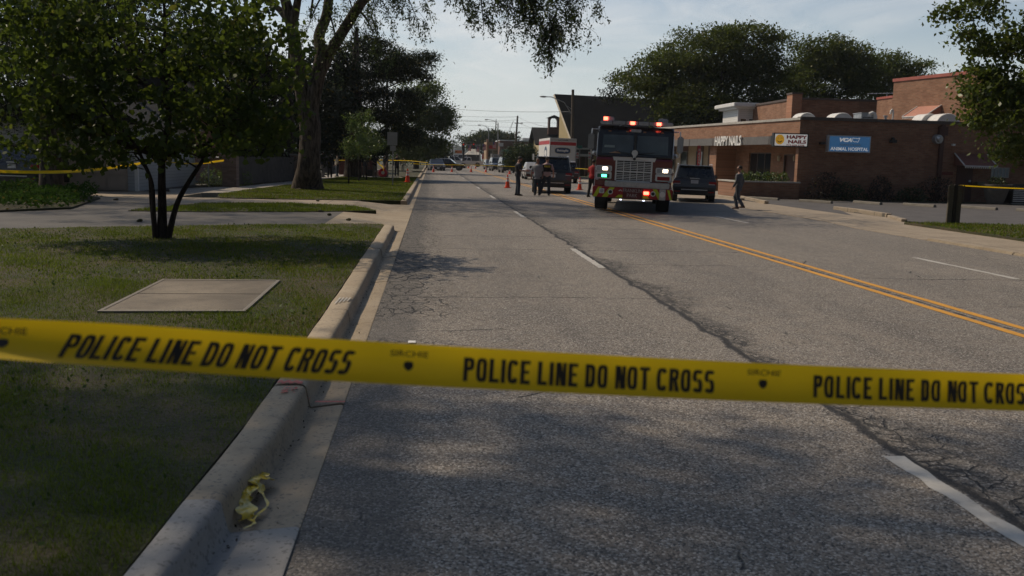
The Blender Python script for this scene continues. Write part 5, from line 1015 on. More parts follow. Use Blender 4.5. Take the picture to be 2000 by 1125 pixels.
def yard(label,px0,px1,py0,py1,Y,pyb,m,txt=None,tm=None,name='street_sign',posts=1,lines=None):
    a=A(px0,py0,Y); b=A(px1,py1,Y); xc=(a.x+b.x)/2; g=0.0; o=thing(name,label,'sign',(xc,Y,g)); w=b.x-a.x
    for k in range(posts): MB().tube([((k-.5*(posts-1))*w*.8,0,-.1),((k-.5*(posts-1))*w*.8,0,a.z)],.035,6).build('post',M_pole,o)
    MB().box(-w/2,w/2,-.06,-.036,b.z,a.z).build('panel',m,o)
    for i,tx in enumerate(lines or ([txt] if txt else [])):
        n=len(lines) if lines else 1; hh=(a.z-b.z)/n; text('lettering',tx,(0,-.066,a.z-hh*(i+.5)),(1,0,0),(0,0,1),w*.8,hh*.6,tm,o,.04,d=.0)
    return o
yard('narrow white sign with dark red lettering right of the box truck',1124,1130,297,310,88,340,M_swht,lines=['LEB','IN'],tm=M_sred,posts=1)
yard('green street name plate above the church porch',1128,1137,284,290,88,340,mat('plate_green',(.02,.16,.12),.5),posts=1,name='street_name_sign')
yard('narrow white and red notice beside the porch column',1149,1154,296,311,88,340,M_swht,lines=['PARK','ING'],tm=M_sred,posts=1)
yard('blue and white box sign on the brown store front',974,983,279,286,187,300,M_swht,name='shop_sign',posts=1); oo=bpy.data.objects['shop_sign'] 
yard('tall grey notice board among the far signs',975,982,294,302,150,330,mat('board_grey',(.24,.24,.26),.6),posts=2)
yard('white arrow board leading right near the far kerb',963,975,301.5,308,150,330,mat('board_pale',(.38,.40,.44),.6),lines=['>'],tm=M_blk,posts=2)
yard('small white sign left of the arrow board',958,961.5,300,307,152,330,M_swht,posts=1)
yard('red and white sign on a slim post by the flags',941,945,300,311,175,330,mat('pink_red',(.45,.09,.08),.6),posts=1)
yard('orange and red sign high over the white van',888.5,902,293.5,299.5,260,330,mat('sign_orange',(.55,.13,.02),.6),posts=2,name='shop_sign')
yard('grey and red shop sign under the brown wall',955,966,284,294,177,330,mat('board_taupe',(.26,.21,.18),.6),lines=['OPEN'],tm=M_sred,posts=1,name='shop_sign')
# flags along the lamp posts
def flag(label,px,py,Y,w=1.,h=1.3):
    w*=.6; h*=.8
    q=A(px,py,Y); o=thing('flag',label,'flag',q,0,'small flags by the junction'); V=[];n=8
    f=MB()
    for k in range(n):
        x0=-w/2+w*k/n; x1=-w/2+w*(k+1)/n; y0=.08*math.sin(k*1.3); y1=.08*math.sin((k+1)*1.3); f.use(0 if k%2 else 1); f.quad((x0,y0,-h/2-.1*k/n),(x1,y1,-h/2-.1*(k+1)/n),(x1,y1,h/2-.1*(k+1)/n),(x0,y0,h/2-.1*k/n))
    f.build('cloth',[M_sred,M_swht],o); MB().box(-w/2,-w/2+.4,-.04,.12,0,h/2).build('canton',mat('flag_blue',(.03,.05,.16),.7),o); MB().tube([(-w/2,0,-h*1.6),(-w/2,0,h/2+.1)],.03,6).build('staff',M_pole,o)
flag('striped flag left of the signal mast',917,289,186); flag('striped flag right of the signal mast',933,291,186,.8); flag('striped flag near the orange stone pilaster',946,287,174,1.1,1.4); flag('striped flag beside the red shop sign',966,283,172,1.,1.3)
# a red feather banner on the shop pavement
q=Vector((A(1360,330,50).x,50,0)); o=thing('feather_banner','tall narrow red feather banner behind the grey car','banner',q); z1=A(1362,284,50).z; z0=A(1358,325,50).z; M_ban=mat('banner_red',(.50,.05,.05),.6,var=.1)
MB().tube([(0,0,0),(0,0,z1*.8),(.12,0,z1)],[.02,.015,.01],6).build('pole',M_blk,o); f=MB(); n=8
L_=[(.02+.0*k,z0+(z1-z0)*k/n) for k in range(n+1)]; R_=[(.16+.06*math.sin(k/n*3)-.0*k,z0+(z1-z0)*k/n*.99) for k in range(n+1)]
for k in range(n): f.quad((L_[k][0],.01*math.sin(k),L_[k][1]),(R_[k][0],.02*math.sin(k),R_[k][1]),(R_[k+1][0],.02*math.sin(k+1),R_[k+1][1]),(L_[k+1][0],.01*math.sin(k+1),L_[k+1][1]))
f.build('cloth',M_ban,o); text('lettering','NAILS',(.11,-.03,(z0+z1)/2),(0,0,1),(-1,0,0),(z1-z0)*.7,.1,M_swht,o,.03)
# orange cones
M_org=mat('cone_orange',(.80,.075,.012),.5,var=.06); M_refl=mat('cone_band',(.72,.70,.68),.4)
def make_cone(label,loc,s=1.):
    o=thing('traffic_cone',label,'traffic cone',loc,0,'orange cones on the closed road'); MB().rbox(-.19,.19,-.19,.19,0,.035,.012).build('base',M_org,o)
    def r(z): return .135-.105*(z-.035)/.69
    c=MB(); c.loft([[(r(z)*math.cos(a),r(z)*math.sin(a),z) for a in [2*math.pi*k/20 for k in range(20)]] for z in (.035,.2,.45,.6,.725)]); c.build('body',M_org,o,smooth=True)
    for za,zb in ((.36,.47),(.53,.60)):
        MB().loft([[((r(z)+.004)*math.cos(a),(r(z)+.004)*math.sin(a),z) for a in [2*math.pi*k/20 for k in range(20)]] for z in (za,zb)]).build('reflective_band',M_refl,o,smooth=True)
    o.scale=(s,)*3; return o
cones=[(991,367,0,1.04,'large banded cone left of the officer'),(1132,371,0,.98,'large banded cone between the grey car and the fire engine'),(796,356,LZ,1.1,'big banded cone on the left grass verge'),(846.6,336,0,1.,'cone in front of the black sedan, leftmost of the far row'),(882.6,336,0,.95,'second cone from the left in the far row'),(920,336,0,1.,'third cone from the left in the far row'),(949,336.5,0,.95,'fourth cone of the far row, before the parked cars'),(995.5,340,0,1.,'cone right beside the officer\'s back, by the dark parked car'),(915,328,0,.95,'far small cone left of centre near the junction'),(929,329,0,.9,'farthest small cone right of centre near the junction')]
c0_=None
for px,py,z,s,lb in cones:
    q=G(px,py,z)
    if c0_ is None: c0_=make_cone(lb,q,s)
    else: dup(c0_,lb,q,rz=px*.1,scale=s)
# barrier tapes
M_tape,t,p=newmat('barrier_tape'); p.inputs['Base Color'].default_value=(.85,.62,.02,1); t.put(p.inputs['Base Color'],t.mix(t.ss(t.noise(t.obj(),3,2),.3,.7),(.82,.58,.010),(.88,.66,.018))); p.inputs['Roughness'].default_value=.33; t.put(p.inputs['Normal'],t.bump(t.noise(t.vmul(t.obj(),(2.2,2.2,34.)),1.,3),.5,.006))
tl=t.N('ShaderNodeBsdfTranslucent'); tl.inputs[0].default_value=(.80,.52,.008,1); mx=t.N('ShaderNodeMixShader'); mx.inputs[0].default_value=.45; t.l.new(p.outputs[0],mx.inputs[1]); t.l.new(tl.outputs[0],mx.inputs[2]); t.l.new(mx.outputs[0],t.n['Material Output'].inputs[0])
def ribbon(name,label,pts,w=.076,tw=None,n=60,m=M_tape,group=None,cat='tape'):
    pts=[Vector(p) for p in pts]; N_=len(pts)-1; P=[]; 
    for i in range(n+1):
        u=i/n*N_; k=min(int(u),N_-1); f=u-k; p0=pts[max(k-1,0)];p1=pts[k];p2=pts[k+1];p3=pts[min(k+2,N_)]
        P.append(.5*((2*p1)+(p2-p0)*f+(2*p0-5*p1+4*p2-p3)*f*f+(3*p1-p0-3*p2+p3)*f**3))
    b=P[0].copy(); mb=MB(); vs=[]
    for i,p in enumerate(P):
        d=(P[min(i+1,n)]-P[max(i-1,0)]).normalized(); up=Vector((0,0,1)); s=d.cross(up).normalized(); up=s.cross(d); a=tw(i/n) if tw else 0; u_=up*math.cos(a)+s*math.sin(a)
        nn=d.cross(u_)
        vs+=[p-b+u_*w*v_+nn*(w*.16*(v_*2)**2) for v_ in (.5,.4,.25,0,-.25,-.4,-.5)]
    mb.v=[tuple(v) for v in vs]
    for i in range(n):
        for j in range(6): mb.f.append((i*7+j,i*7+j+1,(i+1)*7+j+1,(i+1)*7+j))
    mb.mi=[0]*len(mb.f); o=mb.build(name,m,smooth=True,loc=b,fixn=False)
    if label: tag(o,label,cat,group)
    return o,P
# street tape across all lanes beyond the cones
ribbon('barrier_tape','yellow tape strung across the street beyond the cones',[A(800,319,100),A(840,321.5,99),A(930,322.5,97),A(1010,325.5,94),A(1052,326.5,92)],.055,n=40)
ribbon('barrier_tape','yellow tape from the box truck past the church porch',[A(1104,328,70),A(1130,329,66),A(1156,331,62)],.045,n=20)
ribbon('barrier_tape','yellow tape behind the group of people on the left verge',[A(612,311,70),A(660,313,70),A(700,313,70),A(726,312,69.8),A(755,313,70),A(800,314,72),A(836,318,80)],.045,n=40)
ribbon('barrier_tape','loose pale tape end drooping between two people on the verge',[A(735,313,66.5),A(741,321,66.5),A(747,326,66.6),A(749,334,66.8)],.08,n=16)
ribbon('barrier_tape','yellow tape stretched past the black car and the old tree trunk',[A(-40,333,29.5),A(30,335.5,29.6),A(82,336,29.8),A(118,336,30.2),A(160,334,31),A(205,329,32),A(262,321,33.5),A(300,313,35.4)],.095,tw=lambda u:.3*math.sin(u*9),n=60)
ribbon('barrier_tape','pale tape sagging from the garage corner to the brick pillar',[A(300,313,35.4),A(335,316.5,36.5),A(372,319,38),A(400,318,39.5),A(437,313.5,41)],.085,tw=lambda u:.6+.5*math.sin(u*5),n=40)
ribbon('barrier_tape','thin yellow tape running right from the wooden post',[POST+Vector((.1,-.02,1.14)),POST+Vector((2.,-.6,1.10)),POST+Vector((5,-1.2,1.12))],.076,tw=lambda u:1.1,n=20)
# ---- the tape in the foreground
Yt=lambda px:1.60+.35*px/2000*1.0
ptsT=[]
for px,pyc in ((-1500,560),(-700,632),(-200,658),(0,667),(250,678.5),(500,693),(800,710.5),(1100,727),(1400,742),(1700,754.5),(2000,765.5),(2400,779),(3200,800)):
    yc=1.60+.36*px/2000
    r_=ray(px,pyc); t_=yc/ (C2W.transposed()@r_).z; ptsT.append(Vector((0,0,H))+r_*t_)
def twT(u):  # how the band leans back: more at the left end
    return -.62*max(0,1-abs(u-.23)/.2)*1.0-.12
TW_=.078
o,PT=ribbon('police_tape','police line tape with black lettering stretched across the whole foreground',ptsT,TW_,twT,n=240,cat='tape')
tpo=thing('police_tape',o['label'],'tape',o.location); 
for k_ in ('label','category'): del o[k_]
o.name='band'; bt_=o.location.copy(); tpo.name='police_tape'; o.parent=tpo; o.location=(0,0,0)
S_=[0]
for a,b in zip(PT,PT[1:]): S_.append(S_[-1]+(b-a).length)
def tpt(s,v):
    i=min(max(int(np.searchsorted(S_,s))-1,0),len(PT)-2); f=(s-S_[i])/(S_[i+1]-S_[i]); p=PT[i].lerp(PT[i+1],f); d=(PT[min(i+2,len(PT)-1)]-PT[max(i-1,0)]).normalized()
    sd_=d.cross(Vector((0,0,1))).normalized(); up=sd_.cross(d); a=twT((i+f)/ (len(PT)-1)); u_=up*math.cos(a)+sd_*math.sin(a); nn=d.cross(u_)
    return p+u_*v*TW_+nn*(TW_*.16*float(np.interp(abs(v),[0,.25,.4,.5],[0,.25,.64,1.]))+.0010)
def proj(p): c=W2C@(p-Vector((0,0,H))); return CX+F*c.x/c.z
def s_at(px):
    lo,hi=0,S_[-1]
    for _ in range(40):
        m=(lo+hi)/2
        if proj(tpt(m,0))<px: lo=m
        else: hi=m
    return lo
M_ink=mat('tape_ink',(.018,.016,.012),.5,var=.05)
ls,lf=textmesh('SIRCHIE',.01)
def blocktext(st):
    """heavy condensed capitals: strokes laid as quads in a cell 1 high"""
    mb=MB(); x=0.; T,B=.20,.155
    def bx(a,b,c,d): mb.add([(a,c,0),(b,c,0),(b,d,0),(a,d,0)],[(0,1,2,3)])
    def arc(cx,cy,rx,ry,a0,a1,n=18,p=3.4):
        V=[]
        for k in range(n+1):
            a=math.radians(a0+(a1-a0)*k/n); c,s_=math.cos(a),math.sin(a); e=2/p; f=lambda v: math.copysign(abs(v)**e,v)
            V+=[(cx+rx*f(c),cy+ry*f(s_),0),(cx+(rx-T)*f(c),cy+(ry-B)*f(s_),0)]
        mb.add(V,[(2*k,2*k+2,2*k+3,2*k+1) for k in range(n)])
    for ch in st:
        w=.50
        if ch==' ': x+=.26; continue
        if ch=='I': bx(x,x+T,0,1); x+=T+.10; continue
        if ch in 'LE':
            bx(x,x+T,0,1); bx(x+T,x+w-.04,0,B); 
            if ch=='E': bx(x+T,x+w-.04,1-B,1); bx(x+T,x+w-.08,.44,.57)
            w-=.04
        elif ch=='T': bx(x,x+w,1-B,1); bx(x+w/2-T/2,x+w/2+T/2,0,1-B)
        elif ch=='N': bx(x,x+T*.9,0,1); bx(x+w-T*.9,x+w,0,1); mb.add([(x+T*.4,1,0),(x+T*1.25,1,0),(x+w-T*.4,0,0),(x+w-T*1.25,0,0)],[(0,1,2,3)])
        elif ch=='O': arc(x+w/2,.5,w/2,.5,0,360,28)
        elif ch=='C': arc(x+w/2,.5,w/2,.5,28,332,26)
        elif ch=='D': bx(x,x+T,0,1); arc(x+T*.8,.5,w-T*.8,.5,-90,90,18)
        elif ch in 'PR':
            bx(x,x+T,0,1); arc(x+T*.8,.72,w-T*.8,.28,-90,90,16)
            if ch=='R': mb.add([(x+T*1.2,.46,0),(x+w-.07,.46,0),(x+w+.01,0,0),(x+w-T-.01,0,0)],[(0,1,2,3)])
        elif ch=='S': arc(x+w/2,.73,w/2,.27+.0,25,268,22,3.); arc(x+w/2,.27+.03,w/2,.30,88,-155,22,3.)
        x+=w+.085
    v=np.array(mb.v); v[:,0]=v[:,0]/v[:,0].max()-.5; v[:,1]-=.5; return v,mb.f
vs,fs=blocktext('POLICE LINE DO NOT CROSS')
def ontape(vs,fs,s0,s1,v0,v1,name,shear=0.):
    mb=MB(); mb.add([tpt(s0+(s1-s0)*(v[0]+.5)+shear*v[1]*TW_,v0+(v1-v0)*(v[1]+.5))-bt_ for v in vs],fs); return mb.build(name,M_ink,tpo,fixn=False)
# finer text mesh so that it bends with the band
def finer(vs,fs):
    me=bpy.data.meshes.new('t'); me.from_pydata([tuple(v) for v in vs],[],fs); bm=bmesh.new(); bm.from_mesh(me)
    for k in range(1,60):
        x=-.5+k/60; bmesh.ops.bisect_plane(bm,geom=bm.verts[:]+bm.edges[:]+bm.faces[:],plane_co=(x,0,0),plane_no=(1,0,0))
    bm.verts.index_update(); v=[tuple(q.co) for q in bm.verts]; f=[[q.index for q in g.verts] for g in bm.faces]; bm.free(); bpy.data.meshes.remove(me); return np.array(v),f
for a,b,sh in ((127,688,.20),(905,1395,.0),(1587,2022,.0)): ontape(vs,fs,s_at(a),s_at(b),-.34,.24,'lettering',sh)
for c_ in (6,798,1490,2190):
    s=s_at(c_); ontape(ls,lf,s-.036,s+.036,.17,.32,'logo',0)
    em=MB(); q=[(.0,.19),(.10,.17),(.12,.05),(.07,-.04),(0,-.09),(-.07,-.04),(-.12,.05),(-.10,.17)]; em.add([tpt(s+p_[0]*.08,-.10+p_[1]*.85)-bt_ for p_ in q],[tuple(range(8))]); em.build('logo',M_ink,tpo,fixn=False)
# --- crumpled tape in the gutter
q=G(490,975,.01); o=thing('crumpled_tape','crumpled wad of yellow tape with a knotted tail lying in the gutter','tape',q)
def crump(name,pts,w,seed,n=40):
    r=random.Random(seed); pts=[Vector(p)-q for p in pts]; N_=len(pts)-1; mb=MB(); vs=[]; P=[]
    for i in range(n+1):
        u=i/n*N_; k=min(int(u),N_-1); f=u-k; p0=pts[max(k-1,0)];p1=pts[k];p2=pts[k+1];p3=pts[min(k+2,N_)]
        P.append(.5*((2*p1)+(p2-p0)*f+(2*p0-5*p1+4*p2-p3)*f*f+(3*p1-p0-3*p2+p3)*f**3))
    for i,p in enumerate(P):
        ww=w[0]+(w[1]-w[0])*i/n; d=(P[min(i+1,n)]-P[max(i-1,0)]).normalized(); s=d.cross(Vector((0,0,1)))
        s=s.normalized() if s.length>.01 else Vector((1,0,0)); u_=s.cross(d); 
        for j in range(7):
            x=(j/6-.5)*ww*1.6; hgt=.13*ww*math.sin(j*1.1+i*.22+seed)+.05*ww*math.sin(j*2.6-i*.5); vs.append(p+s*x*(.75+.25*math.sin(i*.5))+u_*(abs(hgt)+.002))
    mb.v=[tuple(v) for v in vs]
    for i in range(n):
        for j in range(6): mb.f.append((i*7+j,i*7+j+1,(i+1)*7+j+1,(i+1)*7+j))
    mb.mi=[0]*len(mb.f); return mb.build(name,MATS['wet_tape'],o,smooth=True,fixn=False)
m,t,p=newmat('wet_tape'); t.put(p.inputs['Base Color'],t.mix(t.ss(t.noise(t.obj(),22,3),.4,.65),(.80,.55,.02),(.50,.42,.10))); p.inputs['Roughness'].default_value=.28
def gz(px,py,z): return G(px,py,z)
crump('fold',[gz(512,962,.02),gz(505,950,.05),gz(496,938,.075),gz(488,932,.05),gz(500,928,.03),gz(516,934,.06),gz(519,940,.02)],(.05,.065),1)
crump('fold',[gz(492,948,.05),gz(485,962,.06),gz(476,975,.045),gz(480,990,.03),gz(483,1003,.03),gz(485,1013,.012)],(.045,.07),2)
crump('tail',[gz(485,1013,.012),gz(494,1017,.015),gz(505,1004,.02),gz(519,993,.012),gz(523,984,.015),gz(517,973,.02),gz(512,962,.03)],(.012,.008),3)
crump('tail',[gz(492,1016,.015),gz(497,1022,.012),gz(488,1028,.01),gz(476,1033,.008)],(.013,.010),4)
# ============================================================ VEHICLES
M_tyre=mat('tyre_rubber',(.014,.014,.014),.85,var=.2,scale=20); M_rim=mat('alloy_rim',(.30,.31,.32),.3,metal=.8,var=.1); M_chrome=mat('chrome',(.66,.66,.66),.3,metal=.55,var=.03)
M_tail=mat('tail_red',(.30,.008,.012),.15,var=.05); M_tailc=mat('tail_clear',(.55,.45,.45),.15); M_trim=mat('black_trim',(.018,.018,.019),.55,var=.1); M_cglass=mat('car_glass',(.018,.024,.028),.05,var=.05,spec=.8); M_head=mat('headlamp',(.55,.58,.62),.1,var=.1); M_plate=mat('plate_white',(.62,.63,.65),.4); M_platel=mat('plate_letters',(.05,.06,.12),.5)
def paint(name,c,rough=.28): return mat(name,c,rough,var=.04,scale=2,coat=.8,dirt=[q*.8+.01 for q in c])
def wheel(parent,x,y,r,w=.24,rim=M_rim):
    t_=MB(); s=1 if x>0 else -1; n=28; prof=[(x-s*w,r*.62),(x-s*w,r*.93),(x-s*(w-.04),r),(x-s*.04,r),(x,r*.94),(x,r*.66)]
    t_.loft([[(px,y+rr*math.cos(2*math.pi*k/n),r+rr*math.sin(2*math.pi*k/n)) for k in range(n)] for px,rr in prof],cap=True)
    wh_=t_.build('wheel',M_tyre,parent,smooth=True); q=MB()
    q.loft([[(px,y+rr*math.cos(2*math.pi*k/20),r+rr*math.sin(2*math.pi*k/20)) for k in range(20)] for px,rr in ((x+s*.004,r*.66),(x+s*.004,r*.58),(x-s*.05,r*.56))],cap=False)
    for k in range(5):
        a=2*math.pi*k/5+.3; q.tube([(x-s*.01,y,r),(x-s*.01,y+r*.6*math.cos(a),r+r*.6*math.sin(a))],[r*.12,r*.08],6,flat=.5)
    q.cyl((x-s*.005,y,r),r*.13,.04,'X',12); q.build('rim',rim,wh_,smooth=True); MB().cyl((x-s*.09,y,r),r*.6,.02,'X',20).build('hub',M_blk,wh_)
def gh_glass(T8,face,inset,push,wob=None):
    a,b,c_,d=[Vector(T8[i]) for i in face]; ce=(a+b+c_+d)/4; n=(b-a).cross(d-a).normalized()
    if n.dot(ce-Vector((0,ce.y*.9,1.3)))<0: n=-n
    def L(p,q,u): return p+(q-p)*u
    iu,iv=inset; r=[L(L(a,b,u),L(d,c_,u),v) for u,v in ((iu,iv),(1-iu,iv),(1-iu,1-iv),(iu,1-iv))]; return [p+n*push for p in r],n
def car(name,label,cat,loc,rz,L,W,Ht,pt,style='suv',group=None,front=None,tilt=0,rails=True,plate=True,roof=None):
    o=thing(name,label,cat,loc,rz,group,ry=tilt); r={'suv':.37,'sedan':.33,'pickup':.40,'van':.37}[style]; w=W/2
    belt={'suv':.62,'sedan':.62,'pickup':.60,'van':.56}[style]*Ht; hood=belt-.03; bot=.30 if style!='sedan' else .22; yr=-L/2+.95*(L/4.8); yf=L/2-.92*(L/4.8)
    if style=='pickup': c0,c1=-.35,1.15; g=[(-.45,c0-.0),(1.75,1.0)]
    G_={'suv':(-L/2+.06,-L/2+.42,L/2-2.0,L/2-1.28),'sedan':(-L/2+.62,-L/2+1.35,L/2-2.15,L/2-1.30),'pickup':(-.55,-.40,.85,1.6),'van':(-L/2+.05,-L/2+.2,L/2-1.5,L/2-.75)}[style]
    def arch(yc): return [(yc-(r+.07)*math.cos(a),max(bot,r+(r+.07)*math.sin(a))) for a in [math.pi*k/9 for k in range(10)]]
    hd=belt if style!='pickup' else belt
    prof=[(-L/2+.12,bot),(-L/2+.02,bot+.1),(-L/2,bot+.35),(-L/2+.03,belt-.14),(-L/2+.08,belt-.02)]
    if style=='pickup': prof[-1]=(-L/2+.03,belt)
    prof+=[(G_[0]+.1,belt),(0,belt+.01),(G_[3],belt),(L/2-.5,hood-.07),(L/2-.16,hood-.16),(L/2-.03,hood-.34),(L/2,bot+.28),(L/2-.05,bot+.05),(L/2-.18,bot)]
    prof+= [(yf+(r+.07),bot)]+[(p[0],p[1]) for p in arch(yf)[::-1]]+[(yf-(r+.07),bot),(yr+(r+.07),bot)]+[p for p in arch(yr)[::-1]]+[(yr-(r+.07),bot)]
    # drop duplicates
    pp=[]; 
    for p in prof:
        if not pp or (abs(p[0]-pp[-1][0])+abs(p[1]-pp[-1][1]))>.012: pp.append(p)
    b=MB(); n=len(pp); rows=[]
    def tuck(z): return .0 if .45*belt<z<.85*belt else (.035 if z>=.85*belt else .05)
    for s,ex in ((-1,0),(1,0)): rows.append([(s*(w-tuck(z)),y,z) for y,z in pp])
    b.v=rows[0]+rows[1]; b.f=[(k,(k+1)%n,n+(k+1)%n,n+k) for k in range(n)]; b.mi=[0]*n
    tri=geometry.tessellate_polygon([[Vector((y,z,0)) for y,z in pp]])
    for t3 in tri: b.f.append(tuple(t3)); b.f.append(tuple(n+i for i in t3[::-1])); b.mi+=[0,0]
    body=b.build('body',pt,o,bevel=.045)
    # cabin
    wb,wt=w-.05,w-.19; z0,z1=belt-.02,Ht-(.03 if rails else 0); y0,y1,y2,y3=G_
    T8=[(-wb,y0,z0),(wb,y0,z0),(wb,y3,z0),(-wb,y3,z0),(-wt,y1,z1),(wt,y1,z1),(wt,y2,z1),(-wt,y2,z1)]
    cb=MB(); cb.add(T8,[(3,2,1,0),(4,5,6,7),(0,1,5,4),(1,2,6,5),(2,3,7,6),(3,0,4,7)]); cb.build('cabin',roof or pt,o,bevel=.05)
    for face,ins,nm in (((0,1,5,4),(.07,.10),'rear_window'),((2,3,7,6),(.05,.07),'windscreen')):
        q,nn=gh_glass(T8,face,ins,.006); MB().quad(*q).build(nm,M_cglass,o)
    for face in ((1,2,6,5),(3,0,4,7)):
        a,b_,c_,d=[Vector(T8[i]) for i in face]; nsp=3 if style in('suv','van') else 2
        for k in range(nsp):
            u0=(k+.07 if k else .10)/nsp; u1=(k+.93 if k<nsp-1 else k+.86)/nsp
            q=[a.lerp(b_,u0).lerp(d.lerp(c_,u0),.10),a.lerp(b_,u1).lerp(d.lerp(c_,u1),.10),a.lerp(b_,u1).lerp(d.lerp(c_,u1),.86),a.lerp(b_,u0).lerp(d.lerp(c_,u0),.86)]; s=1 if q[0].x>0 else -1
            MB().quad(*[p+Vector((s*.008,0,0)) for p in q]).build('side_window',M_cglass,o)
    for s in (-1,1):
        for y in (yr,yf): wheel(o,s*(w-.005),y,r)
        mr=MB().rbox(-.10,.10,-.05,.06,-.07,.08,.03,Matrix.Translation((s*(w+.10),y3-.28,belt+.08))).build('mirror',pt,o)
        z=belt-.17; MB().rbox(-.16,.16,-.045,.05,-.07,.07,.02,Matrix.Translation((s*(w-.16),-L/2+.05,z))).build('tail_light',M_tail,o); MB().rbox(-.13,.13,-.012,.02,-.018,.018,.005,Matrix.Translation((s*(w-.20),-L/2-.0,z-.045))).build('reverse_light',M_tailc,o)
        MB().rbox(-.17,.17,-.08,.05,-.07,.07,.025,Matrix.Translation((s*(w-.20),L/2-.075,hood-.28))).build('headlight',M_head,o)
        if rails and style=='suv': MB().tube([(s*(wt-.02),y1+.1,z1+.02),(s*(wt-.02),y1+.2,z1+.055),(s*(wt-.02),y2-.1,z1+.055),(s*(wt-.02),y2,z1+.02)],.016,6).build('roof_rail',M_chrome,o)
    bp=MB().rbox(-w+.06,w-.06,-L/2-.05,-L/2+.1,bot+.02,bot+.26,.03).build('rear_bumper',M_trim if style!='pickup' else M_chrome,o); MB().box(-w*.6,w*.6,-L/2-.056,-L/2-.045,bot+.22,bot+.25).build('bumper_trim',M_chrome,bp)
    for s in (-1,1): MB().box(s*w*.78-.12,s*w*.78+.12,-L/2-.056,-L/2-.05,bot+.13,bot+.17).build('reflector',M_tail,bp)
    MB().rbox(-w+.05,w-.05,L/2-.08,L/2+.04,bot,bot+.22,.03).build('front_bumper',M_trim,o)
    gr=MB().rbox(-w*.5,w*.5,L/2-.05,L/2+.012,hood-.42,hood-.22,.02).build('grille',M_blk,o); gb=MB()
    for k in range(3): gb.box(-w*.46,w*.46,L/2+.012,L/2+.02,hood-.39+.06*k,hood-.375+.06*k)
    gb.build('grille_bar',M_chrome,gr)
    if plate:
        MB().box(-.155,.155,-L/2-.022,-L/2-.005,.80,.95).build('licence_plate',M_plate,o); MB().box(-.155,.155,L/2+.042,L/2+.05,bot+.05,bot+.2).build('licence_plate',M_plate,o)
    if style in('suv','van'):
        MB().tube([(0,y0-.0,z0+.12),(-.35,y0+.03,z0+.16)],.012,5).build('wiper',M_blk,o); MB().rbox(-wt*.9,wt*.9,y1-.14,y1+.05,z1-.05,z1-.01,.015).build('spoiler',pt,o); MB().box(-.2,.2,-L/2-.02,-L/2+.02,1.0,1.03).build('tailgate_trim',M_chrome,o)
    if style=='pickup':
        MB().box(-w+.12,w-.12,-L/2+.1,-.6,belt-.001,belt+.003).build('bed',M_blk,o)
    return o
P_dk=paint('paint_dark_green_grey',(.022,.027,.027)); P_gr=paint('paint_grey',(.055,.055,.055)); P_bk=paint('paint_black',(.008,.008,.009)); P_wh=paint('paint_white',(.60,.60,.60)); P_sv=paint('paint_silver',(.42,.42,.42)); P_dkr=paint('paint_maroon',(.05,.015,.015)); P_dkb=paint('paint_navy',(.02,.025,.035))
def at(px,py,z=0.): return G(px,py,z)
q=at(1076,378); suvC=car('parked_suv','dark green-grey suv stopped on the centre line behind the three people','suv',(q.x+.3,q.y+2.4,0),R(-6.5),4.8,1.95,1.84,P_dk,tilt=R(.9))
q=at(1354,395); car('parked_suv','dark grey suv parked at the right kerb beside the fire engine','suv',(q.x+.55,q.y+2.2,.0),R(-14),4.7,1.84,1.60,P_gr,tilt=R(.8))
q=at(1040,351); car('parked_sedan','silver sedan half hidden behind the man in the grey shirt','car',(q.x+.35,q.y+2.3,0),R(-1),4.7,1.82,1.42,P_sv,'sedan',rails=False)
q=at(1106,358); car('parked_car','dark maroon car tucked between the grey suv and the box truck','car',(q.x,q.y+2.5,0),0,4.7,1.86,1.55,P_dkr,'suv')
q=at(852,333.5); car('parked_sedan','black sedan facing the camera with its hood catching the light, left lane','car',(q.x,q.y+2.2,0),math.pi+R(6),4.6,1.85,1.42,P_bk,'sedan',rails=False)
bs=bpy.data.objects['parked_sedan.001']
# open door of a black car beside it
car('parked_car','black car with side to the camera between the sedan and white pickup','car',(2.35,122,0),R(-98),4.4,1.8,1.5,P_bk,'suv')
q=at(890,328); car('pickup_truck','white pickup standing across the street, nose to the right','pickup truck',(q.x-.7,q.y,0),R(-84),5.8,2.0,1.95,P_wh,'pickup',rails=False)
q=at(915,325.5); car('pickup_truck','second white pickup farther off with its nose to the left','pickup truck',(q.x,q.y,0),R(92),5.6,2.,1.85,P_wh,'pickup',rails=False)
q=at(993,338); car('parked_suv','nearest dark van-like suv of the row at the right kerb, behind the officer','suv',(q.x+.15,q.y+2.4,0),math.pi+R(3),5.0,2.0,1.85,P_bk,'suv')
q=at(974,334.5); car('parked_suv','middle dark suv of the row at the right kerb','suv',(q.x,q.y+2.4,0),math.pi+R(3),4.9,1.95,1.8,P_dkb,'suv')
q=at(960,331.5); car('parked_car','farthest grey car of the row at the right kerb','car',(q.x,q.y+2.4,0),math.pi+R(3),4.6,1.85,1.5,P_gr,'suv')
q=at(845,329); car('parked_suv','dark suv just beyond the black sedan on the left','suv',(q.x,q.y+4,0),math.pi,4.9,1.95,1.8,P_dkb,'suv')
for k,(px,Y,c,st,lb,h) in enumerate(((846,215,P_wh,'van','white van with orange roof stripe far down the left lane',2.3),(858,240,P_sv,'sedan','silver car far off, third from the left in the distance',1.45),(868,260,P_dkb,'suv','dark suv far off behind the white pickup cab',1.75),(896,235,P_wh,'van','large white van under the orange sign',2.6),(921,240,P_wh,'van','white van below the tent roof',2.2),(877,280,P_sv,'sedan','pale car farthest down the road',1.45))):
    X=A(px,315,Y).x; car('parked_van' if st=='van' else 'parked_car',lb,'van' if st=='van' else 'car',(X,Y,0),R(80 if k in(3,4) else 180),5.2 if st=='van' else 4.6,1.95,h,c,st,rails=False)
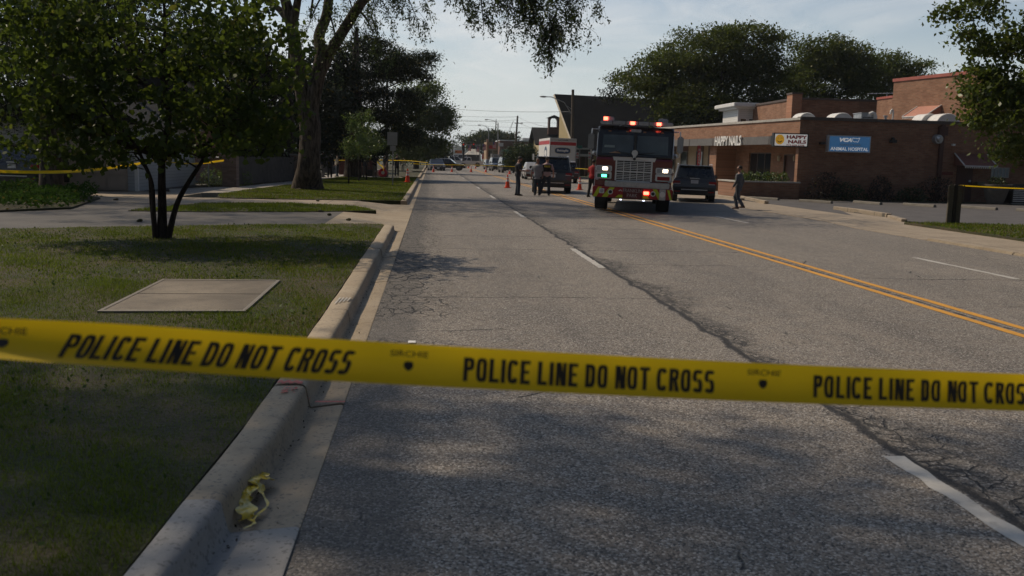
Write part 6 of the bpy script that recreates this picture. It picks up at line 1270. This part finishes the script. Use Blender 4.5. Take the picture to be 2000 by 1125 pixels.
o_=bpy.data.objects['parked_van']; MB().box(-.8,.8,-1.2,1.6,2.3,2.42).build('roof_stripe',M_org,o_)
q=at(70,372,.1); q=Vector((-13.9,34.2,.10)); car('parked_suv','black suv parked by the garage behind the old tree trunk','suv',(q.x-.2,q.y+2.3,q.z),R(-14),4.9,2.0,1.68,P_bk,'suv')
# ---- box truck
q=at(1097,349); bt=thing('box_truck','white box truck with red band and dark blue oval panel on its tailgate','truck',(q.x,q.y,0),R(1.2),ry=R(.8)); z0,z1=1.15,3.62; w=1.22
bx=MB().rbox(-w,w,0,7.2,z0,z1,.03).build('cargo_box',mat('box_white',(.66,.66,.64),.5,var=.04,dirt=(.5,.5,.48)),bt)
M_bred=mat('band_red',(.42,.02,.025),.5); M_bblu=mat('oval_blue',(.02,.05,.13),.5,var=.1)
MB().box(-w+.04,w-.04,-.012,-.002,2.98,3.28).build('rear_band',M_bred,bx); MB().box(-w-.012,-w-.002,.15,7.1,3.05,3.4).build('side_band',M_bred,bx)
MB().box(-w+.01,w-.01,-.01,-.001,3.34,z1-.03).build('header',mat('header_grey',(.42,.41,.38),.5),bx); MB().box(-w+.02,-w+.10,-.03,-.002,z0,2.95).box(w-.10,w-.02,-.03,-.002,z0,2.95).build('door_post',M_met,bx)
text('lettering','LIFTGATE',(0,-.014,3.43),(1,0,0),(0,0,1),.9,.10,M_blk,bx,.02,d=0)
def oval(cx,cz,a,b,y,n=36,p=3.2): return [(cx+a*math.copysign(abs(math.cos(t_))**(2/p),math.cos(t_)),y,cz+b*math.copysign(abs(math.sin(t_))**(2/p),math.sin(t_))) for t_ in [2*math.pi*k/n for k in range(n)]]
MB().add(oval(-.03,2.50,.74,.30,-.016),[tuple(range(36))]).build('badge_rim',mat('badge_rim',(.5,.45,.32),.4),bx); MB().add(oval(-.03,2.50,.69,.255,-.022),[tuple(range(36))]).build('badge',M_bblu,bx)
text('lettering','Battaglia',(-.03,-.028,2.50),(1,0,0),(0,0,1),1.05,.26,M_wht,bx,.04,shear=.1,d=0)
text('lettering','(630) 752-1422',(0,-.028,1.98),(1,0,0),(0,0,1),.8,.09,M_blk,bx,.01,d=0)
sv=MB(); sv.add([(-w-.014,2.4+.85*math.cos(t_),2.25+.62*math.sin(t_)) for t_ in [2*math.pi*k/28 for k in range(28)]],[tuple(range(28))]); sv.build('side_badge',M_bblu,bx)
MB().add([(-w-.02,2.4+.62*math.cos(t_),2.25+.30*math.sin(t_)) for t_ in [2*math.pi*k/28 for k in range(28)]],[tuple(range(28))]).build('side_badge_centre',M_wht,bx); 
MB().box(-w+.1,w-.1,.1,7.,.85,1.14).box(-w+.1,w-.1,-.05,.05,.5,.62).build('chassis',M_trim,bt); MB().box(-w+.2,w-.2,-.1,-.04,.55,1.1).build('lift_plate',M_met,bt)
cb_=MB().rbox(-1.1,1.1,7.3,9.2,.6,2.55,.12).build('cab',P_wh,bt); MB().rbox(-1.15,-1.09,7.8,8.8,1.5,2.3,.02).build('side_window',M_cglass,cb_); MB().rbox(-.95,.95,9.18,9.23,1.5,2.3,.02).build('windscreen',M_cglass,cb_)
MB().tube([(-1.1,9.0,1.9),(-1.45,9.1,2.0)],.02,5).rbox(-1.55,-1.38,9.05,9.15,1.6,2.2,.02).build('mirror',M_chrome,bt)
for s in (-1,1):
    for y in (1.6,8.3): wheel(bt,s*1.15,y,.45,.3)
    MB().box(s*1.0-.12,s*1.0+.12,-.02,0.05,.9,1.02).build('tail_light',M_tail,bt)
# ---- fire engine
M_fred=mat('engine_red',(.16,.006,.008),.22,var=.05,coat=.9); M_fblk=mat('engine_black',(.010,.010,.011),.25,coat=.6); M_lime=mat('chevron_lime',(.52,.60,.015),.4,var=.05); M_cred=mat('chevron_red',(.34,.012,.015),.4,var=.05); M_dia=mat('diamond_plate',(.42,.43,.44),.35,metal=.7,var=.25,scale=40); M_wsg=mat('screen_glass',(.075,.10,.10),.06,var=.4,scale=1.2,spec=.7)
M_lr=mat('beacon_red',(.9,.05,.03),.3,emit=(1,.09,.05),es=9.); M_lg=mat('beacon_green',(.05,.9,.4),.3,emit=(.08,1,.45),es=6.); M_lw=mat('lamp_white',(.9,.85,.75),.3,emit=(1,.80,.62),es=4.); M_lsm=mat('marker_white',(.8,.8,.9),.3,emit=(.8,.82,1),es=3.)
M_lens2=mat('beacon_clear',(.42,.42,.43),.15,var=.3); M_amb=mat('marker_amber',(.45,.20,.08),.3)
q=at(1233.5,415); ft=thing('fire_engine','red and black fire engine with chrome grille, lime chevron bumper and lit beacons','fire engine',(q.x-.02,q.y,0),R(-12.5),ry=R(1.3))
cbp=[(.02,.82),(.0,1.72),(.03,1.82),(.16,2.62),(.26,2.80),(3.3,2.86),(3.3,.75),(1.75,.75)]
ar=[(1.15+.60*math.cos(a),.52+.60*math.sin(a)) for a in [math.pi*k/10 for k in range(11)]]
low=[(.02,.55),(.0,1.76),(3.3,1.76),(3.3,.55)]
MB().xprism([(.02,.62),(.0,1.70),(.02,1.77),(3.3,1.77),(3.3,.62)]+[p for p in ar if p[1]>.62],-1.24,1.24).build('cab_lower',M_fred,ft,bevel=.03)
MB().xprism([(.02,1.775),(.16,2.60),(.24,2.72),(.34,2.78),(3.3,2.80),(3.3,1.775)],-1.23,1.23).build('cab_upper',M_fblk,ft,bevel=.05)
MB().rbox(-1.25,1.25,3.5,9.6,.65,2.9,.03).build('pump_body',M_fred,ft); MB().box(-1.2,1.2,3.31,3.49,.7,2.7).build('pump_panel',M_dia,ft)
for s in (-1,1): MB().box(s*1.255-.004,s*1.255+.004,3.6,9.5,1.25,1.45).build('side_stripe',M_wht,ft)
def yz(z): return .02+(z-1.775)/(2.60-1.775)*.14
for s in (-1,1):
    x0,x1=(.055,1.07); pts=[(s*x0,yz(1.90)-.022,1.90),(s*x1,yz(1.90)-.022,1.90),(s*(x1-.02),yz(2.50)-.022,2.50),(s*(x0+.01),yz(2.50)-.022,2.50)]; MB().add(pts,[(0,1,2,3)]).build('windscreen',M_wsg,ft)
    MB().rbox(s*.10-.04,s*.10+.04,-.05,.02,1.93,2.0,.01).tube([(s*.12,-.01,1.90),(s*.62,.005,1.97)],.012,5).build('wiper',M_blk,ft)
    MB().tube([(s*1.2,.28,2.66),(s*1.42,.02,2.66),(s*1.44,.0,2.4)],.022,6).tube([(s*1.2,.25,1.78),(s*1.42,.05,1.86),(s*1.44,.02,2.1)],.022,6).tube([(s*1.2,.3,1.9),(s*1.36,.1,1.9)],.05,8).build('mirror_arm',M_chrome,ft,smooth=True)
    MB().rbox(s*1.44-.10,s*1.44+.10,-.05,.06,1.98,2.52,.04).build('mirror',mat('mirror_shell',(.34,.34,.35),.2,metal=.6),ft)
    MB().box(s*1.244-.006,s*1.244+.006,.55,1.5,1.85,2.5).build('side_window',M_cglass,ft); MB().tube([(s*1.27,1.6,1.0),(s*1.27,1.6,2.2)],.02,6).build('grab_rail',M_chrome,ft); MB().tube([(s*1.235,.06,1.8),(s*1.22,.2,2.55)],.022,6).build('corner_rail',M_chrome,ft)
MB().box(-.035,.035,-.02,.1,1.84,2.56).build('windscreen_post',M_fblk,ft)
MB().cyl((0,-.12,1.93),.10,.10,'Y',20).cyl((0,-.05,1.83),.05,.1).build('spotlight',M_chrome,ft,smooth=True)
MB().rbox(-.85,-.55,-.012,.0,0,0,.0) if False else None
MB().box(-1.0,-.66,.05,.07,1.96,2.16).build('paper_sheet',mat('dash_paper',(.22,.28,.27),.6),ft); MB().add([(-.85,.0,1.905),(-.45,.0,1.905),(-.55,.03,1.99)],[(0,1,2)]).build('dash_cloth',mat('dash_tan',(.40,.25,.15),.7),ft)
for x in (-.85,-.28,.28,.85): MB().rbox(x-.05,x+.05,.14,.24,2.60,2.635,.01).build('marker_light',M_amb,ft)
MB().rbox(-.17,.17,.10,.20,2.60,2.70,.015).build('forward_plate',M_lens2,ft)
# roof bar
lb=MB().rbox(-1.18,1.18,.12,.42,2.84,2.95,.03).build('light_bar',M_lens2,ft); 
for x in (-.78,-.35,.05,.4,.75): MB().box(x-.012,x+.012,.112,.43,2.835,2.955).build('divider',M_blk,lb)
for x in (-.13,.72): MB().rbox(x-.075,x+.075,.10,.2,2.845,2.945,.01).build('flasher',M_lr,lb)
for x,l in ((-.90,True),(.86,False)):
    b_=MB().rbox(x-.16,x+.16,.45,.75,2.9,3.09,.03).build('beacon',M_lens2,ft)
    if l: MB().rbox(x-.19,x-.05,.40,.5,2.97,3.08,.01).build('flasher',M_lr,b_)
MB().tube([(-.55,.42,2.8),(-.42,.12,2.86)],.015,5).tube([(.62,.42,2.8),(.5,.12,2.86)],.015,5).build('bar_bracket',M_met,ft)
# grille
gr=MB().xprism([(-.02,1.02),(-.10,1.06),(-.10,1.66),(-.02,1.72)],-.56,.56).build('grille',M_fblk,ft); g=MB()
g.rbox(-.60,-.55,-.13,0,1.02,1.70,.01).rbox(.55,.60,-.13,0,1.02,1.70,.01).rbox(-.55,.55,-.13,0,1.30,1.35,.01).rbox(-.55,.55,-.13,0,1.0,1.04,.01)
for k in range(4): g.rbox(-.55+.22*(k+1)-.012,-.55+.22*(k+1)+.012,-.125,-.09,1.04,1.66,.005)
for k in range(11):
    z=1.085+k*.053
    if abs(z-1.325)>.03: g.box(-.55,.55,-.122,-.10,z-.010,z+.010)
g.build('grille_bars',M_chrome,gr); MB().add([(-.66,-.13,1.67),(.66,-.13,1.67),(.70,-.13,1.79),(.1,-.15,1.79),(0,-.15,1.76),(-.1,-.15,1.79),(-.70,-.13,1.79),(-.66,.0,1.67),(.66,.0,1.67),(.70,.0,1.79),(.1,.0,1.79),(0,0,1.76),(-.1,0,1.79),(-.70,0,1.79)],[(0,1,2,3,4,5,6),(13,12,11,10,9,8,7)]+[(k,(k+1)%7,7+(k+1)%7,7+k) for k in range(7)]).build('grille_cap',M_chrome,gr)
MB().cyl((0,-.16,1.74),.05,.02,'Y',6).build('emblem',M_blk,gr)
# headlamp clusters
for s in (-1,1):
    x=s*.97; hc=MB().rbox(x-.26,x+.26,-.09,.02,1.30,1.49,.02).rbox(x-.26,x+.26,-.09,.02,1.06,1.29,.02).build('headlamp_cluster',M_chrome,ft)
    for dx in (-.12,.12): MB().rbox(x+dx-.10,x+dx+.10,-.096,-.085,1.33,1.46,.01).build('lamp_glass',M_head if dx*s*-1<0 and False else M_lens2,hc)
    xi=-.93 if s<0 else 1.02; MB().rbox(xi-.08,xi+.08,-.104,-.097,1.345,1.445,.01).build('headlight',M_lw,hc)
    if s<0: MB().rbox(x-.20,x+.20,-.098,-.088,1.10,1.22,.01).build('lower_lens',mat('lens_green',(.02,.12,.06),.2),hc); MB().rbox(-1.03,-.87,-.108,-.099,1.12,1.20,.01).build('green_flasher',M_lg,hc)
    else: MB().rbox(x-.20,x+.20,-.098,-.088,1.09,1.21,.01).build('lower_lens',M_tail,hc)
    MB().cyl((s*1.18,-.05,1.10),.085,.06,'Y',16).build('indicator',M_lens2,ft)
# bumper with chevrons
bz0,bz1=.48,.82; bp=MB().rbox(-1.28,1.28,-.55,.1,bz0,bz1,.02).build('bumper',M_cred,ft); MB().rbox(-.90,1.17,-.50,.0,.822,1.0,.02).build('bumper_deck',M_dia,ft)
def chev(x0,x1,k): # slanted stripe clipped to the bumper face
    f=MB(); f.add([(x0,-.556,bz0+.01),(x1,-.556,bz0+.01),(x1+k,-.556,bz1-.01),(x0+k,-.556,bz1-.01)],[(0,1,2,3)]); f.build('chevron',M_lime,bp)
chev(-1.26,-1.14,.16); chev(-.97,-.80,.24); chev(-.52,-.36,.10) if False else None
MB().add([(-.54,-.556,bz0+.01),(-.31,-.556,bz0+.01),(-.31,-.556,bz0+.10),(-.44,-.556,bz0+.10)],[(0,1,2,3)]).build('chevron',M_lime,bp)
chev(.84,.98,-.20); MB().add([(.34,-.556,bz0+.01),(.56,-.556,bz0+.01),(.48,-.556,bz0+.11),(.34,-.556,bz0+.11)],[(0,1,2,3)]).build('chevron',M_lime,bp)
MB().add([(1.20,-.556,bz0+.01),(1.27,-.556,bz0+.01),(1.18,-.556,bz1-.02),(1.10,-.556,bz1-.02)],[(0,1,2,3)]).build('chevron',M_lime,bp)
MB().box(-.30,.33,-.562,-.552,bz0+.005,bz1-.005).build('name_panel',mat('panel_maroon',(.11,.008,.01),.4),bp); M_gold=mat('engine_letters',(.42,.38,.36),.4)
text('lettering','FRANKLIN',(.0,-.566,.73),(1,0,0),(0,0,1),.60,.11,M_gold,bp,.0,d=0); text('lettering','PARK',(.0,-.566,.575),(1,0,0),(0,0,1),.33,.11,M_gold,bp,.0,d=0)
MB().rbox(-1.06,-.90,-.575,-.55,.60,.76,.01).build('fog_light',M_chrome,bp); MB().cyl((-.98,-.58,.68),.06,.02,'Y',16).build('fog_lens',M_lens2,bp)
for x in (-.70,.66): MB().cyl((x,-.57,.66),.082,.05,'Y',20).build('siren_ring',M_chrome,bp); MB().cyl((x,-.59,.66),.055,.03,'Y',20).build('siren_throat',M_blk,bp)
MB().rbox(.86,1.06,-.60,-.55,.47,.82,.01).build('siren_panel',M_dia,bp); MB().cyl((.96,-.61,.65),.09,.03,'Y',20).cyl((.96,-.625,.65),.04,.02,'Y',12).build('siren_face',M_chrome,bp)
MB().rbox(.36,.53,-.578,-.555,.62,.72,.008).build('red_flasher',M_lr,bp)
MB().tube([(-.43,-.58,.70),(-.38,-.60,.74),(-.33,-.58,.70)],.012,6).build('tow_eye',M_chrome,bp)
for x in (-.36,.38): MB().rbox(x-.04,x+.04,-.3,-.26,.40,.43,.01).build('marker_lamp',M_lsm,ft)
for s in (-1,1):
    wheel(ft,s*1.24,1.15,.54,.42); wheel(ft,s*1.24,7.2,.54,.42)
MB().box(-.8,.8,.2,9.3,.42,.66).box(-.95,.95,1.05,1.25,.40,.60).build('chassis',M_trim,ft)
MB().rbox(-1.28,-1.24,.3,.55,.75,1.5,.01).build('door_trim',M_chrome,ft)
# ============================================================ PEOPLE
SKIN=mat('skin_light',(.36,.20,.14),.55,var=.08); SKIN2=mat('skin_tan',(.24,.125,.08),.55,var=.08)
def cloth(n,c): return mat(n,c,.85,var=.14,scale=14,bump=.004)
C_blk=cloth('cloth_black',(.012,.012,.014)); C_navy=cloth('cloth_navy',(.015,.020,.035)); C_jean=cloth('cloth_denim',(.045,.065,.095)); C_jean2=cloth('cloth_denim_dark',(.022,.032,.048)); C_grey=cloth('cloth_grey_shirt',(.23,.24,.26)); C_suit=cloth('cloth_blue_grey_suit',(.085,.092,.108)); C_kh=cloth('cloth_khaki',(.17,.14,.10)); C_lt=cloth('cloth_cream',(.42,.38,.32)); C_red=cloth('cloth_red',(.30,.010,.012)); C_pk=cloth('cloth_pale_pink',(.42,.30,.29)); C_gp=cloth('cloth_grey_trousers',(.16,.16,.17)); C_brn=cloth('leather_brown',(.09,.035,.02)); C_dt=cloth('cloth_charcoal',(.028,.032,.040))
H_dk=mat('hair_dark',(.02,.014,.010),.7,var=.3,scale=40); H_gy=mat('hair_grey',(.12,.11,.10),.7,var=.3,scale=40)
def remesh(mb,name,m,parent,vox,smooth=2):
    me=mb.mesh('tmp'); o=bpy.data.objects.new('tmp',me); S.collection.objects.link(o)
    r=o.modifiers.new('r','REMESH'); r.mode='VOXEL'; r.voxel_size=vox; r.use_smooth_shade=True
    if smooth: s=o.modifiers.new('s','SMOOTH'); s.iterations=smooth; s.factor=.5
    bpy.context.view_layer.update(); dg=bpy.context.evaluated_depsgraph_get(); n=bpy.data.meshes.new_from_object(o.evaluated_get(dg)); bpy.data.objects.remove(o); bpy.data.meshes.remove(me)
    n.materials.clear(); n.materials.append(m); n.polygons.foreach_set('use_smooth',[True]*len(n.polygons)); n.name=name; o=bpy.data.objects.new(name,n); S.collection.objects.link(o); o.parent=parent; return o
def person(label,loc,h,yaw,skin,top,legs_m,shoes,hair=H_dk,pose={},sleeve='short',coat=False,vest=None,vox=.013,girth=1.,group=None,extra=None):
    o=thing('person',label,'person',loc,yaw,group); o.scale=(h/1.75,)*3
    P=dict(el=((-.27,.02,1.12),(.27,.02,1.12)),wr=((-.27,-.08,.88),(.27,-.08,.88)),kn=((-.10,-.02,.49),(.10,-.02,.49)),an=((-.11,.03,.09),(.11,.03,.09)),lean=0.,nod=0.,turn=0.,curl=.4); P.update(pose)
    def LN(p,extra_=0.):
        p=Vector(p); a=P['lean']; 
        if p.z>.92 and a:
            d=p-Vector((0,0,.92)); p=Vector((d.x,d.y*math.cos(a)-d.z*math.sin(a),.92+d.y*math.sin(a)+d.z*math.cos(a)))
        return p
    def HD(p):   # head frame
        p=Vector(p); c=Vector((0,.01,1.52)); d=p-c; a=P['nod']; d=Vector((d.x,d.y*math.cos(a)-d.z*math.sin(a),d.y*math.sin(a)+d.z*math.cos(a))); b=P['turn']; d=Vector((d.x*math.cos(b)-d.y*math.sin(b),d.x*math.sin(b)+d.y*math.cos(b),d.z)); return LN(c+d)
    def torso(mb,g,rings):
        mb.loft([[LN(((rx*girth+g)*math.cos(t_),yo+(ry*girth+g)*math.sin(t_),z)) for t_ in [2*math.pi*k/18 for k in range(18)]] for z,rx,ry,yo in rings])
    TR_=[(.84,.12,.09,0),(.90,.165,.115,.01),(.97,.165,.112,.01),(1.07,.145,.10,0),(1.18,.155,.11,-.005),(1.30,.185,.12,-.005),(1.39,.185,.105,0),(1.44,.13,.08,.01),(1.47,.07,.06,.01)]
    b=MB(); torso(b,0,TR_); b.tube([LN((0,.015,1.42)),HD((0,.0,1.56))],[.062,.056],12)
    def sph(mb,c,r,f=HD,n=14,m=10):
        rings=[]
        for i in range(m+1):
            a=math.pi*i/m; q=max(math.sin(a),.03); rings.append([f((c[0]+r[0]*q*math.cos(2*math.pi*j/n),c[1]+r[1]*q*math.sin(2*math.pi*j/n),c[2]-r[2]*math.cos(a))) for j in range(n)])
        mb.loft(rings)
    sph(b,(0,.005,1.655),(.076,.096,.098)); sph(b,(0,-.028,1.605),(.055,.062,.062)); sph(b,(0,-.100,1.628),(.013,.018,.022)); sph(b,(0,-.088,1.592),(.022,.012,.008)); sph(b,(0,-.085,1.672),(.05,.014,.010))
    for s in (-1,1): sph(b,(s*.077,.005,1.635),(.012,.020,.030)); sph(b,(s*.03,-.085,1.652),(.014,.012,.009))
    hands=[]
    for s,el,wr in ((-1,P['el'][0],P['wr'][0]),(1,P['el'][1],P['wr'][1])):
        sh=LN((s*.185*girth,.0,1.395)); e=LN(el); w_=LN(wr); d=(w_-e).normalized(); b.tube([sh,sh.lerp(e,.5),e,e.lerp(w_,.4),w_],[.052,.046,.038,.038,.026],10)
        pm=w_+d*.05; side=d.cross(Vector((0,1,0))); side=side.normalized() if side.length>.2 else Vector((1,0,0)); nrm=d.cross(side)
        b.tube([w_,w_+d*.035,w_+d*.085],[.026,.036,.034],10,flat=.55)
        for k,(off,ln) in enumerate(((-.027,.062),(-.009,.075),(.010,.070),(.028,.055))):
            r0=w_+d*.08+side*off; c_=P['curl']; b.tube([r0,r0+d*ln*.5+nrm*ln*.12*c_*2,r0+d*ln*.85+nrm*ln*.5*c_*2],[.0095,.009,.0075],6)
        t0=w_+d*.03-side*s*.028; b.tube([t0,t0+d*.03-side*s*.02,t0+d*.06-side*s*.022+nrm*.01],[.012,.011,.009],6); hands.append(w_+d*.1)
    for s in (0,1):
        k_=Vector(P['kn'][s]); a_=Vector(P['an'][s]); hp=Vector(((-.09,.09)[s],.01,.90)); b.tube([hp,hp.lerp(k_,.5),k_,k_.lerp(a_,.35),a_],[.085,.07,.052,.052,.036],10)
        b.tube([a_,a_-Vector((0,0,.05))],[.036,.04],8)
    remesh(b,'body',skin,o,vox)
    # trousers
    t_=MB(); torso(t_,.014,[r for r in TR_ if r[0]<1.0]); 
    for s in (0,1):
        k_=Vector(P['kn'][s]); a_=Vector(P['an'][s]); hp=Vector(((-.09,.09)[s],.01,.88)); t_.tube([hp,hp.lerp(k_,.5),k_,k_.lerp(a_,.5),a_+Vector((0,0,-.03))],[.105,.092,.075,.070,.068],12)
    remesh(t_,'trousers',legs_m,o,.02)
    for s in (0,1):
        a_=Vector(P['an'][s]); z=a_.z-.085; f_=MB(); yy=P.get('toe',(0,0))[s]
        f_.loft([[(a_.x+wx*math.cos(q_),a_.y+y_,z+.0+max(0,hh*(.5+.5*math.sin(q_)))) for q_ in [2*math.pi*k/12 for k in range(12)]] for y_,wx,hh in ((.08,.025,.06),(.06,.04,.10),(0,.043,.11),(-.08,.048,.075),(-.15,.046,.055),(-.19,.025,.035))])
        f_.build('shoe',shoes,o,smooth=True)
    # top garment
    g=MB(); RR=[r for r in TR_ if r[0]>=.84 and r[0]<1.46]; 
    if coat: RR=[(.76,.175,.125,.015)]+[(z,rx+.012,ry+.01,yo) for z,rx,ry,yo in RR]
    torso(g,.020,RR); 
    for s,el,wr in ((-1,P['el'][0],P['wr'][0]),(1,P['el'][1],P['wr'][1])):
        sh=LN((s*.18*girth,.0,1.395)); e=LN(el); w_=LN(wr)
        if sleeve=='short': g.tube([sh,sh.lerp(e,.5),sh.lerp(e,.85)],[.070,.066,.064],12)
        elif sleeve=='long': g.tube([sh,sh.lerp(e,.5),e,e.lerp(w_,.5),e.lerp(w_,.96)],[.070,.062,.054,.048,.042],12)
    g.tube([LN((0,.012,1.42)),LN((0,.01,1.485))],[.085,.070],12)
    remesh(g,'jacket' if coat else 'shirt',top,o,.018)
    if vest:
        v=MB(); torso(v,.045,[r for r in TR_ if 1.0<r[0]<1.42]); remesh(v,'vest',vest,o,.02)
    hr=MB(); sph(hr,(0,.018,1.668),(.083,.098,.094)); hm=hr.mesh('h'); bmh=bmesh.new(); bmh.from_mesh(hm)
    # cut away the face side
    pn=(HD((0,-.052,1.70))-HD((0,0,1.655))); bmesh.ops.bisect_plane(bmh,geom=bmh.verts[:]+bmh.edges[:]+bmh.faces[:],plane_co=HD((0,-.030,1.655)),plane_no=(HD((0,-1,-.55))-HD((0,0,0))),clear_outer=True)
    bmh.to_mesh(hm); bmh.free(); hm.materials.append(hair); hm.polygons.foreach_set('use_smooth',[True]*len(hm.polygons)); ho_=bpy.data.objects.new('hair',hm); S.collection.objects.link(ho_); ho_.parent=o
    return o,LN,hands
def bt_text(o,s,c,xd,ud,w,h,m,name='lettering'): return text(name,s,c,xd,ud,w,h,m,o,.04,d=0)
# trio in the road
q=G(1011,382); p,LN,hn=person('person in dark vest and jeans reading something in hand, left of the trio',q,1.78,R(82),SKIN,C_dt,C_jean2,C_blk,pose=dict(el=((-.24,-.10,1.12),(.24,-.08,1.12)),wr=((-.10,-.36,1.12),(.12,-.34,1.13)),nod=.42,kn=((-.10,-.05,.49),(.12,.02,.49)),an=((-.12,-.04,.09),(.13,.06,.09)),lean=.03,curl=.8),vest=C_blk,girth=1.05)
MB().rbox(-.06,.09,-.55,-.44,1.12,1.135,.005).build('notebook',mat('notebook_red',(.30,.03,.04),.6),p)
q=G(1049,381.5); person('person in loose grey short-sleeved shirt standing in the road, head bowed',q,1.72,R(-18),SKIN2,C_grey,C_jean2,C_blk,H_gy,pose=dict(el=((-.29,.03,1.12),(.29,.03,1.12)),wr=((-.30,-.02,.86),(.27,-.10,.90)),nod=.22,lean=.02),coat=True,girth=1.08)
q=G(1067,382); p,LN,hn=person('person in pale top and black vest lettered in yellow, seen from behind in the road',q,1.80,R(176),SKIN,C_pk,C_jean2,C_blk,pose=dict(el=((-.28,.04,1.13),(.33,-.02,1.14)),wr=((-.30,-.10,.90),(.44,-.14,.97)),kn=((-.10,-.02,.49),(.17,-.04,.49)),an=((-.11,.03,.09),(.30,-.02,.09)),turn=-.3,nod=.1),vest=C_blk,girth=.96)
text('lettering','POLICE',(0,.166,1.31),(-1,0,0),(0,0,1),.27,.085,mat('vest_yellow',(.62,.52,.03),.6),p,.05,d=.0)
MB().rbox(.47,.52,-.20,-.17,.80,.90,.006).build('bottle',mat('bottle_pale',(.55,.58,.60),.2),p)
# firefighter and the man in the suit
q=G(1156,385); person('firefighter in red shirt and black trousers beside the fire engine cab',q,1.72,R(140),SKIN2,C_red,C_blk,C_blk,pose=dict(el=((-.26,-.04,1.12),(.27,-.06,1.14)),wr=((-.20,-.25,1.0),(.20,-.28,1.05)),lean=.10,kn=((-.10,-.06,.49),(.12,.02,.49)),an=((-.12,-.06,.09),(.13,.14,.09))))
q=G(1440,409); person('person in blue-grey suit and brown shoes walking past the brick planter',(q.x,q.y,.0),1.60,R(-128),SKIN,C_suit,C_suit,C_brn,H_dk,pose=dict(el=((-.27,.10,1.13),(.27,.0,1.12)),wr=((-.26,.02,.90),(.25,-.14,.90)),kn=((-.09,-.16,.50),(.09,.02,.50)),an=((-.08,-.05,.10),(.09,.26,.16)),turn=.5),sleeve='long',coat=True,vox=.011)
# people on the left verge
def lp(px,py,h,yaw,label,top,lg,sl='long',coat=False,**k):
    q=G(px,py,LZ); return person(label,q,h,R(yaw),k.pop('skin',SKIN),top,lg,C_blk,k.pop('hair',H_dk),sleeve=sl,coat=coat,vox=.02,**k)
lp(631,346,1.68,60,'person in navy jacket and grey trousers at the left of the talking group',C_navy,C_gp)
lp(644,347,1.66,185,'person in black suit with back turned, middle of the talking group',C_blk,C_blk,coat=True)
lp(658,345,1.68,-70,'person in cream shirt and blue jeans facing the talking group',C_lt,C_jean)
lp(713,347,1.60,20,'person in dark top and brown trousers standing by the big pine trunk',C_navy,C_kh,'short')
lp(732,347,1.74,40,'person in black shirt and khaki trousers holding a loose tape end',C_blk,C_kh,'short',pose=dict(el=((-.27,-.05,1.12),(.27,-.08,1.14)),wr=((-.2,-.25,1.0),(.20,-.30,1.15))))
lp(752,346,1.68,-60,'person in dark shirt and khaki trousers by the lamp post',C_dt,C_kh,'short',pose=dict(lean=.12))
lp(775,343.5,1.70,170,'person all in black with back turned, right of the grey road sign',C_blk,C_blk,coat=True)
lp(787,333,1.64,30,'person in pale top and dark trousers by the bus stop sign',C_pk,C_blk,'short')
q=G(723,346,LZ); o=thing('equipment_case','small black wheeled case on the grass beside the khaki trousers','case',q); MB().rbox(-.32,.32,-.2,.2,.06,.55,.05).build('shell',M_trim,o); MB().tube([(-.2,0,.55),(-.2,0,.68),(.2,0,.68),(.2,0,.55)],.02,6).build('handle',M_blk,o)
for x in (-.25,.25): MB().cyl((x,0,.05),.05,.06,'Y').build('wheel',M_blk,o)
q=G(739,345.5,LZ); o=thing('bucket','pale grey tub on the grass left of the red round container','tub',q); MB().cyl((0,0,.2),.20,.4,r2=.25,n=20).build('tub',M_newk,o,smooth=True); MB().cyl((0,0,.42),.27,.05,n=20).build('lid',M_met,o)
q=G(748,346,LZ); o=thing('red_container','bright red round container standing on the grass near the lamp post','container',q); MB().tube([(0,.12,.32),(0,.06,.32),(0,-.10,.32),(0,-.16,.32)],[.24,.32,.32,.22],22).build('drum',mat('bright_red',(.50,.015,.03),.35),o,smooth=True); MB().cyl((0,-.17,.32),.12,.03,'Y').build('cap',M_swht,o); MB().rbox(-.2,.2,-.12,.12,0,.06,.01).build('stand',M_blk,o)
# fallen leaves and seed pods on the drives
rng=random.Random(77)
for i,(px,py,z) in enumerate(((625,414,.11),(643,421,.11),(682,431,.11),(228,391,.11),(274,433,.11),(620,393,.11))):
    q=G(px,py,z); o=MB().sph((0,0,.03),(.06,.05,.035),8,5).sph((.06,.02,.02),(.04,.04,.025),7,5).build('dirt_clod',M_lawn,loc=q,rz=i*1.)
    tag(o,['dark clod on the asphalt drive, left of three near the grass strip','dark clod in the middle of the asphalt drive','dark clod on the drive nearest the road gutter','small clod on the sunlit drive below the garage','dark clod on the shaded drive behind the small tree','small clod on the concrete drive by the middle lawn'][i],'clod')
# ============================================================ AIR
hm=bpy.data.materials.new('haze'); hm.use_nodes=True; t=NT(hm.node_tree); t.n.clear()
pv=t.N('ShaderNodeVolumePrincipled'); pv.inputs['Color'].default_value=(.80,.86,.92,1); pv.inputs['Density'].default_value=.00020; pv.inputs['Anisotropy'].default_value=.3
o=t.N('ShaderNodeOutputMaterial'); t.l.new(pv.outputs[0],o.inputs['Volume'])
hb=MB().box(-490,690,-70,2390,-1.4,44).build('haze',hm); tag(hb,kind='stuff')
